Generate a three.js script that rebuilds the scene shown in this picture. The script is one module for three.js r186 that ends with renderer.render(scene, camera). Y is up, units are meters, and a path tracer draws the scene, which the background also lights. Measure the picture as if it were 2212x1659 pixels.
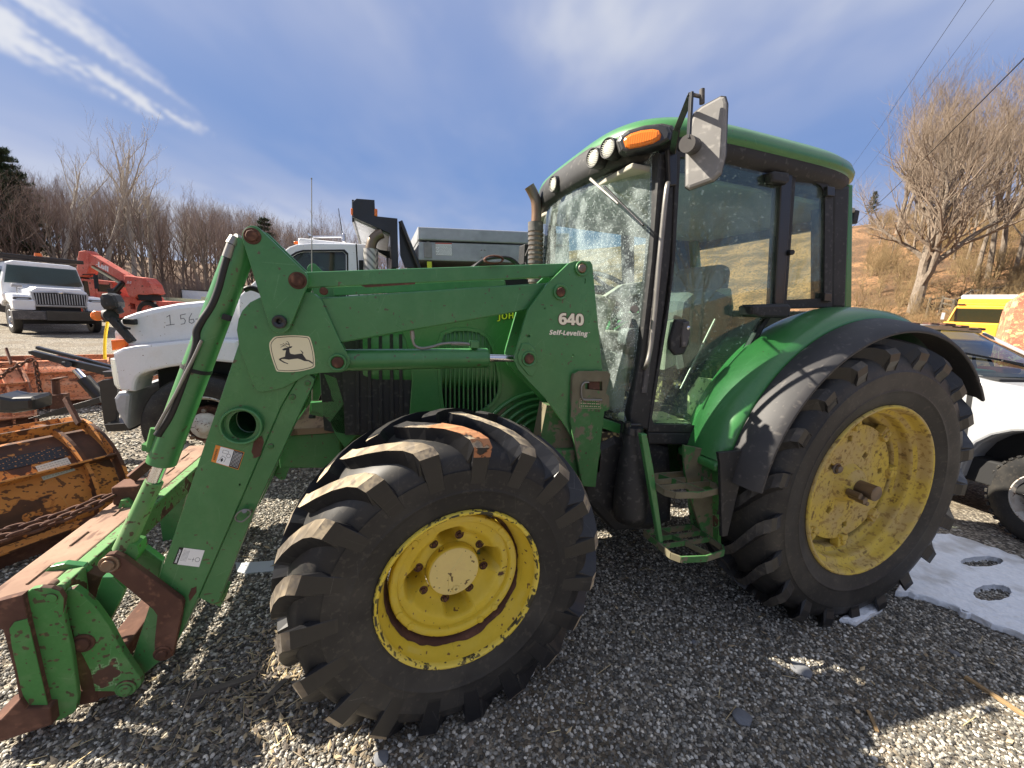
import * as THREE from 'three';
import { mergeGeometries, toCreasedNormals } from 'three/addons/utils/BufferGeometryUtils.js';
import { RoundedBoxGeometry } from 'three/addons/geometries/RoundedBoxGeometry.js';

// ---------------------------------------------------------------- camera, sky, sun, exposure
// World: x runs along the tractor towards its rear, y up, z towards the camera; origin under the front axle.
const scene = new THREE.Scene();
const V = (x, y, z) => new THREE.Vector3(x, y, z);
const CAM = V(-0.3208, 1.7088, 2.5583), YAW = 0.32333, PITCH = 0.17271, ROLL = 0.06078, FPX = 873.72, PW = 2212, PH = 1659;
const camera = new THREE.PerspectiveCamera(2 * Math.atan(PH / 2 / FPX) * 180 / Math.PI, PW / PH, 0.05, 900);
const fwd = V(Math.sin(YAW) * Math.cos(PITCH), -Math.sin(PITCH), -Math.cos(YAW) * Math.cos(PITCH)), flat = V(Math.cos(YAW), 0, Math.sin(YAW));
const up0 = new THREE.Vector3().crossVectors(flat, fwd);
const camR = flat.clone().multiplyScalar(Math.cos(ROLL)).addScaledVector(up0, Math.sin(ROLL)), camU = flat.clone().multiplyScalar(-Math.sin(ROLL)).addScaledVector(up0, Math.cos(ROLL));
camera.position.copy(CAM);
camera.quaternion.setFromRotationMatrix(new THREE.Matrix4().makeBasis(camR, camU, fwd.clone().negate()));
scene.add(camera);
const renderer = new THREE.WebGLRenderer({ antialias: true });
renderer.toneMapping = THREE.LinearToneMapping;
renderer.toneMappingExposure = 2.9;
renderer.shadowMap.enabled = true;
// pixel (in a 2212 x 1659 frame) to a direction, and to the point where it meets a plane of known place
const dirOf = (u, v) => fwd.clone().addScaledVector(camR, (u - PW / 2) / FPX).addScaledVector(camU, -(v - PH / 2) / FPX);
const atZ = (u, v, z) => { const d = dirOf(u, v); return CAM.clone().addScaledVector(d, (z - CAM.z) / d.z); };
const atX = (u, v, x) => { const d = dirOf(u, v); return CAM.clone().addScaledVector(d, (x - CAM.x) / d.x); };
const atY = (u, v, y = 0) => { const d = dirOf(u, v); return CAM.clone().addScaledVector(d, (y - CAM.y) / d.y); };
const atD = (u, v, depth) => CAM.clone().addScaledVector(dirOf(u, v), depth);
const atPlane = (u, v, p0, n) => { const d = dirOf(u, v); return CAM.clone().addScaledVector(d, p0.clone().sub(CAM).dot(n) / d.dot(n)); };

// seeded noise
let seedN = 7;
const rnd = () => { seedN = (seedN + 0x6d2b79f5) | 0; let t = Math.imul(seedN ^ (seedN >>> 15), 1 | seedN); t = (t + Math.imul(t ^ (t >>> 7), 61 | t)) ^ t; return ((t ^ (t >>> 14)) >>> 0) / 4294967296; };
const rr = (a, b) => a + (b - a) * rnd();
const TBL = new Float32Array(65536).map(() => rnd());
const md = (a, n) => ((a % n) + n) % n;
const vnoise = (x, y, per, s) => {
  const xi = Math.floor(x), yi = Math.floor(y), fx = x - xi, fy = y - yi, u = fx * fx * (3 - 2 * fx), v = fy * fy * (3 - 2 * fy);
  const x0 = md(xi, per), x1 = md(xi + 1, per), y0 = md(yi, per), y1 = md(yi + 1, per);
  const p = s * 37, q = s * 101, r0 = ((y0 + q) & 255) << 8, r1 = ((y1 + q) & 255) << 8, c0 = (x0 + p) & 255, c1 = (x1 + p) & 255;
  const a = TBL[r0 | c0], b = TBL[r0 | c1], c = TBL[r1 | c0], d = TBL[r1 | c1];
  return a + (b - a) * u + (c - a) * v + (a - b - c + d) * u * v;
};
const fbm = (u, v, f, oct, s) => { let t = 0, a = 0.5, n = 0; for (let i = 0; i < oct; i++) { t += a * vnoise(u * f, v * f, f, s + i * 17); n += a; f *= 2; a *= 0.55; } return t / n; };
const ss = (a, b, x) => { const t = Math.min(1, Math.max(0, (x - a) / (b - a))); return t * t * (3 - 2 * t); };
const mixc = (a, b, t) => [a[0] + (b[0] - a[0]) * t, a[1] + (b[1] - a[1]) * t, a[2] + (b[2] - a[2]) * t];

// the sky: clear blue with a veil of cirrus and one long bright plume; no sun disc
const SUN = V(-1.16, 1, -0.53).normalize();
{
  const W = 1280, H = 640, data = new Float32Array(W * H * 4);
  const pl = (u, v) => { const d = dirOf(u, v); return [d.x / d.y, d.z / d.y]; };
  const tip = pl(460, 305), far1 = pl(-160, -60), ax = [far1[0] - tip[0], far1[1] - tip[1]], al = Math.hypot(ax[0], ax[1]), e1 = [ax[0] / al, ax[1] / al], e2 = [-e1[1], e1[0]];
  for (let r = 0; r < H; r++) for (let c = 0; c < W; c++) {
    const el = ((r + 0.5) / H - 0.5) * Math.PI, az = ((c + 0.5) / W - 0.5) * 2 * Math.PI, y = Math.sin(el), x = Math.cos(az) * Math.cos(el), z = Math.sin(az) * Math.cos(el);
    const cs = x * SUN.x + y * SUN.y + z * SUN.z, e = Math.max(0, y);
    let col = mixc([0.74, 0.84, 1.0], [0.13, 0.29, 0.69], 1 - Math.exp(-e * 6.8));
    col = mixc(col, [0.10, 0.23, 0.60], ss(0.3, 1, e));
    const glow = 0.35 * Math.pow(Math.max(0, cs), 8) + 0.5 * Math.pow(Math.max(0, cs), 60);
    col = [col[0] + glow * 1.0, col[1] + glow * 0.98, col[2] + glow * 0.92];
    if (y > 0.015) {
      const k = 1 / (y + 0.05), px = x * k, pz = z * k, a1 = (px * e1[0] + pz * e1[1]), b1 = (px * e2[0] + pz * e2[1]);
      const n1 = fbm(a1 * 0.045 + 3.1, b1 * 0.085 + 5.3, 8, 6, 3), n2 = fbm(a1 * 0.11 + 1.7, b1 * 0.19 + 9.1, 16, 5, 41);
      let veil = (ss(0.30, 0.72, n1) * 0.42 + ss(0.4, 0.8, n2) * 0.20) * (0.35 + 0.65 * ss(0.3, 0.55, e));      // thin veil high up, clear blue band lower down
      veil += 0.36 * ss(0.27, 0.6, e);
      veil += 0.62 * ss(0.40, 0.66, n1) * (1 - ss(0.1, 0.34, e));
      // plume
      const qx = x / y - tip[0], qz = z / y - tip[1], s = qx * e1[0] + qz * e1[1], t = qx * e2[0] + qz * e2[1];
      if (s > -0.1 && y > 0.1) {
        const w = 0.11 + 0.40 * s, q = t / Math.max(0.02, w), st = fbm(s * 0.22 + 0.2, t * 1.4 + 3 + s * 0.1, 12, 6, 77), st2 = fbm(s * 1.3, t * 3.1 + s * 0.8, 16, 4, 19);
        veil = Math.max(veil, (0.26 + 0.92 * ss(0.36, 0.64, st) * (0.5 + 0.65 * st2)) * ss(-0.06, 0.3, s) * (1 - ss(0.45, 1.05, Math.abs(q) + (st - 0.5) * 0.9)));
      }
      const white = mixc([0.66, 0.69, 0.86], [0.86, 0.88, 0.95], ss(0.35, 0.9, veil));
      col = mixc(col, white.map((q) => q * (1 + glow * 0.8)), Math.min(0.95, veil));
    } else col = mixc(col, [0.30, 0.31, 0.33], ss(0.015, -0.1, y));
    const o = (r * W + c) * 4;
    data[o] = col[0] * 0.30; data[o + 1] = col[1] * 0.30; data[o + 2] = col[2] * 0.30; data[o + 3] = 1;
  }
  const t = new THREE.DataTexture(data, W, H, THREE.RGBAFormat, THREE.FloatType);
  t.mapping = THREE.EquirectangularReflectionMapping; t.magFilter = THREE.LinearFilter; t.needsUpdate = true;
  scene.background = t; scene.environment = t;
}
const sun = new THREE.DirectionalLight(new THREE.Color(1, 0.91, 0.77), 5);
sun.name = 'sun'; sun.position.copy(SUN).multiplyScalar(60); sun.castShadow = true; sun.shadow.radius = 1;
Object.assign(sun.shadow.camera, { left: -30, right: 30, top: 30, bottom: -30, near: 1, far: 160 }); sun.shadow.mapSize.set(4096, 4096);
scene.add(sun); scene.add(sun.target);

// ---------------------------------------------------------------- objects: helpers
const taken = {};
const numbered = (n) => { const k = taken[n] = (taken[n] ?? -1) + 1; return k ? n + '_' + String(k).padStart(3, '0') : n; };
const tag = (o, label, category, group, kind) => { if (label) o.userData.label = label; if (category) o.userData.category = category; if (group) o.userData.group = group; if (kind) o.userData.kind = kind; return o; };
function thing(name, label, category, group) { const o = new THREE.Group(); o.name = numbered(name); scene.add(o); return tag(o, label, category, group); }
function shade(o) { o.castShadow = true; o.receiveShadow = true; return o; }
// every geometry is laid out in metres on the plane it faces
function metric(g, ox = 0, oy = 0) {
  g = g.index ? g.toNonIndexed() : g;
  if (!g.attributes.normal) g.computeVertexNormals();
  const p = g.attributes.position, uv = new Float32Array(p.count * 2), a = V(), b = V(), c = V();
  for (let i = 0; i < p.count; i += 3) {
    a.fromBufferAttribute(p, i); b.fromBufferAttribute(p, i + 1); c.fromBufferAttribute(p, i + 2);
    const n = b.clone().sub(a).cross(c.clone().sub(a)), nx = Math.abs(n.x), ny = Math.abs(n.y), nz = Math.abs(n.z);
    [a, b, c].forEach((q, k) => {
      const s = nz >= nx && nz >= ny ? [q.x, q.y] : nx >= ny ? [q.z, q.y] : [q.x, q.z];
      uv[(i + k) * 2] = s[0] + ox; uv[(i + k) * 2 + 1] = s[1] + oy;
    });
  }
  g.setAttribute('uv', new THREE.BufferAttribute(uv, 2));
  for (const k of Object.keys(g.attributes)) if (!['position', 'normal', 'uv', 'color'].includes(k)) g.deleteAttribute(k);
  return g;
}
const keepUV = new WeakSet();
const own = (g) => { keepUV.add(g); return g; };
function join(list) { list = [].concat(list).map((g) => (keepUV.has(g) ? (g.index ? g.toNonIndexed() : g) : metric(g, 0.37, 0.21))); if (list.length === 1) return list[0]; for (const g of list) for (const k of Object.keys(g.attributes)) if (!['position', 'normal', 'uv'].includes(k)) g.deleteAttribute(k); return mergeGeometries(list); }
function part(name, geos, mat, parent, label) { const m = shade(new THREE.Mesh(join(geos), mat)); m.name = name; if (label) m.userData.label = label; parent.add(m); return m; }
function solo(name, geos, mat, label, category, group, kind) { const m = part(numbered(name), geos, mat, scene); return tag(m, label, category, group, kind); }
function sub(name, parent, pos) { const g = new THREE.Group(); g.name = name; if (pos) g.position.copy(pos); parent.add(g); return g; }
function rebase(g, p) { g.children.forEach((c) => c.position.sub(p)); g.position.add(p); return g; }
function copyOf(o, label) { const c = o.clone(); c.name = numbered(o.name.replace(/_\d{3}$/, '')); c.userData = { ...o.userData }; if (label) c.userData.label = label; scene.add(c); return c; }

const box = (x, y, z, w, h, d, r = 0.006) => { r = Math.min(r, w / 2.01, h / 2.01, d / 2.01); const g = r > 0 ? new RoundedBoxGeometry(w, h, d, 2, r) : new THREE.BoxGeometry(w, h, d); return g.translate(x, y, z); };
const boxMM = (x0, x1, y0, y1, z0, z1, r) => box((x0 + x1) / 2, (y0 + y1) / 2, (z0 + z1) / 2, Math.abs(x1 - x0), Math.abs(y1 - y0), Math.abs(z1 - z0), r);
function turnTo(g, a, b) { const d = b.clone().sub(a), q = new THREE.Quaternion().setFromUnitVectors(V(0, 1, 0), d.clone().normalize()); return g.applyMatrix4(new THREE.Matrix4().compose(a.clone().add(b).multiplyScalar(0.5), q, V(1, 1, 1))); }
const rod = (a, b, r0, r1 = r0, seg = 20, open = false) => turnTo(new THREE.CylinderGeometry(r1, r0, a.distanceTo(b), seg, 1, open), a, b);
function bar(a, b, w, d, upv = V(0, 1, 0)) {                      // flat bar from a to b, w along upv, d across
  const y = b.clone().sub(a), L = y.length(); y.normalize(); const x = upv.clone().addScaledVector(y, -upv.dot(y)).normalize(), z = new THREE.Vector3().crossVectors(x, y);
  const r = Math.min(w, d) * 0.15, g = new RoundedBoxGeometry(w, L, d, 1, r);
  return g.applyMatrix4(new THREE.Matrix4().makeBasis(x, y, z).setPosition(a.clone().add(b).multiplyScalar(0.5)));
}
const hose = (pts, r, n = 40, seg = 10) => new THREE.TubeGeometry(new THREE.CatmullRomCurve3(pts), n, r, seg);
const lathe = (pts, seg = 48) => new THREE.LatheGeometry(pts.map((p) => new THREE.Vector2(p[0], p[1])), seg).rotateX(Math.PI / 2);      // axis along z
const pinZ = (p, r, h, seg = 18) => lathe([[0, h], [r * 0.82, h], [r, h - Math.min(0.004, h * 0.4)], [r, 0]], seg).translate(p.x, p.y, p.z);
const ringZ = (p, ro, ri, h, seg = 28) => lathe([[ri, 0], [ri, h], [ro - 0.002, h], [ro, h - 0.003], [ro, 0]], seg).translate(p.x, p.y, p.z);
function mirrorZ(g) {
  g = (g.index ? g.toNonIndexed() : g.clone()); const had = keepUV.has(g);
  for (const k of ['position', 'normal']) { const a = g.attributes[k]; for (let i = 0; i < a.count; i++) a.setZ(i, -a.getZ(i)); }
  for (const k of ['position', 'normal', 'uv']) { const a = g.attributes[k], n = a.itemSize, t = a.array; for (let i = 0; i < a.count; i += 3) for (let c = 0; c < n; c++) { const q = t[(i + 1) * n + c]; t[(i + 1) * n + c] = t[(i + 2) * n + c]; t[(i + 2) * n + c] = q; } }
  if (had) keepUV.add(g);
  return g;
}
const shapeOf = (pts, holes = []) => { const s = new THREE.Shape(pts.map((p) => new THREE.Vector2(p.x, p.y))); for (const h of holes) s.holes.push(new THREE.Path(h.map((p) => new THREE.Vector2(p.x, p.y)))); return s; };
const extr = (shape, depth, b = 0.003, cs = 10) => new THREE.ExtrudeGeometry(shape, b > 0 ? { depth: depth - 2 * b, bevelEnabled: true, bevelSize: b, bevelThickness: b, bevelOffset: -b, bevelSegments: 2, curveSegments: cs } : { depth, bevelEnabled: false, curveSegments: cs }).translate(0, 0, b);
// a plate whose near face lies in the plane z, its outline given in pixels
const plate = (px, z, thick, { holes = [], b = 0.003 } = {}) => extr(shapeOf(px.map((p) => atZ(p[0], p[1], z)), holes.map((h) => h.map((p) => atZ(p[0], p[1], z)))), thick, b).translate(0, 0, z - thick);
// the same in any plane through p0 with normal n, facing the camera
function plateOn(px, p0, n, thick, { b = 0.003, holes = [] } = {}) {
  n = n.clone().normalize(); const x = new THREE.Vector3().crossVectors(V(0, 1, 0), n).normalize(), y = new THREE.Vector3().crossVectors(n, x);
  const loc = (p) => { const q = atPlane(p[0], p[1], p0, n).sub(p0); return { x: q.dot(x), y: q.dot(y) }; };
  return extr(shapeOf(px.map(loc), holes.map((h) => h.map(loc))), thick, b).translate(0, 0, -thick).applyMatrix4(new THREE.Matrix4().makeBasis(x, y, n).setPosition(p0));
}
const circ = (u, v, r, n = 20, ry = r) => Array.from({ length: n }, (_, i) => [u + r * Math.cos(i / n * 2 * Math.PI), v + ry * Math.sin(i / n * 2 * Math.PI)]);
function hull(pts) {
  pts = pts.slice().sort((a, b) => a[0] - b[0] || a[1] - b[1]);
  const half = (q) => { const h = []; for (const p of q) { while (h.length > 1 && (h[h.length - 1][0] - h[h.length - 2][0]) * (p[1] - h[h.length - 2][1]) - (h[h.length - 1][1] - h[h.length - 2][1]) * (p[0] - h[h.length - 2][0]) <= 0) h.pop(); h.push(p); } h.pop(); return h; };
  return [...half(pts), ...half(pts.reverse())];
}
// surface over a grid of points f(i, j)
function grid(nu, nv, f, closeU = false) {
  const pos = [], uv = [], idx = [];
  for (let j = 0; j <= nv; j++) for (let i = 0; i <= nu; i++) { const p = f(i / nu, j / nv); pos.push(p.x, p.y, p.z); uv.push(i / nu, j / nv); }
  for (let j = 0; j < nv; j++) for (let i = 0; i < nu; i++) { const a = j * (nu + 1) + i, b = a + 1, c = a + nu + 1, d = c + 1; idx.push(a, b, d, a, d, c); }
  const g = new THREE.BufferGeometry(); g.setAttribute('position', new THREE.Float32BufferAttribute(pos, 3)); g.setAttribute('uv', new THREE.Float32BufferAttribute(uv, 2)); g.setIndex(idx); g.computeVertexNormals();
  return g;
}

// ---------------------------------------------------------------- procedural materials (colours are sRGB bytes, tiles are one metre unless scaled)
function tex(n, f, srgb = true) {
  const d = new Uint8Array(n * n * 4);
  for (let y = 0; y < n; y++) for (let x = 0; x < n; x++) { const c = f(x / n, y / n, x, y), o = (y * n + x) * 4; d[o] = Math.max(0, Math.min(255, c[0])); d[o + 1] = Math.max(0, Math.min(255, c[1])); d[o + 2] = Math.max(0, Math.min(255, c[2])); d[o + 3] = c[3] ?? 255; }
  const t = new THREE.DataTexture(d, n, n); t.wrapS = t.wrapT = THREE.RepeatWrapping; t.magFilter = THREE.LinearFilter; t.minFilter = THREE.LinearMipmapLinearFilter; t.generateMipmaps = true; if (srgb) t.colorSpace = THREE.SRGBColorSpace; t.needsUpdate = true; return t;
}
const scaled = (t, s) => { const c = t.clone(); c.repeat.set(s, s); c.needsUpdate = true; return c; };
const std = (o) => new THREE.MeshStandardMaterial(o), phy = (o) => new THREE.MeshPhysicalMaterial(o);
const S = (r, g, b) => new THREE.Color().setRGB(r / 255, g / 255, b / 255, THREE.SRGBColorSpace);
// scratches: a few thin straight strokes, drawn once
const scr = (() => { const n = 512, a = new Float32Array(n * n); for (let k = 0; k < 60; k++) { let x = rnd() * n, y = rnd() * n; const t = rnd() * 6.28, L = rr(8, 60), w = rr(0.2, 0.8); for (let i = 0; i < L; i++) { a[(md(Math.round(y), n)) * n + md(Math.round(x), n)] = w * (rnd() < 0.85 ? 1 : 0.2); x += Math.cos(t); y += Math.sin(t); } } return (u, v) => a[(Math.floor(v * n) % n) * n + Math.floor(u * n) % n]; })();
const rustTone = (u, v, s) => mixc(mixc([64, 42, 34], [100, 68, 52], fbm(u, v, 12, 4, s)), [124, 88, 68], ss(0.6, 0.8, fbm(u, v, 40, 3, s + 5)));
function paintTex(base, { dust = [132, 132, 108], dustAmt = 0.16, chip = 0.76, chipScale = 7, seed = 1, n = 512, scratch = [150, 170, 140], spots = 0.80, vary = 0.10, mud = 0, mudCol = [128, 116, 96], chipTone = rustTone, edge = [176, 190, 160] } = {}) {
  return tex(n, (u, v) => {
    const a = fbm(u, v, 3, 5, seed), b = fbm(u, v, 18, 4, seed + 9), f = fbm(u, v, 120, 2, seed + 21);
    let c = base.map((q) => q * (1 - vary + 2 * vary * (0.6 * a + 0.4 * b)) + (f - 0.5) * 5);
    c = mixc(c, dust, dustAmt * (ss(0.35, 0.75, a) * 0.7 + ss(0.5, 0.8, b) * 0.6));
    const sc = scr(u, v); if (sc) c = mixc(c, scratch, sc * 0.5);
    if (fbm(u, v, 60, 2, seed + 33) > spots) c = mixc(c, chipTone(u, v, seed), 0.75);
    const k = fbm(u, v, chipScale, 6, seed + 50);
    if (k > chip) c = mixc(c, chipTone(u, v, seed), ss(chip, chip + 0.01, k)); else if (k > chip - 0.012) c = mixc(c, edge, 0.45);
    if (mud) { const m = fbm(u, v * 0.6, 5, 6, seed + 70) + (fbm(u * 1, v, 40, 3, seed + 71) - 0.5) * 0.25; c = mixc(c, mixc(mudCol, [96, 84, 68], b), ss(0.62 - mud * 0.3, 0.66 - mud * 0.3, m) * 0.9); }
    return c;
  });
}
const roughTex = tex(256, (u, v) => { const q = 150 + 90 * (fbm(u, v, 6, 5, 201) - 0.5) * 2; return [q, q, q]; }, false);
const fineBump = tex(256, (u, v) => { const q = 255 * fbm(u, v, 32, 4, 301); return [q, q, q]; }, false);
const M = {};
M.green = phy({ map: paintTex([57, 118, 64], { seed: 3, chip: 0.84, spots: 0.84, dustAmt: 0.14 }), roughness: 0.62, roughnessMap: roughTex, clearcoat: 0.25, clearcoatRoughness: 0.3 });
M.greenGloss = phy({ map: paintTex([52, 115, 57], { seed: 8, chip: 0.93, spots: 0.9, dustAmt: 0.08, vary: 0.05 }), roughness: 0.45, clearcoat: 0.5, clearcoatRoughness: 0.15 });
M.greenMud = std({ map: paintTex([52, 104, 50], { seed: 12, chip: 0.80, mud: 0.62, dustAmt: 0.3 }), roughness: 0.8 });
M.greenMudHeavy = std({ map: paintTex([58, 96, 50], { seed: 15, chip: 0.80, mud: 1.0, dustAmt: 0.35 }), roughness: 0.9 });
M.greenWorn = std({ map: paintTex([66, 126, 60], { seed: 21, chip: 0.66, chipScale: 5, spots: 0.74, dustAmt: 0.3 }), roughness: 0.75 });
M.greenPale = std({ map: paintTex([86, 136, 76], { seed: 24, chip: 0.67, chipScale: 6, spots: 0.72, dustAmt: 0.4 }), roughness: 0.8 });
M.rust = std({ map: tex(512, (u, v) => { const a = fbm(u, v, 8, 5, 60); return mixc(mixc(rustTone(u, v, 61), [88, 58, 46], 0.4), [120, 86, 70], ss(0.45, 0.75, a) * 0.6); }), roughness: 0.92, bumpMap: fineBump, bumpScale: 0.002 });
M.rustFaded = std({ map: tex(512, (u, v) => { const a = fbm(u, v, 6, 5, 160), b = fbm(u, v * 0.3, 30, 4, 161); return mixc(mixc([128, 100, 84], [166, 136, 114], a), [96, 70, 58], ss(0.55, 0.7, b) * 0.7); }), roughness: 0.9, bumpMap: fineBump, bumpScale: 0.002 });
M.rustPin = std({ map: tex(128, (u, v) => rustTone(u, v, 71)), roughness: 0.85, metalness: 0.2 });
M.yellow = std({ map: paintTex([214, 186, 52], { seed: 31, chip: 0.80, chipScale: 9, spots: 0.84, dust: [196, 182, 128], dustAmt: 0.4, scratch: [120, 96, 40], edge: [120, 104, 40], vary: 0.08 }), roughness: 0.6 });
M.yellowChip = std({ map: paintTex([216, 190, 56], { seed: 36, chip: 0.62, chipScale: 22, spots: 0.70, dust: [214, 200, 150], dustAmt: 0.4, chipTone: (u, v) => mixc([40, 38, 30], [96, 84, 44], fbm(u, v, 40, 2, 5)), edge: [110, 98, 40], vary: 0.08 }), roughness: 0.65 });
M.yellowDust = std({ map: tex(512, (u, v) => { const a = fbm(u, v, 6, 5, 41), b = fbm(u, v, 60, 3, 42); let c = mixc([204, 178, 76], [186, 162, 106], ss(0.3, 0.7, a)); c = mixc(c, [140, 110, 60], ss(0.55, 0.75, b) * 0.6); return mixc(c, [100, 78, 48], ss(0.72, 0.8, fbm(u, v, 24, 4, 43)) * 0.7); }), roughness: 0.85, bumpMap: fineBump, bumpScale: 0.002 });
M.hubCream = std({ map: paintTex([226, 206, 128], { seed: 46, chip: 0.80, chipScale: 24, spots: 0.8, dust: [206, 180, 120], dustAmt: 0.5, chipTone: (u, v) => [70, 50, 30] }), roughness: 0.6 });
const rubberTex = tex(512, (u, v) => { const a = fbm(u, v, 5, 5, 81), b = fbm(u, v, 70, 3, 82); let c = mixc([34, 34, 35], [58, 56, 53], ss(0.3, 0.75, a)); c = mixc(c, [92, 84, 74], ss(0.60, 0.78, b) * 0.35); const sc = scr(u, v); return sc ? mixc(c, [130, 122, 110], sc * 0.35) : c; });
M.rubber = phy({ map: rubberTex, roughness: 0.5, specularIntensity: 0.7 });
M.rubberLug = phy({ map: tex(512, (u, v) => { const a = fbm(u, v, 6, 4, 84); let c = mixc([26, 26, 28], [40, 40, 42], a); const sc = scr(u, v); return sc ? mixc(c, [150, 148, 144], sc * 0.5) : c; }), roughness: 0.36, specularIntensity: 0.9 });
M.rubberTread = std({ map: tex(512, (u, v) => { const a = fbm(u, v, 5, 5, 85), b = fbm(u, v, 50, 3, 86); let c = mixc([84, 76, 66], [172, 156, 130], ss(0.2, 0.55, a)); return mixc(c, [112, 104, 94], ss(0.5, 0.7, b) * 0.7); }), roughness: 0.95, bumpMap: fineBump, bumpScale: 0.003 });
M.rubberTreadDark = std({ map: tex(512, (u, v) => { const a = fbm(u, v, 5, 5, 185), b = fbm(u, v, 50, 3, 186); let c = mixc([40, 40, 42], [78, 75, 70], ss(0.3, 0.7, a)); return mixc(c, [104, 98, 90], ss(0.55, 0.75, b) * 0.4); }), roughness: 0.7, bumpMap: fineBump, bumpScale: 0.003 });
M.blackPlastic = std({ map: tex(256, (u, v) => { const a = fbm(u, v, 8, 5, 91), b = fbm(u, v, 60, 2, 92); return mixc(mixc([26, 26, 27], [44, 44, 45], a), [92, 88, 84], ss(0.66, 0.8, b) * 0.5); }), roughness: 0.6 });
M.blackFade = std({ map: tex(256, (u, v) => { const a = fbm(u, v, 8, 5, 95), b = fbm(u, v, 50, 3, 96); return mixc(mixc([62, 60, 60], [104, 100, 98], a), [150, 142, 134], ss(0.62, 0.8, b) * 0.6); }), roughness: 0.8 });
M.mirrorGrey = std({ map: tex(256, (u, v) => { const a = fbm(u, v, 8, 5, 195), b = fbm(u, v, 50, 3, 196); return mixc(mixc([112, 110, 108], [146, 144, 141], a), [176, 172, 166], ss(0.62, 0.8, b) * 0.5); }), roughness: 0.8 });  // mottled light grey with paler specks, for the mirror housing
M.pickupWhite = phy({ map: paintTex([160, 162, 165], { seed: 151, chip: 0.95, spots: 0.95, dust: [150, 146, 138], dustAmt: 0.3, vary: 0.03, scratch: [160, 160, 160] }), roughness: 0.4, clearcoat: 0.4, clearcoatRoughness: 0.2 });
M.clay = std({ map: tex(256, (u, v) => { const a = fbm(u, v, 12, 5, 231), b = fbm(u, v, 40, 3, 232); const c = mixc([150, 96, 64], [196, 148, 108], a); c[3] = 255 * ss(0.40, 0.46, a * 0.6 + b * 0.4); return c; }), transparent: true, roughness: 1, bumpMap: fineBump, bumpScale: 0.004 });
M.blackFlare = std({ map: tex(256, (u, v) => { const a = fbm(u, v, 8, 5, 95), b = fbm(u, v, 50, 3, 96); return mixc(mixc([40, 40, 42], [62, 60, 60], a), [104, 98, 92], ss(0.66, 0.8, b) * 0.5); }), roughness: 0.6 });  // near-black plastic with lighter grey flecks
M.blackPaint = phy({ map: tex(256, (u, v) => { const a = fbm(u, v, 6, 5, 98); return mixc([14, 15, 18], [34, 34, 36], a); }), roughness: 0.4, clearcoat: 0.3 });
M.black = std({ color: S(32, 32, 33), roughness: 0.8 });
M.trim = std({ map: tex(128, (u, v) => mixc([74, 74, 74], [98, 97, 95], fbm(u, v, 10, 4, 221))), roughness: 0.9 });
M.headlamp = phy({ color: S(150, 156, 160), roughness: 0.12, metalness: 0.5, clearcoat: 1 });
M.chrome = std({ color: S(215, 215, 218), metalness: 1, roughness: 0.16 });
M.steel = std({ map: tex(256, (u, v) => mixc([120, 118, 114], [164, 160, 154], fbm(u, v, 10, 4, 99))), metalness: 0.7, roughness: 0.45 });
M.galv = std({ map: tex(256, (u, v) => { const a = fbm(u, v, 14, 4, 101); return mixc([150, 152, 156], [182, 184, 188], a); }), metalness: 0.35, roughness: 0.5 });
M.stack = std({ map: tex(256, (u, v) => mixc([92, 84, 76], [150, 128, 104], fbm(u, v, 8, 4, 104))), metalness: 0.6, roughness: 0.4 });
M.rustSteel = std({ map: tex(256, (u, v) => mixc([120, 116, 110], [126, 100, 80], ss(0.4, 0.65, fbm(u, v, 5, 5, 106)))), metalness: 0.5, roughness: 0.45 });
M.white = phy({ map: paintTex([226, 228, 232], { seed: 51, chip: 0.92, spots: 0.9, dust: [180, 172, 160], dustAmt: 0.18, vary: 0.03, scratch: [190, 190, 190] }), roughness: 0.42, clearcoat: 0.5, clearcoatRoughness: 0.15 });
M.whiteDirty = std({ map: paintTex([206, 204, 196], { seed: 55, chip: 0.72, spots: 0.74, dust: [150, 130, 110], dustAmt: 0.5, vary: 0.06 }), roughness: 0.6 });
M.orange = std({ map: paintTex([194, 128, 60], { seed: 61, chip: 0.55, chipScale: 4, spots: 0.66, dust: [170, 110, 60], dustAmt: 0.5, n: 1024, chipTone: (u, v) => mixc([52, 34, 26], [104, 62, 34], fbm(u, v, 14, 4, 64)), edge: [150, 84, 36] }), roughness: 0.75 });
M.orangeFade = std({ map: paintTex([206, 132, 92], { seed: 66, chip: 0.60, chipScale: 5, spots: 0.66, dust: [200, 170, 150], dustAmt: 0.7, chipTone: (u, v) => mixc([92, 56, 40], [140, 96, 76], fbm(u, v, 14, 4, 64)), edge: [190, 150, 120] }), roughness: 0.85 });
M.redFade = std({ map: paintTex([204, 92, 76], { seed: 68, chip: 0.78, spots: 0.82, dust: [214, 150, 132], dustAmt: 0.55, vary: 0.08 }), roughness: 0.75 });
M.yellowTruck = phy({ map: paintTex([226, 160, 36], { seed: 72, chip: 0.9, spots: 0.9, dust: [200, 160, 90], dustAmt: 0.3, vary: 0.04 }), roughness: 0.5, clearcoat: 0.3 });
M.rustPlow = std({ map: paintTex([168, 104, 84], { seed: 75, chip: 0.60, chipScale: 10, spots: 0.7, dust: [196, 150, 110], dustAmt: 0.7, chipTone: (u, v) => mixc([206, 168, 112], [214, 190, 140], fbm(u, v, 20, 3, 9)), edge: [150, 90, 70] }), roughness: 0.9 });
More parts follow.
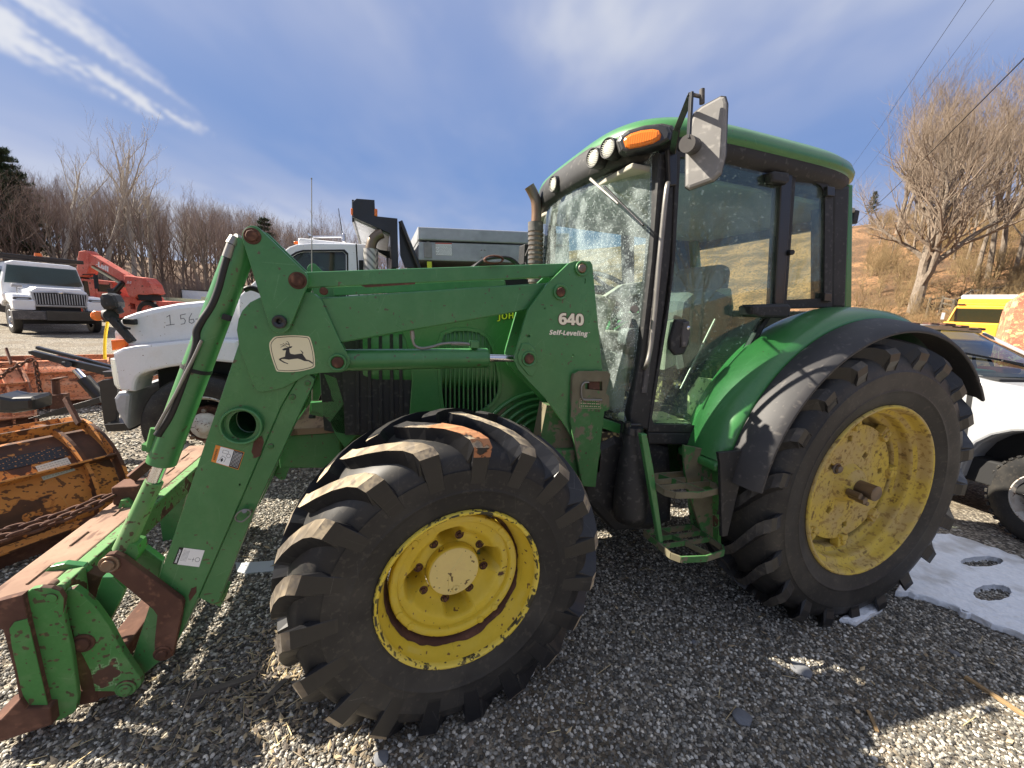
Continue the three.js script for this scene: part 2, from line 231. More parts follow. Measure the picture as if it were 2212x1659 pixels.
const dirtMask = tex(512, (u, v) => { const a = fbm(u, v, 5, 5, 111), b = fbm(u, v, 110, 2, 112), c = fbm(u * 1, v, 36, 3, 113); const q = 255 * (0.97 - 0.16 * ss(0.35, 0.75, a) - 0.30 * ss(0.66, 0.8, b) - 0.10 * ss(0.6, 0.8, c)); return [q, q, q]; }, false);
const dirtMask2 = tex(512, (u, v) => { const a = fbm(u, v, 4, 5, 117), b = fbm(u, v, 90, 3, 118); const q = 255 * (0.985 - 0.06 * ss(0.45, 0.8, a) - 0.20 * ss(0.72, 0.80, b)); return [q, q, q]; }, false);
M.glassDusty = phy({ color: S(224, 238, 236), transmission: 1, transmissionMap: dirtMask, roughness: 0.04, ior: 1.5, thickness: 0 });
M.glass = phy({ color: S(226, 240, 232), transmission: 1, transmissionMap: dirtMask2, roughness: 0.02, ior: 1.52, thickness: 0 });
M.glassDark = phy({ color: S(110, 130, 128), transmission: 1, roughness: 0.03, ior: 1.5, thickness: 0 });
M.lens = phy({ color: S(246, 246, 240), transmission: 0.5, roughness: 0.25, thickness: 0 });
const ribs = tex(512, (u) => { const q = 127 + 127 * Math.sin(u * 2 * Math.PI * 128); return [q, q, q]; }, false);
M.amber = phy({ bumpMap: ribs, bumpScale: 0.0008, color: S(246, 128, 22), transmission: 0.25, roughness: 0.25, clearcoat: 0.6, thickness: 0 });
M.red = phy({ color: S(190, 26, 24), roughness: 0.3, clearcoat: 0.5 });
M.interior = std({ map: tex(128, (u, v) => mixc([150, 146, 132], [176, 172, 158], fbm(u, v, 8, 4, 121))), roughness: 0.85 });
M.creamPlastic = std({ map: tex(128, (u, v) => mixc([186, 184, 150], [212, 208, 176], fbm(u, v, 10, 4, 123))), roughness: 0.8 });
M.seat = std({ map: tex(256, (u, v) => mixc([84, 86, 86], [120, 120, 118], fbm(u, v, 20, 4, 125))), roughness: 0.95 });
M.litter = std({ map: tex(512, (u, v) => { const a = fbm(u, v, 60, 3, 127), b = fbm(u, v, 10, 4, 128); return mixc(mixc([52, 46, 36], [150, 136, 96], ss(0.45, 0.7, a)), [206, 200, 150], ss(0.66, 0.72, b) * 0.8); }), roughness: 1 });
M.paper = std({ map: tex(256, (u, v) => { const a = fbm(u, v, 30, 3, 131); return mixc([222, 220, 168], [90, 84, 60], ss(0.6, 0.68, a) * 0.7); }), roughness: 0.95, side: THREE.DoubleSide });
M.bark = std({ map: tex(256, (u, v) => mixc([92, 82, 72], [150, 138, 124], fbm(u, v * 0.4, 20, 4, 141))), roughness: 1 });
M.barkDark = std({ map: tex(256, (u, v) => mixc([78, 66, 58], [124, 108, 96], fbm(u, v * 0.4, 20, 4, 143))), roughness: 1 });
M.barkPale = std({ map: tex(256, (u, v) => mixc([150, 142, 132], [206, 198, 186], fbm(u, v * 0.4, 10, 4, 145))), roughness: 1 });
M.twig = std({ color: S(128, 112, 103), roughness: 1 });
M.twigTan = std({ color: S(122, 108, 94), roughness: 1 });
M.needle = std({ color: S(66, 84, 62), roughness: 1, side: THREE.DoubleSide });
M.brush = std({ color: S(132, 112, 80), roughness: 1, side: THREE.DoubleSide });
M.wood = std({ map: tex(256, (u, v) => mixc([120, 98, 70], [188, 158, 112], fbm(u * 0.2 + 0.1, v, 24, 4, 151))), roughness: 0.95 });
M.woodGrey = std({ map: tex(256, (u, v) => mixc([72, 66, 58], [120, 112, 100], fbm(u * 0.2 + 0.1, v, 24, 4, 153))), roughness: 0.95 });
M.snow = phy({ map: tex(512, (u, v) => { const a = fbm(u, v, 40, 4, 161), b = fbm(u, v, 4, 4, 162); const c = mixc([210, 214, 219], [234, 236, 239], a); return mixc(c, [150, 146, 140], ss(0.55, 0.8, b) * 0.5); }), roughness: 0.7, bumpMap: fineBump, bumpScale: 0.014 });
M.plastic = std({ color: S(176, 180, 182), roughness: 0.6 });
M.stone = std({ map: tex(128, (u, v) => mixc([86, 88, 92], [140, 142, 146], fbm(u, v, 10, 4, 171))), roughness: 0.95 });
M.hoseRubber = std({ color: S(24, 24, 25), roughness: 0.5 });
M.braid = std({ map: tex(128, (u, v, x, y) => ((x + y) % 8 < 3 ? [120, 120, 118] : [186, 184, 178])), metalness: 0.6, roughness: 0.4 });
M.yellowTube = std({ color: S(226, 190, 30), roughness: 0.5 });
// flat print: canvas drawings
function print(w, h, draw, o = {}) {
  const c = document.createElement('canvas'); c.width = w; c.height = h; const x = c.getContext('2d'); draw(x, w, h);
  const t = new THREE.CanvasTexture(c); t.colorSpace = THREE.SRGBColorSpace; t.magFilter = THREE.LinearFilter;
  return std({ map: t, transparent: true, roughness: 0.55, ...o });
}
// a sticker: quad through four corners (top left, top right, bottom right, bottom left)
function sticker(p) {
  const g = new THREE.BufferGeometry(), pos = [], uv = [], idx = [], n = 4;
  for (let j = 0; j <= n; j++) for (let i = 0; i <= n; i++) { const u = i / n, v = j / n, a = p[0].clone().lerp(p[1], u), b = p[3].clone().lerp(p[2], u), q = a.lerp(b, v); pos.push(q.x, q.y, q.z); uv.push(u, 1 - v); }
  for (let j = 0; j < n; j++) for (let i = 0; i < n; i++) { const a = j * (n + 1) + i, b = a + 1, c = a + n + 1, d = c + 1; idx.push(a, d, b, a, c, d); }
  g.setAttribute('position', new THREE.Float32BufferAttribute(pos, 3)); g.setAttribute('uv', new THREE.Float32BufferAttribute(uv, 2)); g.setIndex(idx); g.computeVertexNormals(); return own(g);
}
const stickZ = (px, z) => sticker(px.map((p) => atZ(p[0], p[1], z)));

// ---------------------------------------------------------------- tractor: wheels
// lugged tyre about the z axis; the outer bead plane is z = 0, the tyre reaches inwards (-z)
function lugTyre({ R, bead, W, h, N, sweep, bulge = 0.02, hw = 0.03, drop = 0.12, muddy = -1 }) {
  const R0 = R - h, zc = -W / 2 + bulge, H = W / 2, sec = [];
  const half = [[0, R0], [0.3 * H, R0 - 0.004], [0.55 * H, R0 - 0.014], [0.78 * H, R0 - 0.034], [0.93 * H, R0 - 0.07], [1.0 * H, R0 - 0.13], [1.015 * H, (R0 + bead) / 2 + 0.03], [0.985 * H, bead + 0.10], [0.995 * H, bead + 0.092], [0.975 * H, bead + 0.08], [0.95 * H, bead + 0.06], [0.9 * H, bead + 0.02], [0.86 * H, bead - 0.006]];
  const full = [...half.slice(1).reverse().map((p) => [-p[0], p[1]]), ...half];
  const cur = new THREE.CatmullRomCurve3(full.map((p) => V(p[0], p[1], 0))).getPoints(64);
  const carcass = lathe(cur.map((p) => [p.y, p.x]).reverse(), 96).translate(0, 0, zc);
  // lugs
  const st = [[-0.03, 0], [0.12, 0.1], [0.3, 0.27], [0.5, 0.48], [0.7, 0.7], [0.86, 0.87], [0.95, 0.96], [1.0, 1.0], [1.0, 1.0], [1.0, 1.0]];
  const side = [], top = [], clay = [];
  for (const s of [1, -1]) for (let k = 0; k < N; k++) {
    const f0 = (k + (s > 0 ? 0 : 0.5)) / N * 2 * Math.PI, rows = st.map(([w, q], i) => {
      const ph = f0 - sweep * Math.pow(q, 1.25), down = [0, 0, 0, 0, 0, 0.004, 0.012, 0.035, 0.075, drop][i];
      const over = [0, 0, 0, 0, 0, 0, 0.008, 0.014, 0.012, 0.0][i];
      const rt = R - 0.042 * Math.pow(Math.max(0, w), 2.2) - down, rb = (i < 6 ? R0 - 0.03 - 0.03 * w : R0 - 0.09 - down), zt = s * (H * w + over), zb = s * (H * Math.min(w, 0.97) - (i > 6 ? 0.012 : 0));
      const a = hw * (0.85 + 0.35 * q), b = a + 0.012;
      const P = (phi, r, z) => V(r * Math.cos(phi), r * Math.sin(phi), z + zc);
      return [P(ph + a / R, rt, zt), P(ph - a / R, rt, zt), P(ph + b / R, rb, zb), P(ph - b / R, rb, zb)];
    });
    const quad = (L, a, b, c, d) => { const t = s < 0 ? [a, b, c, a, c, d] : [a, c, b, a, d, c]; L.push(...t); };
    for (let i = 0; i + 1 < rows.length; i++) {
      const A = rows[i], B = rows[i + 1];
      quad(i < 7 ? top : side, A[0], A[1], B[1], B[0]);
      if (s > 0 && k === muddy && i > 2 && i < 8) { const lift = (p) => V(p.x * 1.006, p.y * 1.006, p.z + 0.003); quad(clay, lift(A[0]), lift(A[1]), lift(B[1]), lift(B[0])); }
      quad(side, A[2], A[0], B[0], B[2]);
      quad(side, A[1], A[3], B[3], B[1]);
    }
    const A = rows[0], Z = rows[rows.length - 1];
    quad(side, A[1], A[0], A[2], A[3]); quad(side, Z[0], Z[1], Z[3], Z[2]);
  }
  const mk = (L) => { const g = new THREE.BufferGeometry(); g.setAttribute('position', new THREE.Float32BufferAttribute(L.flatMap((p) => [p.x, p.y, p.z]), 3)); g.computeVertexNormals(); return g; };
  return { carcass, side: mk(side), top: mk(top), clay: clay.length && mk(clay) };
}
const RING = (r0, z0, r1, z1, f, nr = 10, na = 96) => grid(na, nr, (a, t) => { const th = -a * 2 * Math.PI, r = r0 + (r1 - r0) * t, q = f ? f(th, t) : 0; return V(r * Math.cos(th), r * Math.sin(th), z0 + (z1 - z0) * t + q); });
function frontWheel(parent) {
  const w = sub('front_wheel', parent), t = lugTyre({ R: 0.680, bead: 0.335, W: 0.43, h: 0.048, N: 19, sweep: 0.40, hw: 0.033, drop: 0.17, muddy: 5 });
  part('tyre', [t.carcass], M.rubber, w); part('tread_lugs', t.side, M.rubberLug, w); part('tread_face', t.top, M.rubberTread, w, 'dusty worn tops of the front tyre lugs');
  part('clay_smear', t.clay, M.clay, w, 'orange clay stuck to one lug of the front tyre'); const ty = w; // all sub-parts of the wheel
  part('rim', lathe([[0.27, -0.30], [0.27, -0.16], [0.283, -0.125], [0.30, -0.085], [0.306, -0.055], [0.318, -0.04], [0.321, -0.012]].reverse(), 72), M.yellow, ty);
  part('rim_flange', lathe([[0.321, -0.012], [0.3225, 0.002], [0.329, 0.009], [0.337, 0.008], [0.341, -0.002], [0.339, -0.03]].reverse(), 72), M.yellowChip, ty, 'chipped yellow outer lip of the front rim');
  part('rust_band', grid(160, 4, (a, t) => { const th = -a * 2 * Math.PI, k = 0.55 + 0.45 * Math.max(0, Math.sin(-th * -1 + 0.35 + Math.PI)) + 0.22 * (fbm(a, 0.3, 24, 4, 7) - 0.5) * 2, z0 = -0.155, z1 = -0.155 + 0.085 * Math.min(1, Math.max(0.1, k)), z = z0 + (z1 - z0) * (1 - t), q = z < -0.125 ? 0.27 + (z + 0.16) / 0.035 * 0.013 : z < -0.085 ? 0.283 + (z + 0.125) / 0.04 * 0.017 : 0.30 + (z + 0.085) / 0.03 * 0.006; return V((q - 0.0016) * Math.cos(th), (q - 0.0016) * Math.sin(th), z); }), M.rust, ty, 'bare rusty band where paint has peeled');
  part('mounting_ring', lathe([[0.272, -0.125], [0.273, -0.092], [0.266, -0.086], [0.246, -0.088], [0.240, -0.098], [0.238, -0.12]].reverse(), 72), M.yellow, ty);
  const lobe = (th, k) => { const c = Math.cos(4 * th + 0.5), s = ss(0.35, 0.8, c); return s * 0.17 * Math.sin(Math.PI * Math.min(1, Math.max(0, 1 - k) * 1.35)); };
  part('wheel_disc', grid(96, 18, (a, t) => { const th = -a * 2 * Math.PI, r = 0.242 + (0.118 - 0.242) * t; const prof = t < 0.35 ? -0.112 - 0.008 * t : t < 0.72 ? -0.115 - 0.05 * ss(0.3, 0.72, t) : -0.165; return V(r * Math.cos(th), r * Math.sin(th), prof - lobe(th, t)); }), M.yellow, ty);
  part('hub', lathe([[0, -0.128], [0.107, -0.128], [0.111, -0.132], [0.114, -0.14], [0.116, -0.20]].reverse(), 48), M.yellow, ty);
  part('hub_cap', lathe([[0, -0.1245], [0.104, -0.1245], [0.1075, -0.1275]].reverse(), 48), M.hubCream, ty, 'pale yellow round hub cover');
  part('hub_plug', [lathe([[0.006, -0.121], [0.006, -0.116], [0.014, -0.116], [0.0165, -0.12], [0.0165, -0.126]].reverse(), 6).translate(-0.012, -0.078, 0), box(-0.018, -0.04, -0.1235, 0.02, 0.05, 0.004, 0.002).rotateZ(-0.2)], M.hubCream, ty);
  for (let k = 0; k < 8; k++) { const a = k / 8 * 2 * Math.PI + 0.35, x = 0.148 * Math.cos(a), y = 0.148 * Math.sin(a); part('wheel_bolt', [ringZ(V(x, y, -0.166), 0.0195, 0.013, 0.006, 20), pinZ(V(x, y, -0.17), 0.011, 0.016, 6)], M.rustPin, ty); }
  for (let k = 0; k < 8; k++) { const a = (Math.floor(k / 2) * 90 + 12 + (k % 2) * 17) * Math.PI / 180; part('rim_rivet', pinZ(V(0.257 * Math.cos(a), 0.257 * Math.sin(a), -0.088), 0.015, 0.006, 16), M.yellow, ty); }
  return w;
}
function rearWheel(parent) {
  const w = sub('rear_wheel', parent), t = lugTyre({ R: 0.892, bead: 0.51, W: 0.50, h: 0.052, N: 21, sweep: 0.34, hw: 0.034, drop: 0.11, bulge: 0.025 });
  part('tyre', t.carcass, M.rubber, w); part('tread_lugs', t.side, M.rubberLug, w); part('tread_face', t.top, M.rubberTreadDark, w, 'scuffed dark tops of the rear tyre lugs');
  part('rim', lathe([[0.385, -0.36], [0.388, -0.25], [0.398, -0.225], [0.418, -0.215], [0.424, -0.20], [0.420, -0.165], [0.426, -0.148], [0.448, -0.138], [0.455, -0.12], [0.450, -0.085], [0.457, -0.068], [0.480, -0.058], [0.488, -0.042], [0.490, -0.006], [0.500, 0.008], [0.510, 0.010], [0.5165, -0.002], [0.514, -0.03]].reverse(), 96), M.yellowDust, w);
  const d = 0.36, holes = [];
  const s = new THREE.Shape(); s.absarc(0, 0, d, 0, 2 * Math.PI);
  for (let k = 0; k < 8; k++) { const a = k / 8 * 2 * Math.PI + 0.2, r = k % 2 ? 0.20 : 0.285, q = 0.024, c = Math.cos(a) * r, e = Math.sin(a) * r, p = new THREE.Path(); [[-q, -q], [q, -q], [q, q], [-q, q]].forEach(([x, y], i) => { const X = c + x * Math.cos(a) - y * Math.sin(a), Y = e + x * Math.sin(a) + y * Math.cos(a); i ? p.lineTo(X, Y) : p.moveTo(X, Y); }); s.holes.push(p); }
  for (let k = 0; k < 8; k++) { const a = k / 8 * 2 * Math.PI + 0.55, p = new THREE.Path(); p.absarc(0.16 * Math.cos(a) * (k % 2 ? 1.5 : 1), 0.16 * Math.sin(a) * (k % 2 ? 1.5 : 1), 0.011, 0, 2 * Math.PI); s.holes.push(p); }
  part('wheel_disc', [new THREE.ExtrudeGeometry(s, { depth: 0.03, bevelEnabled: true, bevelSize: 0.006, bevelThickness: 0.006, bevelSegments: 2, curveSegments: 48 }).translate(0, 0, -0.175), lathe([[0, -0.075], [0.075, -0.078], [0.10, -0.10], [0.125, -0.142], [0.15, -0.15]].reverse(), 40)], M.yellowDust, w);
  part('brake_drum', lathe([[0, -0.24], [0.27, -0.24], [0.30, -0.26], [0.30, -0.4]].reverse(), 40), M.greenMud, w);
  for (let k = 0; k < 8; k++) { const a = k / 8 * 2 * Math.PI + 0.12; part('rim_clamp', [box(0.385, 0, -0.15, 0.07, 0.075, 0.055, 0.008), box(0.355, 0, -0.135, 0.035, 0.05, 0.05, 0.008), pinZ(V(0.388, 0, -0.123), 0.018, 0.012, 6)].map((g) => g.rotateZ(a)), M.yellowDust, w); }
  part('axle_stub', [rod(V(0, 0, -0.1), V(0, 0, 0.015), 0.045, 0.045, 28), lathe([[0, 0.02], [0.038, 0.02], [0.045, 0.014]].reverse(), 28)], M.stack, w);
  part('axle_key', [rod(V(-0.055, -0.045, -0.08), V(-0.055, -0.045, 0.0), 0.022, 0.022, 6), rod(V(-0.085, -0.02, -0.08), V(-0.085, -0.02, -0.01), 0.02, 0.02, 6), rod(V(0.01, -0.08, -0.08), V(0.01, -0.08, -0.02), 0.014, 0.014, 6)], M.stack, w);
  part('hub_bolt', [pinZ(V(-0.12, 0.10, -0.145), 0.022, 0.03, 20), ringZ(V(-0.12, 0.10, -0.147), 0.034, 0.024, 0.014)], M.rustSteel, w);
  return w;
}

// ---------------------------------------------------------------- land: gravel yard, hillside, wood floor
const hillS = (x, z) => 0.906 * x - 0.42 * z;
const bump2 = (x, z, f, s) => vnoise(x * f + 100, z * f + 100, 256, s) - 0.5;
const hillH = (x, z) => { const s = hillS(x, z) + 6 * bump2(x, z, 0.03, 5), f = Math.exp(-((x - 26) * (x - 26) + (z + 9) * (z + 9)) / 70), h = -0.6 + 0.9 * ss(11, 16, s) + 17.5 * ss(19, 86, s) + 0.5 * bump2(x, z, 0.25, 6) + 0.2 * bump2(x, z, 0.9, 8); return h + (Math.min(h, 1.1) - h) * f; };
const woodH = (x, z) => { const d = Math.hypot(x - 5, z) - 46; return -0.5 + 0.9 * ss(0, 6, d) + 7.5 * ss(4, 60, d) * (1 - 0.6 * ss(-20, 10, x)) + 0.4 * bump2(x, z, 0.2, 9); };
const landH = (x, z) => Math.max(0, hillH(x, z), z < 0 ? woodH(x, z) : -1);
const hitLand = (u, v) => { const d = dirOf(u, v); for (let t = 2; t < 200; t += 0.05) { const p = CAM.clone().addScaledVector(d, t); if (p.y <= landH(p.x, p.z)) return p; } return CAM.clone().addScaledVector(d, 80); };
const worley = (u, v, n, s) => { let a = 9, b = 9, id = 0; const x = u * n, y = v * n, xi = Math.floor(x), yi = Math.floor(y); for (let j = -1; j < 2; j++) for (let i = -1; i < 2; i++) { const cx = md(xi + i, n), cy = md(yi + j, n), k = ((cx + s * 37) & 255) | (((cy + s * 91) & 255) << 8), q = TBL[k], r = TBL[(k + 7919) & 65535], dx = xi + i + q - x, dy = yi + j + r - y, d = dx * dx + dy * dy; if (d < a) { b = a; a = d; id = TBL[(k + 4001) & 65535]; } else if (d < b) b = d; } return [Math.sqrt(a), Math.sqrt(b), id]; };
const gravelH = new Float32Array(1024 * 1024);
const gravelTex = tex(1024, (u, v, x, y) => {
  const [a, b, id] = worley(u, v, 110, 3), [a2, b2, id2] = worley(u, v, 60, 9), e = ss(0.02, 0.25, b - a), big = fbm(u, v, 4, 4, 400), k = id2 > 0.93 && a2 < 0.42;
  gravelH[y * 1024 + x] = k ? 1 : e * (0.4 + 0.5 * id);
  let c = mixc([72, 67, 60], [184, 174, 156], Math.pow(id, 1.4)); if (k) c = mixc([120, 116, 110], [206, 200, 188], id2 * 5 % 1);
  return mixc(c, [108, 94, 74], ss(0.45, 0.7, big) * 0.45);
});
const gravelBump = tex(1024, (u, v, x, y) => { const q = 255 * gravelH[y * 1024 + x]; return [q, q, q]; }, false);
const gScale = (t, s) => { t.repeat.set(s, s); return t; };
M.gravel = std({ map: gScale(gravelTex, 0.55), bumpMap: gScale(gravelBump, 0.55), bumpScale: 0.006, roughness: 1 });
M.grass = std({ map: gScale(tex(512, (u, v) => { const a = fbm(u, v, 6, 5, 410), b = fbm(u, v * 2, 50, 3, 411); return mixc(mixc([98, 74, 52], [146, 110, 76], ss(0.3, 0.7, a)), [72, 60, 45], ss(0.5, 0.7, b) * 0.8); }), 0.12), bumpMap: gScale(tex(256, (u, v) => { const q = 255 * fbm(u, v, 24, 4, 415); return [q, q, q]; }, false), 0.3), bumpScale: 0.08, roughness: 1 });
M.leafFloor = std({ map: gScale(tex(512, (u, v) => { const a = fbm(u, v, 6, 5, 420), b = fbm(u, v, 50, 3, 421); return mixc(mixc([104, 84, 70], [150, 128, 106], a), [76, 62, 52], ss(0.55, 0.75, b)); }), 0.15), roughness: 1 });
function landSheet(h, r0, r1, a0, a1, nr, na, cx = 1, cz = 0, yo = 0) {
  return grid(na, nr, (u, v) => { const a = a0 + (a1 - a0) * u, r = r0 + (r1 - r0) * Math.pow(v, 2.2), x = cx + r * Math.sin(a), z = cz - r * Math.cos(a); return V(x, h(x, z) + yo, z); });
}
solo('ground', landSheet(() => 0, 0, 330, 0, 2 * Math.PI, 70, 120), M.gravel, 'grey crushed gravel yard under the tractor', 'ground', null, 'structure');
solo('hillside', landSheet(hillH, 10, 180, 0.15, 2.6, 90, 90), M.grass, 'tan grassy hillside rising behind the parked trucks', 'hill', null, 'structure');
solo('wood_floor', landSheet(woodH, 42, 200, -1.9, 0.6, 60, 80, 5, 0), M.leafFloor, 'brown leaf litter slope under the bare trees', 'slope', null, 'structure');

// loose stones, chips and straw on the gravel: real geometry, uncountable
function scatter(name, geo, mat, n, place, label, cat) {
  const m = new THREE.InstancedMesh(geo, mat, n), q = new THREE.Object3D(), c = new THREE.Color();
  for (let i = 0; i < n; i++) { place(q, c, i); q.updateMatrix(); m.setMatrixAt(i, q.matrix); m.setColorAt(i, c); }
  m.name = numbered(name); shade(m); scene.add(m); return tag(m, label, cat, null, 'stuff');
}
const pebbleGeo = (s) => { const g = new THREE.IcosahedronGeometry(1, 0), p = g.attributes.position, k = {}; for (let i = 0; i < p.count; i++) { const key = p.getX(i).toFixed(3) + p.getY(i).toFixed(3) + p.getZ(i).toFixed(3), f = k[key] ??= 0.7 + 0.5 * TBL[(key.length * 31 + Object.keys(k).length * 97 + s * 1013) & 65535]; p.setXYZ(i, p.getX(i) * f, p.getY(i) * f * 0.62, p.getZ(i) * f * 0.85); } g.computeVertexNormals(); return g; };
M.pebble = std({ color: 0xffffff, roughness: 0.9 });
const pebbleCol = (c) => { const t = rnd(), w = rr(-0.02, 0.05), l = t < 0.55 ? rr(0.05, 0.17) : t < 0.86 ? rr(0.2, 0.38) : rr(0.42, 0.68); c.setRGB(l * (1.05 + w), l, l * (0.88 - w)); };
for (let k = 0; k < 3; k++) scatter('gravel_stones', pebbleGeo(k + 1), M.pebble, 62000, (q, c) => { const s = 0.0042 + 0.0075 * Math.pow(rnd(), 1.6); q.position.set(rr(-2.7, 4.4), s * 0.30, rr(-1.5, 2.3)); q.rotation.set(rr(-0.5, 0.5), rr(0, 6.3), rr(-0.5, 0.5)); q.scale.setScalar(s); pebbleCol(c); }, 'small grey and black crushed stones covering the yard', 'gravel');
for (let k = 0; k < 2; k++) scatter('gravel_stones', pebbleGeo(k + 5), M.pebble, 32000, (q, c) => { const s = rr(0.008, 0.02); q.position.set(rr(-9, 9), s * 0.25, rr(-7, -1.4)); q.rotation.set(rr(-0.5, 0.5), rr(0, 6.3), rr(-0.5, 0.5)); q.scale.setScalar(s); pebbleCol(c); }, 'coarser crushed stones further back in the yard', 'gravel');
const chipPlace = (len, x0, x1, z0, z1, pal) => (q, c) => { const L = rr(0.4, 1) * len; let x, z; if (rnd() < 0.6) { x = -0.75 + rr(-1, 1) * rr(0.1, 0.9); z = 0.75 + rr(-1, 1) * rr(0.1, 0.7); } else { x = rr(x0, x1); z = rr(z0, z1); } q.position.set(x, 0.008 + rnd() * 0.01, z); q.rotation.set(rr(-0.12, 0.12), rr(0, 6.3), rr(-0.5, 0.5)); q.scale.set(L, rr(0.3, 1), rr(0.25, 1.4)); const p = pal[Math.floor(rnd() * pal.length)]; const k = rr(0.65, 1.3); c.setRGB(...p.map((v) => v * k)); };
scatter('wood_chips', new THREE.OctahedronGeometry(1, 0).scale(0.55, 0.004, 0.008), M.pebble, 1500, chipPlace(0.05, -2.2, 3.6, -0.6, 2.1, [[0.34, 0.26, 0.16], [0.42, 0.33, 0.20], [0.13, 0.11, 0.09], [0.19, 0.15, 0.11], [0.10, 0.085, 0.07]]), 'brown wood chips and bark shreds on the gravel', 'wood chips');
scatter('straw_bits', new THREE.CylinderGeometry(0.5, 0.5, 1, 5).rotateZ(Math.PI / 2).scale(1, 0.003, 0.003), M.pebble, 450, chipPlace(0.13, -2.2, 3.6, -0.6, 2.1, [[0.58, 0.48, 0.26], [0.46, 0.36, 0.2], [0.3, 0.24, 0.16]]), 'dry straw stalks scattered on the gravel', 'straw');

// ---------------------------------------------------------------- tractor
const tractor = thing('loader_tractor', 'green farm tractor with glass cab, yellow wheel rims and a front loader arm', 'tractor');
{
  const T = tractor, fw = frontWheel(T); fw.position.set(0, 0.616, 1.151); fw.rotation.y = 0.1028; fw.rotation.order = 'YXZ'; fw.rotation.z = 0.25;
  const rw = rearWheel(T); rw.position.set(2.375, 0.821, 1.143);
  const fw2 = fw.clone(); fw2.position.z = -1.151; fw2.rotation.set(0, Math.PI + 0.1028, 0); T.add(fw2);
  const rw2 = rw.clone(); rw2.position.z = -1.143; rw2.rotation.y = Math.PI; T.add(rw2);

  // ---- loader arms (near side traced in its own vertical planes; far side mirrored)
  const both = (name, geos, mat, parent, label) => { geos = [].concat(geos); const m = part(name, geos.map((g) => g.clone()), mat, parent, label); part(name, geos.map(mirrorZ), mat, parent); return m; };
  const loader = sub('front_loader', T);
  const armOutline = [[675, 634], [694, 649], [735, 740], [752, 776], [750, 790], [741, 801], [651, 809], [640, 822], [608, 876], [509, 1106], [426, 1295], [384, 1384], [349, 1426], [305, 1462], [290, 1450], [283, 1429], [342, 1250], [370, 1172], [515, 744], [513, 713], [517, 690], [524, 673], [540, 655], [562, 644], [600, 634], [640, 630]];
  both('lower_arm', plate(armOutline, 0.70, 0.10, { holes: [circ(524, 918, 32, 28), circ(518, 1047, 4.5, 14)], b: 0.004 }), M.green, loader);
  both('knee_plate', plate([[675, 632], [695, 648], [736, 739], [755, 772], [756, 786], [748, 799], [738, 804], [690, 806], [662, 811], [613, 838], [566, 848], [556, 846], [547, 836], [519, 760], [511, 713], [515, 689], [523, 671], [540, 653], [562, 642], [600, 632], [640, 628]], 0.711, 0.010), M.green, loader);
  both('main_beam', plate([[660, 640], [700, 643], [1215, 608], [1232, 640], [1205, 660], [1150, 668], [737, 741], [690, 745]], 0.695, 0.09, { b: 0.007 }), M.green, loader);
  both('leveling_lever', plate(hull([...circ(545, 510, 23, 24), ...circ(643, 606, 24, 24), ...circ(605, 695, 25, 24)]), 0.742, 0.018), M.green, loader);
  part('leveling_lever', plate(hull([...circ(545, 510, 23, 24), ...circ(643, 606, 24, 24), ...circ(605, 695, 25, 24)]), 0.742, 0.018).translate(0, 0, -0.135), M.green, loader);
  both('leveling_link', plate([[641, 588], [1245, 568], [1262, 574], [1258, 590], [1190, 599], [670, 622], [645, 622]], 0.700, 0.05, { b: 0.005 }), M.green, loader);
  part('bare_strip', plate([[779, 616], [898, 610], [896, 614], [790, 621]], 0.7015, 0.003, { b: 0 }), M.rust, loader, 'rust streak along the lower edge of the link bar');
  // parking stand folded along the arm, cross tube, stops
  both('parking_stand', plate([[645, 815], [655, 807], [666, 806], [680, 819], [676, 834], [652, 884], [548, 1108], [472, 1302], [456, 1305], [428, 1291], [509, 1106], [608, 876]], 0.692, 0.05, { b: 0.004 }), M.green, loader);
  part('stand_foot', plate([[474, 1276], [486, 1282], [476, 1312], [458, 1304]], 0.66, 0.08), M.greenPale, loader);
  for (const [u, v] of [[665, 828], [632, 857], [585, 964]]) part('stand_bolt', pinZ(atZ(u, v, 0.692), 0.012, 0.008, 16), M.greenMud, loader);
  const tubeC = atZ(524, 918, 0.70);
  part('cross_tube', lathe([[0.066, -0.72 - 0.70], [0.066, 0.022], [0.069, 0.026], [0.075, 0.026], [0.078, 0.022], [0.078, -1.42]].reverse(), 40).translate(tubeC.x, tubeC.y, tubeC.z), M.green, loader);
  part('tube_baffle', lathe([[0, -0.55], [0.066, -0.55]].reverse(), 24).translate(tubeC.x, tubeC.y, tubeC.z), M.green, loader);
  part('bare_patch', plate([[548, 955], [556, 944], [566, 942], [570, 955], [562, 985], [550, 990], [543, 976]], 0.7015, 0.003, { b: 0 }), M.rust, loader, 'rusty patch beside the cross tube');
  part('bare_patch', plate([[413, 1272], [424, 1267], [424, 1280], [410, 1299], [407, 1287]], 0.7015, 0.003, { b: 0 }), M.rust, loader, 'rusty patch low on the arm');
  part('lynch_pin', [hose([[508, 1117], [513, 1109], [527, 1101], [540, 1103], [541, 1111], [534, 1119], [522, 1127], [511, 1124], [508, 1117]].map((p) => atZ(p[0], p[1], 0.715)), 0.0035, 30, 6), rod(atZ(528, 1104, 0.69), atZ(528, 1104, 0.72), 0.009)], M.steel, loader);
  // pins
  for (const [u, v, z, r] of [[545, 510, 0.742, 0.022], [643, 606, 0.742, 0.025]]) part('pin', [pinZ(atZ(u, v, z), r, 0.012, 8), ringZ(atZ(u, v, z), r + 0.008, r - 0.004, 0.005)], M.rustPin, loader);
  part('pin', [ringZ(atZ(605, 695, 0.742), 0.026, 0.009, 0.02), pinZ(atZ(605, 695, 0.742), 0.01, 0.006)], M.blackPaint, loader);
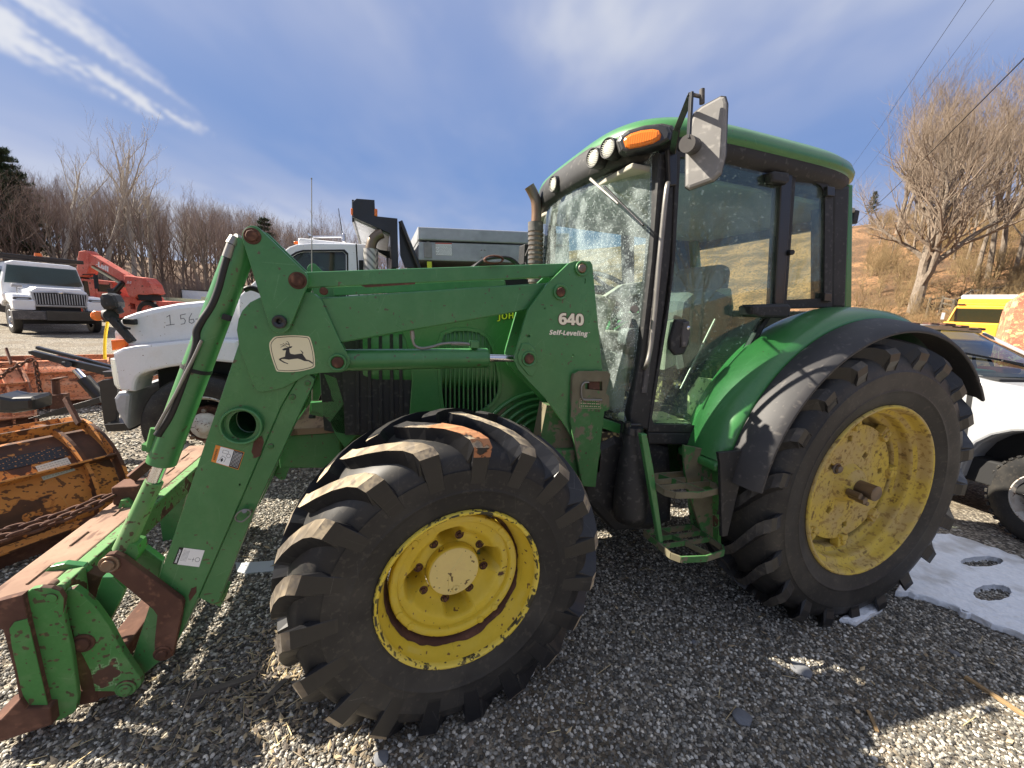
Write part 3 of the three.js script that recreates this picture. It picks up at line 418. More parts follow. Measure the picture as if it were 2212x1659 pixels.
  part('pin', [ringZ(atZ(730, 782, 0.711), 0.036, 0.024, 0.02)], M.green, loader); part('pin', pinZ(atZ(730, 782, 0.72), 0.024, 0.016), M.rustPin, loader);
  part('pin', pinZ(atZ(700, 629, 0.70), 0.016, 0.02), M.rustPin, loader);
  // leveling cylinder on the arm
  const c0 = atZ(528, 520, 0.672), c1 = atZ(349, 999, 0.672), cd = c1.clone().sub(c0).normalize(), q1 = atZ(330, 1040, 0.672), q2 = atZ(266, 1186, 0.672);
  both('leveling_cylinder', [rod(c0, c1, 0.050, 0.050, 32), rod(c1.clone().addScaledVector(cd, -0.01), c1.clone().addScaledVector(cd, 0.006), 0.047, 0.04, 32)], M.green, loader);
  both('cylinder_rod', rod(c1, atZ(326, 1052, 0.672), 0.024, 0.024, 24), M.chrome, loader, 'chromed piston rod');
  both('rod_cover', rod(atZ(333, 1040, 0.672), q2, 0.031, 0.034, 24), M.greenPale, loader);
  part('rod_yoke', [plate([[247, 1186], [262, 1170], [296, 1178], [300, 1196], [290, 1215], [262, 1210]], 0.70, 0.07), pinZ(atZ(246, 1213, 0.715), 0.02, 0.016)], M.greenWorn, loader);
  part('cylinder_port', [plate([[305, 960], [327, 964], [326, 980], [304, 973]], 0.70, 0.05), rod(atZ(333, 925, 0.69), atZ(324, 966, 0.69), 0.012, 0.014)], M.greenWorn, loader);
  part('hydraulic_hose', hose([[497, 552], [489, 580], [478, 622], [462, 662], [442, 692], [430, 715], [430, 733], [428, 748], [400, 830], [372, 900], [345, 940]].map((p) => atZ(p[0] - 4, p[1], 0.715)), 0.0145, 80, 10), M.hoseRubber, loader, 'thick black hydraulic hose along the cylinder');
  part('hydraulic_hose', hose([[436, 735], [420, 770], [402, 805], [380, 850], [355, 895], [337, 928]].map((p) => atZ(p[0], p[1], 0.735)), 0.006, 60, 8), M.steel, loader, 'thin steel return line along the cylinder');
  part('hose_fitting', [rod(atZ(491, 556, 0.715), atZ(500, 528, 0.715), 0.018, 0.016), rod(atZ(500, 528, 0.715), atZ(508, 512, 0.71), 0.02, 0.017, 6), rod(atZ(508, 512, 0.71), atZ(522, 519, 0.69), 0.014, 0.014)], M.steel, loader);
  part('cable_tie', [rod(c0.clone().addScaledVector(cd, 0.53), c0.clone().addScaledVector(cd, 0.545), 0.0525, 0.0525, 28)], M.black, loader); part('cable_tie_lock', box(0, 0, 0, 0.03, 0.022, 0.018, 0.003).rotateZ(-0.3).translate(...atZ(490, 686, 0.725).toArray()), M.black, loader);
  part('hose_loop', hose([[528, 626], [540, 622], [560, 628], [590, 650], [620, 668]].map((p) => atZ(p[0], p[1], 0.60)), 0.011, 30, 8), M.hoseRubber, loader);
  // lift cylinder
  const l0 = atZ(738, 778, 0.645), l1 = atZ(1051, 773, 0.645), l2 = atZ(1140, 775, 0.645);
  both('lift_cylinder', [rod(l0, l1, 0.048, 0.048, 36), rod(l1, l1.clone().add(V(0.006, 0, 0)), 0.047, 0.043, 36), rod(l0.clone().add(V(-0.02, 0, 0)), l0.clone().add(V(0.06, 0, 0)), 0.043, 0.043, 28)], M.green, loader);
  both('cylinder_rod', rod(l1, l2, 0.019, 0.019, 24), M.chrome, loader, 'chromed lift piston rod');
  part('port_block', box(...atZ(1024, 744, 0.66).toArray(), 0.04, 0.035, 0.035, 0.004), M.green, loader);
  part('hydraulic_line', [hose([[891, 716], [892, 735], [896, 746], [908, 752], [930, 750], [955, 743], [985, 741], [1012, 743]].map((p) => atZ(p[0], p[1], 0.67)), 0.0065, 50, 8), rod(atZ(890, 714, 0.67), atZ(892, 732, 0.67), 0.01), rod(atZ(975, 742, 0.67), atZ(1014, 744, 0.66), 0.009)], M.steel, loader);
  // mast
  const mast = [[1228, 569], [1242, 564], [1275, 564], [1280, 572], [1301, 800], [1302, 850], [1292, 985], [1262, 985], [1244, 962], [1216, 912], [1181, 864], [1147, 829], [1119, 798], [1112, 782], [1112, 768], [1115, 756], [1140, 670], [1181, 614]];
  both('mast_plate', plate(mast, 0.735, 0.016, { holes: [circ(1142, 726, 4, 12), circ(1238, 768, 3.2, 12), circ(1177, 666, 2.2, 10), [[1263, 601], [1266, 601], [1265, 613], [1262, 613]]], b: 0.0015 }), M.green, loader);
  part('mast_plate', plate(mast, 0.735, 0.016).translate(0, 0, -0.16), M.green, loader);
  both('mast_post', plate([[1181, 875], [1167, 947], [1185, 1000], [1236, 1050], [1288, 1052], [1300, 900], [1240, 880]], 0.69, 0.10), M.greenMudHeavy, loader);
  part('mast_foot', [plate([[1239, 1045], [1262, 1045], [1264, 1066], [1243, 1064]], 0.66, 0.06)], M.rust, loader);
  both('latch_bracket', plate([[1237, 818], [1240, 807], [1250, 801], [1312, 801], [1320, 808], [1310, 850], [1317, 855], [1317, 885], [1306, 890], [1287, 1053], [1258, 1051], [1246, 985], [1232, 912]], 0.760, 0.026, { holes: [[[1262, 822], [1303, 822], [1303, 846], [1262, 842]]], b: 0.005 }), M.greenMud, loader);
  part('latch_block', plate([[1272, 824], [1296, 824], [1296, 843], [1272, 841]], 0.75, 0.03), M.rust, loader);
  part('latch_handle', hose([[1272, 826], [1262, 827], [1257, 834], [1257, 858], [1260, 863], [1270, 864], [1300, 864]].map((p) => atZ(p[0], p[1], 0.767)), 0.0045, 40, 8), M.steel, loader);
  part('mast_boss', plate([[1128, 742], [1144, 741], [1156, 753], [1161, 771], [1158, 800], [1150, 813], [1142, 811], [1121, 785], [1118, 768]], 0.742, 0.008, { b: 0.003 }), M.green, loader);
  for (const [u, v, r, m] of [[1256, 580, 0.022, M.rustSteel], [1210, 631, 0.023, M.rustPin], [1142, 775, 0.024, M.rustPin]]) { part('pin_collar', ringZ(atZ(u, v, 0.735), r + 0.014, r - 0.002, 0.014), M.green, loader); part('pin', pinZ(atZ(u, v, 0.744), r, 0.014, 8), m, loader); }
  // lettering and stickers
  part('model_number', stickZ([[1190, 668], [1277, 672], [1277, 711], [1190, 707]], 0.7375), print(512, 232, (x) => { x.font = 'bold 196px sans-serif'; x.textAlign = 'center'; x.textBaseline = 'middle'; x.lineJoin = 'round'; x.lineWidth = 26; x.strokeStyle = '#4c3a2c'; x.strokeText('640', 256, 118, 480); x.fillStyle = '#ece4cc'; x.fillText('640', 256, 118, 480); x.lineWidth = 8; x.strokeStyle = '#ece4cc'; x.strokeText('640', 256, 118, 480); }), loader);
  part('model_name', stickZ([[1184, 708], [1279, 712], [1279, 734], [1184, 730]], 0.7378), print(640, 148, (x) => { x.font = 'bold 90px sans-serif'; x.setTransform(1, 0, -0.22, 1, 26, 0); x.lineWidth = 5; x.fillStyle = '#e9e2d0'; x.strokeStyle = '#e9e2d0'; x.fillText('Self-Leveling', 8, 96, 560); x.strokeText('Self-Leveling', 8, 96, 560); x.font = 'bold 30px sans-serif'; x.fillText('™', 572, 60); }), loader);
  part('casting_plate', stickZ([[1252, 860], [1299, 862], [1298, 884], [1251, 882]], 0.7615), print(320, 150, (x) => { x.strokeStyle = 'rgba(196,180,150,.8)'; x.lineWidth = 6; x.strokeRect(6, 6, 308, 138); x.fillStyle = 'rgba(196,180,150,.8)'; for (let r = 0; r < 3; r++) for (let i = 0; i < 9; i++) x.fillRect(20 + i * 32, 26 + r * 40, 14 + (i * 7 + r * 5) % 14, 16); }), loader);
  part('emblem', stickZ([[580, 722], [684, 722], [684, 808], [580, 808]], 0.7135), print(1024, 848, (x, w, h) => {
    const P = (p) => [(p[0] - 582) / 422 * 984 + 12, (p[1] - 1165) / 350 * 812 + 12];
    const path = (pts, close = true) => { x.beginPath(); pts.forEach((p, i) => { const q = P(p); i ? x.lineTo(q[0], q[1]) : x.moveTo(q[0], q[1]); }); if (close) x.closePath(); };
    const shield = (k) => { const c = [793, 1340], s = (p) => P([c[0] + (p[0] - c[0]) * k, c[1] + (p[1] - c[1]) * k]), o = [[600, 1215], [640, 1180], [790, 1168], [935, 1178], [958, 1200], [1000, 1440], [985, 1468], [840, 1510], [660, 1502], [640, 1480], [583, 1255]].map(s); x.beginPath(); x.moveTo(...o[0]); x.quadraticCurveTo(...s([612, 1190]), ...o[1]); x.quadraticCurveTo(...s([790, 1160]), ...o[3]); x.quadraticCurveTo(...s([950, 1182]), ...o[4]); x.quadraticCurveTo(...s([1004, 1330]), ...o[5]); x.quadraticCurveTo(...s([1004, 1458]), ...o[6]); x.quadraticCurveTo(...s([840, 1520]), ...o[8]); x.quadraticCurveTo(...s([645, 1500]), ...o[9]); x.quadraticCurveTo(...s([585, 1330]), ...o[10]); x.quadraticCurveTo(...s([585, 1225]), ...o[0]); x.closePath(); };
    shield(1); x.fillStyle = '#e2d9b4'; x.fill(); shield(0.925); x.lineWidth = 13; x.strokeStyle = '#24201c'; x.stroke();
    x.fillStyle = '#2c2a2a';
    path([[697, 1300], [722, 1284], [748, 1280], [768, 1270], [791, 1269], [781, 1284], [764, 1288], [766, 1322], [776, 1338], [812, 1344], [868, 1336], [886, 1336], [872, 1318], [862, 1302], [880, 1314], [894, 1330], [886, 1342], [900, 1362], [920, 1390], [950, 1398], [982, 1420], [978, 1430], [940, 1408], [900, 1404], [868, 1390], [840, 1382], [800, 1386], [760, 1392], [720, 1386], [694, 1386], [690, 1394], [720, 1412], [752, 1426], [752, 1434], [712, 1420], [676, 1400], [668, 1386], [690, 1374], [724, 1364], [728, 1330], [734, 1304], [712, 1308]]); x.fill();
    x.lineWidth = 14; x.lineCap = 'round'; x.strokeStyle = '#2c2a2a';
    for (const a of [[[762, 1274], [764, 1252], [754, 1232], [740, 1224]], [[764, 1256], [744, 1250], [722, 1252], [706, 1244]], [[748, 1250], [730, 1240]], [[752, 1278], [730, 1264], [704, 1268], [686, 1278]], [[722, 1266], [700, 1256], [682, 1256]], [[762, 1262], [756, 1242]]]) { path(a, false); x.lineWidth = 11; x.stroke(); }
  }), loader, 'cream shield emblem with a leaping black deer');
  const label = (title, col, cells) => print(520, 360, (x, w, h) => { x.fillStyle = '#e9e9e6'; x.fillRect(0, 0, w, h); x.fillStyle = col; x.fillRect(0, 0, 90, h); x.save(); x.translate(62, h - 20); x.rotate(-Math.PI / 2); x.fillStyle = col === '#1c1c1c' ? '#fff' : '#1c1c1c'; x.font = 'bold 50px sans-serif'; x.fillText(title, 4, 0, h - 40); x.restore(); cells(x, w, h); x.lineWidth = 10; x.strokeStyle = '#d98636'; if (col !== '#1c1c1c') x.strokeRect(5, 5, w - 10, h - 10); });
  const txt = (x, X, Y, W2, n, c) => { x.fillStyle = c; for (let i = 0; i < n; i++) for (let a = 0; a < W2; a += 26) x.fillRect(X + a, Y + i * 26, 10 + (a * 7 + i * 13) % 14, 9); };
  part('warning_sticker', stickZ([[466, 961], [528, 977], [515, 1015], [456, 997]], 0.7018), label('▲WARNING', '#e08a34', (x, w, h) => { x.fillStyle = '#1c1c1c'; x.fillRect(330, 0, 190, h); txt(x, 346, 30, 150, 12, '#e9e9e6'); x.strokeStyle = '#333'; x.lineWidth = 6; x.strokeRect(150, 60, 100, 60); x.beginPath(); x.arc(270, 150, 36, 0, 7); x.stroke(); x.beginPath(); x.moveTo(120, 300); x.lineTo(170, 180); x.lineTo(240, 210); x.lineTo(220, 300); x.stroke(); x.fillStyle = '#222'; x.beginPath(); x.moveTo(150, 260); x.lineTo(180, 220); x.lineTo(200, 270); x.lineTo(170, 310); x.fill(); }), loader, 'orange, white and black warning sticker on the arm');
  part('notice_sticker', stickZ([[387, 1182], [442, 1189], [430, 1225], [373, 1218]], 0.7018), label('IMPORTANT', '#1c1c1c', (x, w, h) => { txt(x, 110, 30, 110, 10, '#777'); x.strokeStyle = '#333'; x.lineWidth = 7; x.beginPath(); x.moveTo(250, 220); x.lineTo(310, 220); x.moveTo(330, 220); x.lineTo(380, 220); x.moveTo(355, 180); x.lineTo(355, 260); x.stroke(); x.beginPath(); x.arc(440, 210, 44, 0, 7); x.stroke(); }), loader, 'white and black notice sticker low on the arm');

  // ---- chassis, hood, nose
  const body = sub('hood', T), hoodPlan = (a, bx, x0, x1, ex = 2.6) => { const s = new THREE.Shape(); s.moveTo(x1, -a); s.lineTo(x1, a); s.lineTo(x0 + bx, a); for (let i = 1; i <= 20; i++) { const t = Math.PI / 2 + i / 20 * Math.PI, c = Math.cos(t), e = Math.sin(t); s.lineTo(x0 + bx + bx * Math.sign(c) * Math.pow(Math.abs(c), 2 / ex), a * Math.sign(e) * Math.pow(Math.abs(e), 2 / ex)); } s.lineTo(x1, -a); return s; };
  const upright = (s, y0, y1, b, bs = 4) => new THREE.ExtrudeGeometry(s, { depth: y1 - y0 - b, bevelEnabled: b > 0, bevelSize: b, bevelThickness: b, bevelOffset: -b, bevelSegments: bs, curveSegments: 8 }).rotateX(-Math.PI / 2).translate(0, y0, 0);
  const hoodTop = upright(hoodPlan(0.39, 0.30, -0.62, 0.92), 1.36, 1.64, 0.10, 6);
  { const p = hoodTop.attributes.position; for (let i = 0; i < p.count; i++) p.setY(i, p.getY(i) + 0.09 * ss(-0.6, 0.9, p.getX(i)) * ss(1.4, 1.6, p.getY(i))); hoodTop.computeVertexNormals(); }
  part('top_panel', toCreasedNormals(hoodTop, 0.6), M.greenGloss, body);
  // side panel with the oval louvre opening, black nose screen, lower ribbed panels
  const oval = [[957, 722], [980, 713], [1010, 712], [1035, 716], [1053, 729], [1064, 750], [1074, 790], [1080, 826], [1078, 850], [1066, 870], [1042, 890], [1010, 905], [975, 905], [957, 880], [952, 840], [948, 780], [949, 742]];
  const sp = [[862, 690], [1240, 640], [1240, 960], [1060, 960], [862, 950], [884, 900], [890, 820], [884, 760]];
  both('side_panel', plate(sp, 0.40, 0.02, { holes: [oval], b: 0.004 }), M.greenGloss, body);
  both('louvre_frame', plate(oval.map((p) => [1012 + (p[0] - 1012) * 1.07, 808 + (p[1] - 808) * 1.05]), 0.408, 0.018, { holes: [oval.map((p) => [1012 + (p[0] - 1012) * 0.985, 808 + (p[1] - 808) * 0.99])], b: 0.004 }), M.greenGloss, body);
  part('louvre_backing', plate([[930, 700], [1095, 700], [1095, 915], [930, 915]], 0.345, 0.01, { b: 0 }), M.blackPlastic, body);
  for (let k = 0; k < 14; k++) { const u = 953 + k * 9.4, top = 716 + Math.max(0, Math.abs(u - 1000) - 35) * 0.35 + (u > 1050 ? (u - 1050) * 1.6 : 0), q = [[u, top], [u + 3, top], [u + 3 + (k - 4) * 0.3, 900], [u + (k - 4) * 0.3, 900]]; part('louvre_slat', plate(q, 0.398, 0.045, { b: 0.001 }).applyMatrix4(new THREE.Matrix4()), M.green, body); }
  both('nose_screen', plate([[735, 720], [868, 706], [884, 760], [890, 820], [884, 900], [868, 940], [745, 940]], 0.385, 0.02), M.blackPlastic, body);
  for (const u of [768, 794, 818, 842, 862]) part('screen_rib', plate([[u, 722], [u + 7, 722], [u + 9, 935], [u + 1, 935]], 0.396, 0.02, { b: 0.002 }), M.blackPlastic, body);
  both('nose_cheek', plate([[735, 720], [760, 716], [755, 940], [700, 930], [690, 800]], 0.36, 0.08), M.blackPlastic, body);
  for (let k = 0; k < 5; k++) part('panel_rib', hose([[1048 + k * 14, 918 + k * 12], [1075 + k * 12, 886 + k * 11], [1110 + k * 9, 862 + k * 12], [1150 + k * 4, 850 + k * 13], [1200, 848 + k * 14]].map((p) => atZ(p[0], p[1], 0.405)), 0.013, 30, 8), M.greenGloss, body);
  part('mud_splash', plate([[1062, 895], [1085, 880], [1120, 876], [1140, 905], [1128, 935], [1100, 925], [1082, 912]], 0.402, 0.003, { b: 0 }), M.greenMudHeavy, body, 'dried grey mud splashed on the side panel');
  part('maker_name', sticker([[1074, 674], [1190, 664], [1190, 684], [1074, 694]].map((p) => atZ(p[0], p[1], 0.4065))), print(640, 110, (x) => { x.font = 'bold 104px sans-serif'; x.lineJoin = 'round'; x.lineWidth = 14; x.strokeStyle = '#1e2416'; x.strokeText('JOHN DEERE', 10, 92, 620); x.fillStyle = '#dfe234'; x.fillText('JOHN DEERE', 10, 92, 620); }), body);
  part('headlight', [plate([[700, 806], [722, 812], [738, 830], [741, 852], [735, 866], [705, 866], [694, 845]], 0.34, 0.06, { b: 0.012 })], M.lens, body);
  part('headlight', [plate([[700, 806], [722, 812], [738, 830], [741, 852], [735, 866], [705, 866], [694, 845]], 0.34, 0.06, { b: 0.012 })].map(mirrorZ), M.lens, body);
  part('headlight_bowl', [box(-0.53, 1.33, 0.16, 0.10, 0.16, 0.24, 0.02)], M.creamPlastic, body);
  const ch = sub('chassis', T);
  part('front_guard', [plate([[698, 806], [727, 816], [736, 845], [744, 872], [760, 902], [779, 931], [745, 968], [722, 935], [712, 912], [690, 892], [672, 888], [672, 870], [715, 866], [713, 845]], 0.36, 0.03), plate([[670, 870], [735, 880], [735, 912], [690, 900], [668, 895]], 0.34, 0.05)], M.green, ch);
  part('weight_bracket', [plate([[618, 940], [735, 932], [738, 1002], [724, 1012], [604, 1012], [600, 972]], 0.30, 0.60, { b: 0.01 })], M.green, ch);
  part('bracket_top', [plate([[632, 926], [738, 922], [738, 934], [620, 942]], 0.33, 0.66, { b: 0.004 })], M.rustFaded, ch);
  const ab = atZ(675, 926, 0.12);
  part('antenna_boot', lathe([[0, 0.085], [0.016, 0.08], [0.02, 0.06], [0.024, 0.035], [0.05, 0.02], [0.055, 0], [0, 0]].reverse(), 24).rotateX(-Math.PI / 2).translate(ab.x, ab.y, ab.z), M.blackPlastic, ch);
  part('whip_antenna', [rod(ab, atZ(673, 386, 0.12), 0.0035, 0.0022, 8), pinZ(atZ(673, 386, 0.12), 0.004, 0.006, 8)], M.steel, ch, 'tall thin whip antenna');
  part('frame', [boxMM(-0.55, 2.3, 0.72, 1.05, -0.24, 0.24, 0.03), boxMM(0.55, 2.6, 0.55, 1.0, -0.30, 0.30, 0.05), boxMM(-0.3, 0.9, 1.0, 1.4, -0.33, 0.33, 0.02)], M.greenMud, ch);
  part('front_axle', [bar(V(0, 0.62, -0.9), V(0, 0.62, 0.9), 0.16, 0.18), rod(V(0, 0.6, 0.7), V(0, 0.6, 0.9), 0.13, 0.13, 28), rod(V(0, 0.6, -0.7), V(0, 0.6, -0.9), 0.13, 0.13, 28)], M.greenMud, ch);
  part('rear_axle', [rod(V(2.375, 0.82, -1.0), V(2.375, 0.82, 1.0), 0.13, 0.13, 28), rod(V(2.375, 0.82, -0.5), V(2.375, 0.82, 0.5), 0.24, 0.24, 28)], M.greenMud, ch);
  part('cross_member', [boxMM(0.45, 0.85, 0.86, 1.02, -0.72, 0.72, 0.02)], M.greenMud, ch);
  // exhaust
  const ex = sub('exhaust_stack', T), ez = -0.37;
  part('muffler', rod(atZ(1157, 640, ez), atZ(1157, 498, ez), 0.052, 0.052, 32), M.stack, ex);
  for (let k = 0; k < 14; k++) { const a = atZ(1157, 500 + k * 10, ez); part('heat_shield_band', rod(a, a.clone().add(V(0, 0.018, 0)), 0.057, 0.057, 32), M.blackFade, ex); }
  part('muffler_cap', rod(atZ(1157, 500, ez), atZ(1157, 480, ez), 0.056, 0.056, 32), M.blackFade, ex);
  part('tail_pipe', hose([atZ(1157, 500, ez), atZ(1159, 455, ez), atZ(1157, 432, ez), atZ(1150, 415, ez), atZ(1143, 402, ez)], 0.037, 40, 24), M.rustSteel, ex, 'curved rusty chrome tail pipe');

  for (let k = 0; k < 4; k++) part('hydraulic_hose', hose([[1010 - k * 8, 600], [1022 + k * 4, 580 - k * 4], [1045 + k * 3, 562 - k * 2], [1075, 553 - k * 0.5 + 3], [1102, 558 + k], [1120, 572 + k * 2], [1130, 595]].map((p) => atZ(p[0], p[1], -0.1 - k * 0.03)), 0.010, 40, 8), M.hoseRubber, T);
  // ---- cab
  const cab = sub('cab', T), zd = 0.765;
  part('front_pillar', [plate([[1426, 329], [1466, 322], [1464, 400], [1450, 560], [1432, 700], [1412, 850], [1404, 932], [1363, 917], [1362, 895], [1385, 760], [1408, 560]], zd, 0.07, { b: 0.012 })], M.blackPlastic, cab);
  part('front_pillar', [plate([[1426, 329], [1466, 322], [1464, 400], [1450, 560], [1432, 700], [1412, 850], [1404, 932], [1363, 917], [1362, 895], [1385, 760], [1408, 560]], zd, 0.07, { b: 0.012 })].map(mirrorZ), M.blackPlastic, cab);
  part('pillar_strip', plate([[1434, 420], [1446, 418], [1424, 640], [1398, 850], [1388, 850], [1412, 640]], zd + 0.012, 0.016, { b: 0.006 }), M.blackFade, cab);
  part('grab_rail', hose([[1445, 395], [1441, 402], [1428, 520], [1413, 690], [1404, 760], [1397, 787], [1392, 795]].map((p, i) => atZ(p[0], p[1], i === 0 || i === 6 ? zd : zd + 0.045)), 0.0115, 60, 12), M.steel, cab, 'worn steel grab rail on the cab pillar');
  const doorOuter = [[1460, 326], [1575, 331], [1702, 362], [1690, 655], [1664, 690], [1650, 712], [1590, 825], [1528, 936], [1400, 934], [1408, 870], [1446, 640], [1452, 560]];
  const doorGlass = [[1468, 336], [1575, 341], [1692, 370], [1679, 652], [1658, 686], [1643, 706], [1582, 818], [1518, 921], [1412, 919], [1406, 905], [1440, 693], [1456, 560]];
  both('door_frame', plate(doorOuter, zd + 0.008, 0.035, { holes: [doorGlass], b: 0.006 }), M.blackPlastic, cab);
  both('door_glass', plate(doorGlass.map((p) => [1550 + (p[0] - 1550) * 1.012, 640 + (p[1] - 640) * 1.006]), zd - 0.006, 0.005, { b: 0 }), M.glass, cab);
  both('rear_pillar', plate([[1690, 366], [1714, 369], [1694, 658], [1674, 658]], zd + 0.012, 0.06, { b: 0.006 }), M.blackPaint, cab);
  const qg = [[1716, 378], [1760, 386], [1778, 397], [1790, 420], [1788, 652], [1694, 657]];
  both('quarter_window', plate(qg, zd - 0.01, 0.005, { b: 0 }), M.glass, cab);
  both('quarter_frame', plate([[1708, 370], [1762, 378], [1786, 392], [1800, 418], [1798, 664], [1686, 668]], zd + 0.002, 0.035, { holes: [[[1718, 381], [1758, 389], [1775, 400], [1784, 420], [1782, 646], [1698, 650]]], b: 0.005 }), M.blackPlastic, cab);
  both('corner_post', plate([[1800, 400], [1838, 400], [1828, 666], [1796, 666]], zd - 0.03, 0.14, { b: 0.02 }), M.blackPlastic, cab);
  both('corner_trim', plate([[1833, 396], [1844, 398], [1841, 665], [1824, 665]], zd - 0.04, 0.2, { b: 0.012 }), M.greenGloss, cab);
  for (const q of [[[1788, 402], [1804, 404], [1804, 424], [1788, 422]], [[1782, 632], [1797, 634], [1796, 652], [1781, 650]]]) part('window_hinge', plate(q, zd + 0.02, 0.03), M.blackPaint, cab);
  part('window_latch', [plate([[1666, 372], [1676, 368], [1706, 372], [1708, 390], [1700, 398], [1670, 392]], zd + 0.04, 0.05, { b: 0.012 })], M.blackPlastic, cab); part('window_knob', rod(atZ(1703, 546, zd), atZ(1712, 545, zd + 0.03), 0.016, 0.014), M.blackPlastic, cab);
  part('door_sill', plate([[1399, 934], [1530, 936], [1514, 962], [1402, 960]], zd + 0.006, 0.10, { b: 0.01 }), M.blackPlastic, cab);
  part('door_handle', [plate([[1462, 690], [1484, 690], [1490, 705], [1490, 742], [1478, 766], [1460, 768], [1449, 755], [1449, 735]], zd + 0.04, 0.03, { b: 0.010, holes: [[[1468, 722], [1478, 722], [1472, 756], [1464, 754]]] })], M.blackPlastic, cab);
  part('door_lock', [pinZ(atZ(1485, 708, zd + 0.042), 0.011, 0.01, 20)], M.chrome, cab);
  part('door_grip', [plate([[1478, 697], [1490, 694], [1493, 720], [1484, 750], [1474, 750], [1474, 720]], zd + 0.05, 0.03, { b: 0.008 })], M.blackFade, cab);
  part('gas_strut', rod(atZ(1545, 690, zd - 0.08), atZ(1470, 840, zd - 0.04), 0.008, 0.006, 10), M.steel, cab);
  part('indicator_housing', plate([[1626, 662], [1634, 658], [1706, 656], [1711, 662], [1708, 684], [1700, 688], [1640, 686], [1627, 680]], 0.86, 0.10, { b: 0.015 }), M.blackPlastic, cab);
  // windscreen: one curved sheet from pillar to pillar
  const ws = (off) => grid(40, 12, (u, t) => { const q = u * 2 - 1, y = 1.14 + (2.53 - 1.14) * t; return V(0.82 + 0.15 * Math.pow(Math.abs(q), 2.4) + off, y, -q * 0.735); });
  part('windscreen', own((() => { const g = ws(0); const uv = g.attributes.uv; for (let i = 0; i < uv.count; i++) uv.setXY(i, uv.getX(i) * 3.6, uv.getY(i) * 3.2); return g; })()), M.glassDusty, cab, 'dusty curved front windscreen');
  part('windscreen_base', grid(40, 2, (u, t) => { const q = u * 2 - 1; return V(0.815 + 0.15 * Math.pow(Math.abs(q), 2.4), 1.04 + 0.12 * t, -q * 0.738); }), M.blackPlastic, cab);
  part('screen_knob', [rod(atZ(1373, 668, 0.75), atZ(1370, 668, 0.80), 0.017, 0.02, 20)], M.blackFade, cab);
  { const a = atX(1276, 386, 0.80), b = atX(1335, 440, 0.79), c = atX(1390, 487, 0.83); part('wiper_arm', [rod(a, b, 0.007, 0.005, 8), rod(a.clone().add(V(-0.01, -0.01, 0.01)), b, 0.004, 0.004, 6)], M.steel, cab); part('wiper_blade', [bar(atX(1305, 402, 0.79), c, 0.008, 0.012)], M.blackPaint, cab); }
  // roof
  const RC = 1.66, sup = (a, b, th, e = 4.2) => { const c = Math.cos(th), s = Math.sin(th); return [0.945 * a * Math.sign(c) * Math.pow(Math.abs(c), 2 / e), b * Math.sign(s) * Math.pow(Math.abs(s), 2 / e)]; };
  const roofRings = (rows, n = 96) => grid(n, rows.length - 1, (u, t) => { const k = Math.round(t * (rows.length - 1)), r = rows[k], p = sup(r[1], r[2], u * 2 * Math.PI, r[3] ?? 4.2); return V(RC + p[0] + (r[4] ?? 0), r[0] + (r[5] ? r[5](p[0], p[1]) : 0), p[1]); });
  part('roof_shell', roofRings([[2.595, 0.88, 0.79], [2.61, 0.905, 0.812], [2.64, 0.91, 0.815], [2.675, 0.895, 0.80], [2.705, 0.865, 0.765], [2.73, 0.80, 0.70], [2.75, 0.65, 0.56], [2.765, 0.4, 0.34], [2.77, 0.001, 0.001]]), M.greenGloss, cab);
  part('roof_gutter', roofRings([[2.47, 0.70, 0.62], [2.47, 0.80, 0.72], [2.49, 0.83, 0.745], [2.53, 0.845, 0.762], [2.535, 0.87, 0.785], [2.575, 0.885, 0.798], [2.605, 0.89, 0.80]]), M.blackPlastic, cab);
  part('visor', grid(60, 8, (u, t) => { const th = Math.PI + (u - 0.5) * 1.72, k = [[2.49, 0.86, 0.80], [2.485, 0.90, 0.81], [2.50, 0.925, 0.822], [2.54, 0.935, 0.828], [2.59, 0.932, 0.826], [2.63, 0.922, 0.822], [2.655, 0.908, 0.812], [2.664, 0.897, 0.804], [2.668, 0.885, 0.79]][Math.round(t * 8)], p = sup(k[1], k[2], th, 3.6); return V(RC + p[0], k[0], p[1]); }), M.blackPlastic, cab);
  const lampAt = (p, n, r) => { const g = [lathe([[r * 0.55, -0.07], [r * 0.95, -0.06], [r, -0.02], [r, 0.012], [r * 0.93, 0.018], [r * 0.82, 0.012]], 32)], q = new THREE.Quaternion().setFromUnitVectors(V(0, 0, 1), n.clone().normalize()), m = new THREE.Matrix4().compose(p, q, V(1, 1, 1)); part('work_lamp', g.map((x) => x.applyMatrix4(m)), M.blackPlastic, cab); part('work_lamp_lens', [lathe([[0, 0.016], [r * 0.5, 0.013], [r * 0.84, 0.006]].reverse(), 32).applyMatrix4(m), ].concat(Array.from({ length: 9 }, (_, i) => { const y = (i - 4) * r * 0.17, w = Math.sqrt(Math.max(0.0001, r * r * 0.62 - y * y)); return box(0, y, 0.013, w * 2, 0.002, 0.004, 0).applyMatrix4(m); })), M.lens, cab); };
  lampAt(atX(1284, 342, 0.76), V(-1, -0.1, 0.25), 0.050); lampAt(atX(1316, 321, 0.785), V(-1, -0.1, 0.35), 0.050); lampAt(atX(1198, 398, 0.765), V(-1, -0.1, 0.12), 0.050);
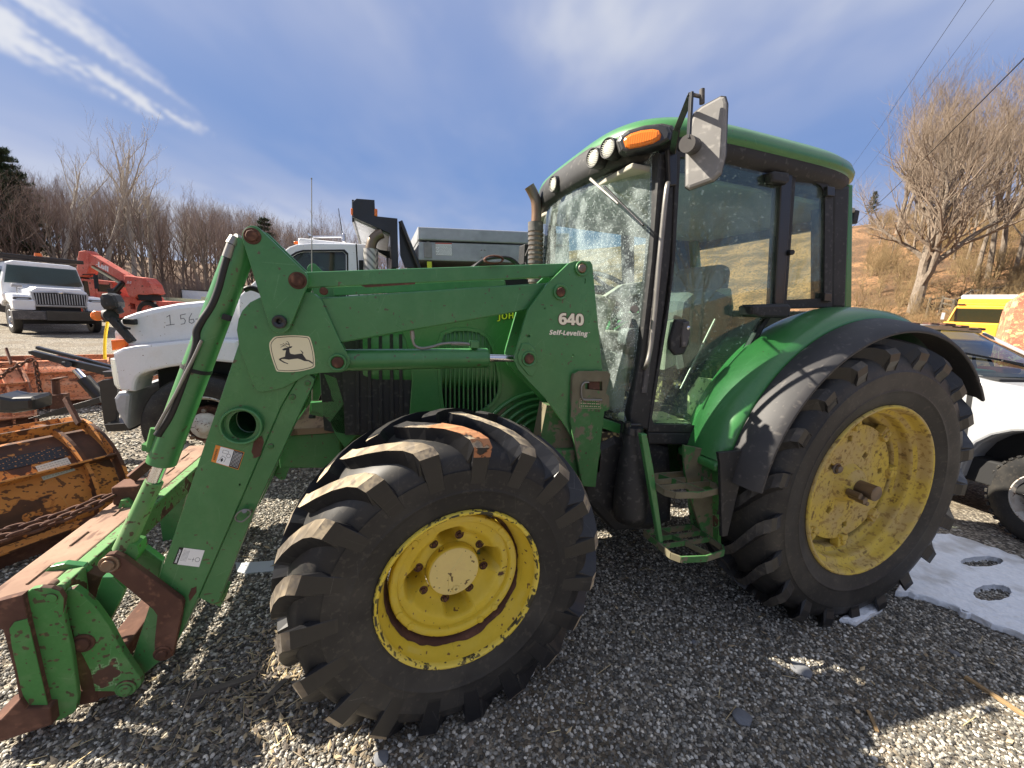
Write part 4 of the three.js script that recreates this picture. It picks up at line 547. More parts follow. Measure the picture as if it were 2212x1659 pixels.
  { const a = atZ(1385, 296, 0.74), m = new THREE.Matrix4().compose(V(0.84, a.y + 0.0, 0.70), new THREE.Quaternion().setFromEuler(new THREE.Euler(0, -0.72, -0.08)), V(1, 1, 1));
    const ell = (w, h, d) => new THREE.SphereGeometry(1, 40, 24).scale(w, h, d); const p0 = V(0.81, 2.585, 0.715), n = V(-0.72, 0.02, 0.69).normalize();
    const px = [[1344, 303], [1348, 294], [1362, 285], [1385, 278], [1410, 275], [1424, 278], [1429, 288], [1426, 300], [1410, 309], [1385, 316], [1358, 321], [1349, 318]];
    part('turn_signal', plateOn(px, p0, n, 0.05, { b: 0.018 }), M.amber, cab, 'orange turn signal under the roof edge');
    const grow = (k, j) => px.map((p) => [1388 + (p[0] - 1388) * k + j, 298 + (p[1] - 298) * k]);
    part('turn_signal_bezel', plateOn(grow(1.38, 6), p0.clone().addScaledVector(n, -0.012), n, 0.07, { b: 0.014 }), M.blackPaint, cab);
    part('bezel_rim', plateOn(grow(1.55, 8), p0.clone().addScaledVector(n, -0.03), n, 0.06, { b: 0.02 }), M.blackPlastic, cab); }
  // mirror
  { const n = V(-0.8, 0.05, 0.6).normalize(), p0 = atZ(1525, 310, 1.10), mp = [[1481, 331], [1484, 290], [1498, 243], [1516, 228], [1556, 206], [1566, 207], [1570, 221], [1566, 331], [1556, 372], [1540, 388], [1488, 407], [1480, 402]];
    part('mirror_housing', plateOn(mp, p0, n, 0.035, { b: 0.012 }), M.mirrorGrey, cab, 'large rectangular wing mirror seen from behind, mottled light grey');
    part('mirror_rim', plateOn(mp.map((p) => [1524 + (p[0] - 1524) * 1.05, 306 + (p[1] - 306) * 1.02]), p0.clone().addScaledVector(n, -0.014), n, 0.03, { b: 0.01 }), M.blackPlastic, cab);
    part('mirror_glass', plateOn(mp.map((p) => [1524 + (p[0] - 1524) * 0.96, 306 + (p[1] - 306) * 0.98]), p0.clone().addScaledVector(n, -0.040), n, 0.006, { b: 0 }), M.chrome, cab);
    const k = p0.clone().addScaledVector(n, 0.06), kk = atPlane(1484, 310, p0.clone().addScaledVector(n, 0.075), n), k2 = atPlane(1498, 316, p0, n);
    part('mirror_clamp', [rod(k2, kk, 0.032, 0.032, 28)], M.blackFade, cab);
    const A = atZ(1453, 330, 0.80), B = atZ(1446, 318, 0.82), C = atZ(1462, 280, 0.90), D = atPlane(1493, 204, kk, n), E2 = atPlane(1488, 300, kk, n);
    part('mirror_arm', [bar(A, C, 0.03, 0.014, V(0, 0, 1)), bar(C, D, 0.026, 0.014, V(0, 0, 1)), bar(D.clone().add(V(0, 0.008, 0)), E2, 0.016, 0.012, V(0, 0, 1))], M.blackPaint, cab);
    part('mirror_knob', [rod(D, D.clone().add(V(0.045, -0.005, 0.012)), 0.007, 0.007), rod(D.clone().add(V(0.04, 0.022, 0.01)), D.clone().add(V(0.045, -0.03, 0.014)), 0.01, 0.01, 12)], M.blackFade, cab);
    part('pillar_bracket', plate([[1444, 322], [1464, 312], [1462, 400], [1447, 402]], 0.80, 0.03, { b: 0.006 }), M.blackPaint, cab); }
  part('far_mirror', [boxMM(0.86, 0.9, 2.13, 2.30, -1.0, -0.86, 0.01), rod(V(0.88, 2.2, -0.86), V(0.95, 2.45, -0.76), 0.012), rod(V(0.88, 2.15, -0.86), V(0.95, 1.9, -0.76), 0.01)], M.blackPlastic, cab);
  // interior
  const inn = sub('cab_interior', T);
  part('floor', [boxMM(0.75, 2.2, 1.04, 1.10, -0.70, 0.70, 0.01), boxMM(1.75, 2.5, 1.10, 1.48, -0.70, 0.70, 0.05)], M.litter, inn);
  part('rear_bulkhead', [boxMM(2.38, 2.48, 1.4, 1.84, -0.68, 0.68, 0.02)], M.interior, inn);
  part('roof_lining', boxMM(0.85, 2.45, 2.44, 2.469, -0.70, 0.70, 0.01), M.interior, inn);
  part('rear_window_frame', [boxMM(2.44, 2.49, 1.82, 2.45, -0.70, -0.64, 0.01), boxMM(2.44, 2.49, 2.38, 2.46, -0.7, 0.7, 0.01)], M.blackPlastic, inn);
  part('seat_cushion', box(1.72, 1.58, -0.02, 0.5, 0.14, 0.5, 0.05), M.seat, inn);
  part('seat_back', [box(2.0, 1.86, -0.02, 0.14, 0.56, 0.48, 0.06).applyMatrix4(new THREE.Matrix4())], M.seat, inn);
  part('armrest', [box(1.72, 1.74, 0.30, 0.42, 0.07, 0.09, 0.03), box(1.72, 1.74, -0.32, 0.42, 0.07, 0.09, 0.03)], M.seat, inn);
  part('seat_shroud', plate([[1545, 640], [1582, 622], [1588, 665], [1565, 720], [1530, 760], [1500, 775], [1505, 735], [1525, 690]], 0.45, 0.12, { b: 0.02 }), M.creamPlastic, inn);
  part('console', [boxMM(0.95, 1.25, 1.10, 1.50, -0.22, 0.30, 0.05), boxMM(1.3, 2.2, 1.1, 1.62, -0.66, -0.38, 0.05)], M.interior, inn);
  part('steering_column', rod(V(1.02, 1.30, 0.02), V(1.22, 1.86, 0.02), 0.06, 0.045, 20), M.creamPlastic, inn);
  part('steering_wheel', [new THREE.TorusGeometry(0.205, 0.015, 14, 48).rotateX(Math.PI / 2).rotateZ(-0.55).translate(1.24, 1.90, 0.02), bar(V(1.07, 1.99, 0.02), V(1.41, 1.80, 0.02), 0.02, 0.03), bar(V(1.24, 1.90, -0.19), V(1.24, 1.90, 0.23), 0.02, 0.03)], M.blackPlastic, inn);
  part('gear_lever', [rod(atZ(1490, 800, 0.35), atZ(1545, 660, 0.30), 0.008, 0.008, 8), rod(V(1.55, 1.6, -0.45), V(1.5, 1.86, -0.45), 0.012, 0.01, 8), pinZ(V(1.5, 1.86, -0.47), 0.025, 0.04)], M.steel, inn);
  part('seat_cover', [plate([[1478, 650], [1500, 630], [1545, 622], [1588, 640], [1590, 700], [1560, 760], [1520, 790], [1478, 800], [1466, 720]], 0.52, 0.3, { b: 0.05 })], M.seat, inn, 'grey seat side with torn cover'); part('white_panel', plate([[1448, 695], [1470, 690], [1462, 790], [1436, 800], [1440, 740]], 0.66, 0.06, { b: 0.015 }), M.interior, inn); part('paper_bag', plate([[1513, 815], [1548, 820], [1582, 802], [1560, 860], [1532, 912], [1505, 905], [1488, 893], [1490, 850]], 0.70, 0.02, { b: 0.006 }), M.paper, inn, 'crumpled pale paper behind the door glass');
  part('straw_litter', [boxMM(1.08, 1.42, 1.10, 1.15, 0.45, 0.735, 0.02)], M.paper, inn);
  part('dashboard', [box(0.98, 1.78, 0.02, 0.22, 0.16, 0.46, 0.05), plate([[1308, 640], [1345, 615], [1388, 608], [1386, 632], [1330, 650]], 0.4, 0.05)], M.interior, inn);
  // ---- rear fenders
  const ax = V(2.375, 0.821, 0), TH0 = 172, TH1 = 38, fpt = (t, r, z) => { const th = (TH0 + (TH1 - TH0) * t) * Math.PI / 180; return V(ax.x + r * Math.cos(th), ax.y + r * Math.sin(th), z); };
  const sect = (rows, nu, skew) => grid(nu, rows.length - 1, (u, v) => { const k = Math.round(v * (rows.length - 1)), [r, z] = rows[k]; return fpt(skew ? skew(u, k) : u, r, z); });
  const fend = sub('rear_fender', T);
  both('fender_shell', sect([[1.02, 0.70], [1.045, 0.78], [1.045, 0.88], [1.03, 0.97], [1.0, 1.005], [0.97, 1.01], [0.965, 1.0], [0.99, 0.97], [1.0, 0.75], [0.99, 0.70]], 60, (u, k) => 0.02 + u * 0.96), M.greenGloss, fend);
  both('fender_toe', [box(0, 0, 0, 0.09, 0.05, 0.30, 0.02).rotateZ(0.1).translate(1.38, 0.985, 0.86)], M.greenGloss, fend);
  both('fender_flare', sect([[0.975, 1.0], [0.985, 1.02], [0.975, 1.09], [0.955, 1.155], [0.93, 1.185], [0.915, 1.185], [0.915, 1.175], [0.94, 1.14], [0.955, 1.08], [0.955, 1.0]], 60, (u, k) => -0.015 + u * 1.03), M.blackFlare, fend, 'black plastic fender flare, flecked with grey');
  both('inner_wall', sect([[1.0, 0.70], [0.35, 0.66]], 40), M.blackPlastic, fend);
  part('tail_lamp', box(2.98, 1.66, 0.86, 0.05, 0.09, 0.16, 0.015), M.red, fend);
  // ---- steps, tank
  const st = sub('access_steps', T);
  part('side_rail', plate([[1385, 938], [1398, 938], [1412, 1010], [1436, 1192], [1428, 1192], [1400, 1030]], 0.93, 0.03, { b: 0.005 }), M.green, st);
  part('side_rail', plate([[1478, 962], [1550, 975], [1553, 1000], [1555, 1182], [1520, 1160], [1490, 1070], [1480, 1020]], 0.88, 0.02, { b: 0.004 }), M.greenMud, st);
  part('rail_lip', plate([[1550, 975], [1556, 978], [1558, 1186], [1552, 1184]], 0.92, 0.05, { b: 0.003 }), M.greenWorn, st);
  part('step_brace', plate([[1478, 962], [1492, 966], [1498, 1030], [1512, 1150], [1500, 1160], [1484, 1040]], 0.80, 0.02), M.greenPale, st);
  for (const [y, d] of [[0.868, 0.015], [0.53, 0.075]]) { const x0 = 1.035 + d, x1 = 1.37 + d, z0 = 0.80, z1 = 1.03 + d * 0.6, lip = [V(x0, y, z0), V(x0, y, z1 - 0.05), V(x0 + 0.03, y, z1 - 0.01), V((x0 + x1) / 2, y, z1 + 0.012), V(x1 - 0.03, y, z1 - 0.01), V(x1, y, z1 - 0.05), V(x1, y, z0)];
    part('step_tread', [...lip.slice(0, -1).map((p, i) => bar(p, lip[i + 1], 0.035, 0.010)), bar(V(x0, y, 0.87), V(x1, y, 0.87), 0.03, 0.007), bar(V(x0, y, 0.94), V(x1, y, 0.94), 0.03, 0.007), bar(V((x0 + x1) / 2 - 0.06, y, z0), V((x0 + x1) / 2 + 0.05, y, z1), 0.03, 0.008), bar(V(x0, y, z0), V(x1, y, z0), 0.035, 0.01)], M.greenMud, st); }
  part('mud_flap', plate([[1552, 978], [1612, 972], [1610, 996], [1572, 1158], [1560, 1160], [1556, 1000]], 1.06, 0.02, { b: 0.004 }), M.blackPlastic, st);
  const tk = sub('fuel_tank', T);
  part('tank_body', [plate([[1285, 960], [1330, 940], [1400, 950], [1452, 965], [1458, 1060], [1455, 1130], [1400, 1150], [1330, 1152], [1272, 1090], [1262, 1040]], 0.72, 0.5, { b: 0.05 })], M.blackPlastic, tk);
  { const a = atZ(1360, 1120, 0.80), b = atZ(1366, 935, 0.80); part('filler_neck', [turnTo(new THREE.LatheGeometry([[0, -0.5], [0.085, -0.49], [0.092, -0.4], [0.09, -0.2], [0.075, 0.05], [0.052, 0.36], [0.048, 0.5]].map((p) => new THREE.Vector2(p[0], p[1] * a.distanceTo(b))), 32), a, b)], M.blackPlastic, tk);
    part('filler_cap', [rod(b, b.clone().add(V(0, 0.035, 0)), 0.056, 0.052, 28), box(b.x, b.y + 0.042, b.z, 0.09, 0.02, 0.02, 0.006), rod(b.clone().add(V(-0.035, 0.03, 0)), b.clone().add(V(-0.04, 0.06, 0)), 0.02, 0.018)], M.blackPaint, tk); }
  part('frame_rail', plate([[1303, 905], [1345, 918], [1400, 935], [1400, 958], [1345, 940], [1300, 925]], 0.70, 0.06), M.greenGloss, tk);
  rebase(T, V(1.2, 0, 0));
}

// ---------------------------------------------------------------- loader bucket and carrier at the end of the arm
const z3 = (l) => l.map(([x, y]) => [x / 3.125, 1106 + y / 3.125]), cB = (l) => l.map(([x, y]) => [x / 4.688, 955.6 + y / 4.688]);
{
  const b = thing('loader_bucket', 'rusty green bucket frame hooked to the end of the loader arm', 'bucket');
  part('top_beam', [boxMM(-1.69, -1.523, 0.50, 0.575, -0.98, 0.77, 0.012)], M.rustFaded, b, 'long beam with sun-faded rusty top');
  part('beam_edge', [boxMM(-1.52, -1.465, 0.46, 0.579, -0.98, 0.77, 0.008)], M.greenPale, b, 'pale green front edge of the beam');
  for (let k = 0; k < 6; k++) part('weld_bead', box(-1.60 - 0.02 * (k % 2), 0.577, 0.62 - k * 0.27, 0.008, 0.008, 0.12, 0.003).rotateY(0.0), M.rustFaded, b);
  part('side_plate', plate(z3([[-60, 620], [0, 600], [150, 560], [185, 720], [250, 1000], [330, 1330], [150, 1390], [100, 1100], [20, 800], [-60, 760]]), 0.82, 0.03), M.rust, b, 'bare rusty end plate');
  part('peeled_paint', plate(z3([[62, 790], [95, 745], [185, 722], [240, 960], [325, 1325], [245, 1318], [185, 1340], [140, 1190], [110, 1050], [80, 920]]), 0.824, 0.004, { b: 0.001 }), M.greenWorn, b, 'peeling green paint left on the end plate');
  part('runner_foot', [plate(z3([[-80, 1430], [0, 1405], [130, 1265], [175, 1330], [335, 1330], [350, 1440], [200, 1490], [0, 1555], [-80, 1575]]), 0.84, 0.12, { b: 0.006 })], M.rust, b);
  // bracket on the beam that holds the chain
  part('chain_bracket', [boxMM(-1.66, -1.54, 0.577, 0.68, -0.10, 0.02, 0.01), bar(V(-1.60, 0.70, -0.04), V(-1.50, 0.80, -0.12), 0.05, 0.03)], M.rust, b);
  part('bracket_plate', [plate(cB([[1170, 720], [1220, 590], [1280, 580], [1340, 640], [1420, 560], [1290, 880], [1140, 890], [1130, 800]]), 0.05, 0.03)], M.greenPale, b);
  part('bracket_eye', ringZ(V(0, 0, 0), 0.035, 0.016, 0.02).rotateX(-0.3).translate(...atZ(271, 1072, -0.05).toArray()), M.rust, b);
  // far hook pair
  part('hook_plate', [plate(cB([[1580, 530], [1600, 440], [1680, 375], [1780, 360], [1870, 385], [1910, 470], [1880, 560], [1740, 1100], [1660, 1090], [1610, 740]]), -0.62, 0.03)], M.green, b);
  part('hook_plate', [plate(cB([[1600, 400], [1700, 290], [1800, 262], [1900, 275], [1960, 300], [1900, 380], [1780, 350], [1680, 375], [1600, 450]]), -0.72, 0.03)], M.greenPale, b);
  part('hook_bolt', pinZ(atZ(1800 / 4.688, 955.6 + 430 / 4.688, -0.62), 0.02, 0.012), M.green, b);
  part('lower_beam', [boxMM(-1.50, -1.40, 0.05, 0.12, -0.95, 0.74, 0.01)], M.rust, b);
  rebase(b, V(-1.65, 0, -0.1));
  // carrier plates and links (they stay on the arm)
  const car = sub('bucket_carrier', tractor); car.position.set(-1.2, 0, 0);
  part('hook_plate', plate(z3([[175, 545], [210, 520], [270, 510], [345, 515], [400, 535], [432, 585], [428, 680], [450, 780], [482, 920], [526, 1250], [515, 1330], [490, 1365], [420, 1402], [352, 1422], [330, 1330], [262, 1050], [205, 760]]), 0.80, 0.022, { b: 0.005 }), M.greenWorn, car);
  part('hook_boss', [plate(z3(circ(340, 585, 46, 20, 30)), 0.806, 0.006)], M.greenWorn, car);
  part('carrier_plate', plate(z3([[448, 530], [500, 518], [560, 560], [640, 640], [735, 770], [830, 950], [952, 1130], [950, 1170], [925, 1200], [850, 1216], [640, 1212], [610, 1080], [560, 980], [512, 900], [480, 780], [432, 690]]), 0.76, 0.03, { b: 0.004 }), M.greenWorn, car);
  part('carrier_plate', plate(z3([[448, 530], [560, 560], [830, 950], [952, 1150], [925, 1200], [560, 1290], [540, 1180], [432, 690]]), 0.735, 0.02, { b: 0.004 }), M.rust, car);
  part('carrier_plate', plate(z3([[690, 440], [760, 440], [840, 520], [820, 580], [735, 745], [640, 600], [660, 520]]), 0.68, 0.03), M.green, car);
  part('carrier_web', plate(z3([[400, 400], [560, 395], [680, 440], [640, 600], [560, 560], [450, 520]]), 0.60, 0.05), M.rust, car);
  part('hook_plate', plate(z3([[170, 520], [340, 370], [430, 350], [560, 365], [600, 400], [560, 430], [440, 420], [330, 500], [240, 540]]), 0.60, 0.03), M.green, car);
  for (const [a, c] of [[[330, 515], [450, 420]], [[400, 520], [540, 395]]]) { const p = z3([a, c]); part('lock_rod', rod(atZ(p[0][0], p[0][1], 0.78), atZ(p[1][0], p[1][1], 0.45), 0.016, 0.016, 14), c[0] > 500 ? M.greenPale : M.rust, car); }
  part('bent_link', plate(z3([[682, 345], [690, 315], [715, 290], [770, 282], [830, 308], [1010, 440], [1225, 598], [1236, 625], [1220, 720], [1165, 975], [1130, 1000], [1070, 998], [1040, 960], [1040, 880], [1058, 700], [1030, 660], [880, 535], [720, 400]]), 0.735, 0.028, { holes: [circ(1068, 560, 22, 12, 10).map(([x, y]) => [x, y])], b: 0.005 }), M.rust, car, 'rust-brown bent steel link between arm and carrier');
  const pp = (x, y, r, z, m) => { const q = z3([[x, y]])[0]; part('pin', [pinZ(atZ(q[0], q[1], z), r, 0.016, 16), ringZ(atZ(q[0], q[1], z), r + 0.012, r - 0.002, 0.008)], m, car); };
  pp(740, 350, 0.022, 0.735, M.rustSteel); pp(1098, 952, 0.02, 0.735, M.rustPin); pp(852, 1186, 0.024, 0.76, M.greenWorn); pp(562, 882, 0.026, 0.76, M.rustPin);
  part('cross_shaft', rod(atZ(852 / 3.125, 1106 + 1186 / 3.125, 0.74), atZ(852 / 3.125, 1106 + 1186 / 3.125, 0.74).setZ(-0.74), 0.03, 0.03, 20), M.rust, car);
  part('torsion_plate', [plate(z3([[905, 190], [1095, 330], [1060, 480], [870, 340], [840, 310], [880, 240]]), 0.64, 0.03)], M.green, car);
}
// ---------------------------------------------------------------- chains
const linkGeo = (() => { const p = []; for (let i = 0; i < 20; i++) { const a = i / 20 * 2 * Math.PI; p.push(V(0.012 * Math.cos(a), 0.021 * Math.sin(a) + Math.sign(Math.sin(a)) * 0.006, 0)); } return metric(new THREE.TubeGeometry(new THREE.CatmullRomCurve3(p, true), 20, 0.0062, 6, true)); })();
function chain(name, pts, k, label, mat) {
  const c = new THREE.CatmullRomCurve3(pts), L = c.getLength(), n = Math.max(4, Math.round(L / (0.040 * k))), t = thing(name, label, 'chain', 'rusty chains');
  for (let i = 0; i < n; i++) { const p = c.getPointAt(Math.min(1, (i + 0.5) / n)), d = c.getTangentAt(Math.min(1, (i + 0.5) / n)), m = shade(new THREE.Mesh(linkGeo, mat)); m.name = 'chain_link'; m.position.copy(p); m.quaternion.setFromUnitVectors(V(0, 1, 0), d).multiply(new THREE.Quaternion().setFromAxisAngle(V(0, 1, 0), i % 2 ? 1.57 : 0)); m.scale.setScalar(k); t.add(m); }
  return rebase(t, pts[0].clone());
}
chain('chain', [[250, 1066], [210, 1080], [150, 1105], [80, 1128], [20, 1145], [-60, 1168]].map((p, i) => atZ(p[0], p[1], -0.02 + i * 0.06)), 1.25, 'heavy rusty chain running from the bucket bracket over the orange plow', M.rust);
chain('chain', [[245, 1072], [205, 1092], [145, 1116], [80, 1140], [20, 1158], [-60, 1180]].map((p, i) => atZ(p[0], p[1], 0.02 + i * 0.06)), 1.25, 'second strand of heavy chain lying against the first at the bucket bracket', M.rust);

// ---------------------------------------------------------------- snow plows
function snowPlow(name, label, E, L, Hn, len, R, mat, sign) {
  const t = thing(name, label, 'snow plow', 'snow plow blades on the ground'), P = (s, a, y) => E.clone().addScaledVector(L, s).addScaledVector(Hn, a).setY(y);
  const prof = (k, off = 0) => { const th = (-20 + 135 * k) * Math.PI / 180; return [(R + off) * Math.cos(th) - R * 0.94, 0.30 * R + (R + off) * Math.sin(th) * 0.98 + 0.08]; };
  const sheet = (s0, s1, o, k0 = 0, k1 = 1) => grid(24, 1, (u, v) => { const [a, y] = prof(k0 + (k1 - k0) * u, o); return P(s0 + (s1 - s0) * v, a, y); });
  part('moldboard', [sheet(0.06, len, 0), sheet(len, 0.06, -0.012)], mat, t);
  const rib = (s, w, o) => { const q = []; for (let i = 0; i <= 24; i++) q.push(prof(i / 24, o)); const lo = []; for (let i = 24; i >= 0; i--) lo.push(prof(i / 24, -0.03)); const sh = new THREE.Shape([...q, ...lo].map((p) => new THREE.Vector2(p[0], p[1]))); const g = new THREE.ExtrudeGeometry(sh, { depth: w, bevelEnabled: false }); return g.applyMatrix4(new THREE.Matrix4().makeBasis(Hn, V(0, 1, 0), new THREE.Vector3().crossVectors(Hn, V(0, 1, 0)))).translate(...P(s, 0, 0).setY(0).toArray()); };
  for (const s of [0.0, 0.17, 1.0, 1.8, 2.6]) if (s < len) part('rib', rib(s + 0.03, 0.022, s < 0.1 ? 0.075 : 0.055), mat, t);
  for (const k of [0.08, 0.42, 0.74, 0.99]) { const [a, y] = prof(k, 0.02), [a2, y2] = prof(k, 0.075); part('stiffener', [bar(P(0.05, (a + a2) / 2, (y + y2) / 2), P(len, (a + a2) / 2, (y + y2) / 2), 0.075, 0.014, new THREE.Vector3().copy(Hn).multiplyScalar(a2 - a).setY(y2 - y).normalize())], mat, t); }
  part('cutting_edge', bar(P(0, 0.0, 0.07), P(len, 0.0, 0.07), 0.14, 0.02), M.rust, t);
  if (sign) { const [a, y] = prof(0.62, 0.004), f = (s, k) => { const [a, y] = prof(k, 0.004); return P(s, a, y); }, f2 = (s, k) => { const [a, y] = prof(k, 0.007); return P(s, a, y); };
    part('black_bar', own(((p) => sticker(p))([f(0.56, 0.60), f(0.24, 0.60), f(0.24, 0.51), f(0.56, 0.51)])), print(256, 64, (x) => { x.fillStyle = '#1b1c20'; x.fillRect(0, 0, 256, 64); x.clearRect(0, 0, 6, 30); for (let i = 0; i < 90; i++) { x.fillStyle = i % 2 ? '#b8793c' : '#55402c'; x.fillRect((i * 53) % 252, (i * 29) % 60, 3 + i % 5, 2 + i % 4); } }), t, 'scraped black paint bar');
    part('data_plate', sticker([f2(0.42, 0.49), f2(0.26, 0.50), f2(0.26, 0.40), f2(0.42, 0.39)]), print(256, 128, (x) => { x.fillStyle = '#b9bfb8'; x.fillRect(0, 0, 256, 128); x.fillStyle = '#8d948e'; for (let r = 0; r < 6; r++) for (let i = 0; i < 11; i++) x.fillRect(10 + i * 22, 12 + r * 19, 8 + (i * 5 + r * 3) % 12, 8); }), t, 'grey metal data plate'); }
  const top = P(0.10, prof(0.95, 0.1)[0], prof(0.95, 0.1)[1]);
  part('guide_post', bar(P(0.10, prof(0.70, 0.08)[0], prof(0.70, 0.08)[1]), P(0.10, prof(0.80, 0.1)[0], prof(0.80, 0.1)[1] + 0.14), 0.05, 0.02, Hn), M.rust, t);
  return rebase(t, E.clone().setY(0));
}
const plowL = V(-0.588, 0, 0.809), plowH = V(0.809, 0, 0.588);
snowPlow('snow_plow', 'scraped orange snow plow with a black bar and data plate beside the bucket', V(-2.10, 0, -1.02), plowL, plowH, 3.1, 0.46, M.orange, true);
snowPlow('snow_plow', 'faded pinkish orange snow plow behind the black plow frame', V(-4.35, 0, -3.9), V(-0.72, 0, 0.69).normalize(), V(0.69, 0, 0.72).normalize(), 3.4, 0.46, M.orangeFade, false);
snowPlow('snow_plow', 'faded orange plow half hidden behind the white truck bumper', V(-3.2, 0, -5.4), V(-0.9, 0, 0.43).normalize(), V(0.43, 0, 0.9).normalize(), 3.0, 0.44, M.orangeFade, false);

// ---------------------------------------------------------------- white truck behind the tractor
{
  const t = thing('plow_truck', 'white truck with black headboard and grey spreader body parked behind the tractor', 'truck'), zt = -1.75, zf = -3.85;
  const cA = (l) => l.map(([x, y]) => [177 + x / 3.409, 575 + y / 3.409]), cR = (l) => l.map(([x, y]) => [575 + x / 3.333, 371.6 + y / 3.333]);
  part('hood', plate([[241, 718], [248, 700], [262, 685], [290, 675], [324, 666], [382, 655], [453, 648], [530, 645], [530, 740], [429, 740], [359, 748], [291, 752], [245, 750]], zt - 0.10, 1.90, { b: 0.05 }), M.white, t);
  const fender = cA([[222, 640], [290, 605], [380, 588], [620, 562], [860, 540], [1150, 545], [1160, 720], [1090, 712], [960, 700], [850, 705], [750, 730], [620, 748], [500, 775], [440, 795], [410, 820], [392, 860], [382, 925], [290, 922], [255, 890], [240, 800]]);
  part('fender', plate(fender, zt, 0.32, { b: 0.025 }), M.white, t); part('fender', plate(fender, zt, 0.32, { b: 0.025 }).translate(0, 0, -1.78), M.white, t);
  part('headlight', plate(cA([[220, 680], [255, 690], [285, 800], [300, 905], [275, 905], [250, 870], [232, 780]]), zt - 0.004, 0.30, { b: 0.01 }).translate(-0.012, 0, 0.006), M.lens, t);
  part('nose', boxMM(-2.46, -2.38, 0.90, 1.34, zf + 0.33, zt - 0.33, 0.03), M.white, t);
  part('bumper', plate(cA([[228, 975], [260, 930], [330, 925], [358, 950], [345, 1080], [340, 1205], [300, 1160], [245, 1060]]), zt - 0.02, 2.06, { b: 0.03 }), M.galv, t);
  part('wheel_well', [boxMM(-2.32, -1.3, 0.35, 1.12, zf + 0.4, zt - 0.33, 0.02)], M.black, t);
  part('chassis', [boxMM(-2.3, 3.2, 0.55, 0.85, zf + 0.6, zt - 0.5, 0.02)], M.black, t);
  const wheel = (x, y, z, R, rimMat, parent, holes, turn = 0) => { const w = sub('wheel', parent, V(x, y, z)); w.rotation.y = turn; part('tyre', [lathe([[0.58 * R, -0.20], [0.8 * R, -0.225], [0.95 * R, -0.215], [R, -0.19], [R, -0.04], [0.96 * R, -0.012], [0.8 * R, 0], [0.62 * R, -0.012], [0.58 * R, -0.03]].reverse(), 48)], M.rubber, w); part('rim', [lathe([[0.6 * R, -0.03], [0.595 * R, -0.01], [0.57 * R, -0.012], [0.545 * R, -0.05], [0.52 * R, -0.065], [0.51 * R, -0.12]].reverse(), 48)], rimMat, w);
    const sh = new THREE.Shape(); sh.absarc(0, 0, 0.525 * R, 0, 6.2832);
    for (let k = 0; k < Math.abs(holes); k++) { const a = k / Math.abs(holes) * 6.283 + 0.4, p = new THREE.Path(); if (holes > 0) p.absellipse(0.45 * R * Math.cos(a), 0.45 * R * Math.sin(a), 0.04 * R, 0.065 * R, 0, 6.2832, false, a); else [[0.30, -0.045], [0.47, -0.13], [0.50, 0], [0.47, 0.13], [0.30, 0.045]].forEach(([x, y], i) => { const X = R * (x * Math.cos(a) - y * Math.sin(a)), Y = R * (x * Math.sin(a) + y * Math.cos(a)); i ? p.lineTo(X, Y) : p.moveTo(X, Y); }); sh.holes.push(p); }
    part('wheel_disc', [new THREE.ExtrudeGeometry(sh, { depth: 0.008, bevelEnabled: true, bevelSize: 0.003, bevelThickness: 0.004, bevelSegments: 2, curveSegments: 32 }).translate(0, 0, -0.07)], rimMat, w); part('brake_drum', rod(V(0, 0, -0.2), V(0, 0, -0.11), 0.36 * R, 0.36 * R, 28), M.rust, w);
    part('hub', [lathe([[0.26 * R, -0.06], [0.24 * R, -0.045], [0.14 * R, -0.035], [0.12 * R, 0.0], [0.06 * R, 0.006], [0, 0.006]].reverse(), 28)], rimMat, w); for (let k = 0; k < 8; k++) { const a = k / 8 * 6.283; part('lug_nut', pinZ(V(0.31 * R * Math.cos(a), 0.31 * R * Math.sin(a), -0.06), 0.045 * R, 0.026, 6), M.rustSteel, w); } return w; };
  globalThis.wheelOf = wheel;
  wheel(-1.88, 0.485, zt - 0.04, 0.49, M.whiteDirty, t, 6); wheel(-1.88, 0.485, zf + 0.04, 0.49, M.whiteDirty, t, 6, Math.PI);
  wheel(2.2, 0.485, zt - 0.06, 0.49, M.whiteDirty, t, 6);
  const win = [[598, 600], [629, 553], [640, 546], [655, 542], [742, 541], [750, 549], [751, 660], [575, 660]];
  part('cab_side', plate([[516, 640], [560, 598], [612, 543], [625, 533], [640, 528], [674, 525], [791, 527], [800, 700], [800, 860], [514, 830]], zt - 0.02, 0.06, { holes: [win], b: 0.012 }), M.white, t);
  part('cab_side', plate([[516, 640], [560, 598], [612, 543], [625, 533], [640, 528], [674, 525], [791, 527], [800, 700], [800, 860], [514, 830]], zt - 0.02, 0.06, { holes: [win], b: 0.012 }).translate(0, 0, -1.98), M.white, t);
  part('door_window', plate(win.map((p) => [675 + (p[0] - 675) * 1.01, p[1]]), zt - 0.045, 0.005, { b: 0 }), M.glassDark, t);
  part('window_seal', plate(win.map((p) => [676 + (p[0] - 676) * 1.03, 600 + (p[1] - 600) * 1.04]), zt - 0.016, 0.006, { holes: [win.map((p) => [676 + (p[0] - 676) * 0.985, 600 + (p[1] - 600) * 0.97])], b: 0.001 }), M.black, t);
  part('door_seam', plate([[768, 527], [771, 527], [777, 640], [774, 640]], zt - 0.0185, 0.004, { b: 0 }), M.black, t);
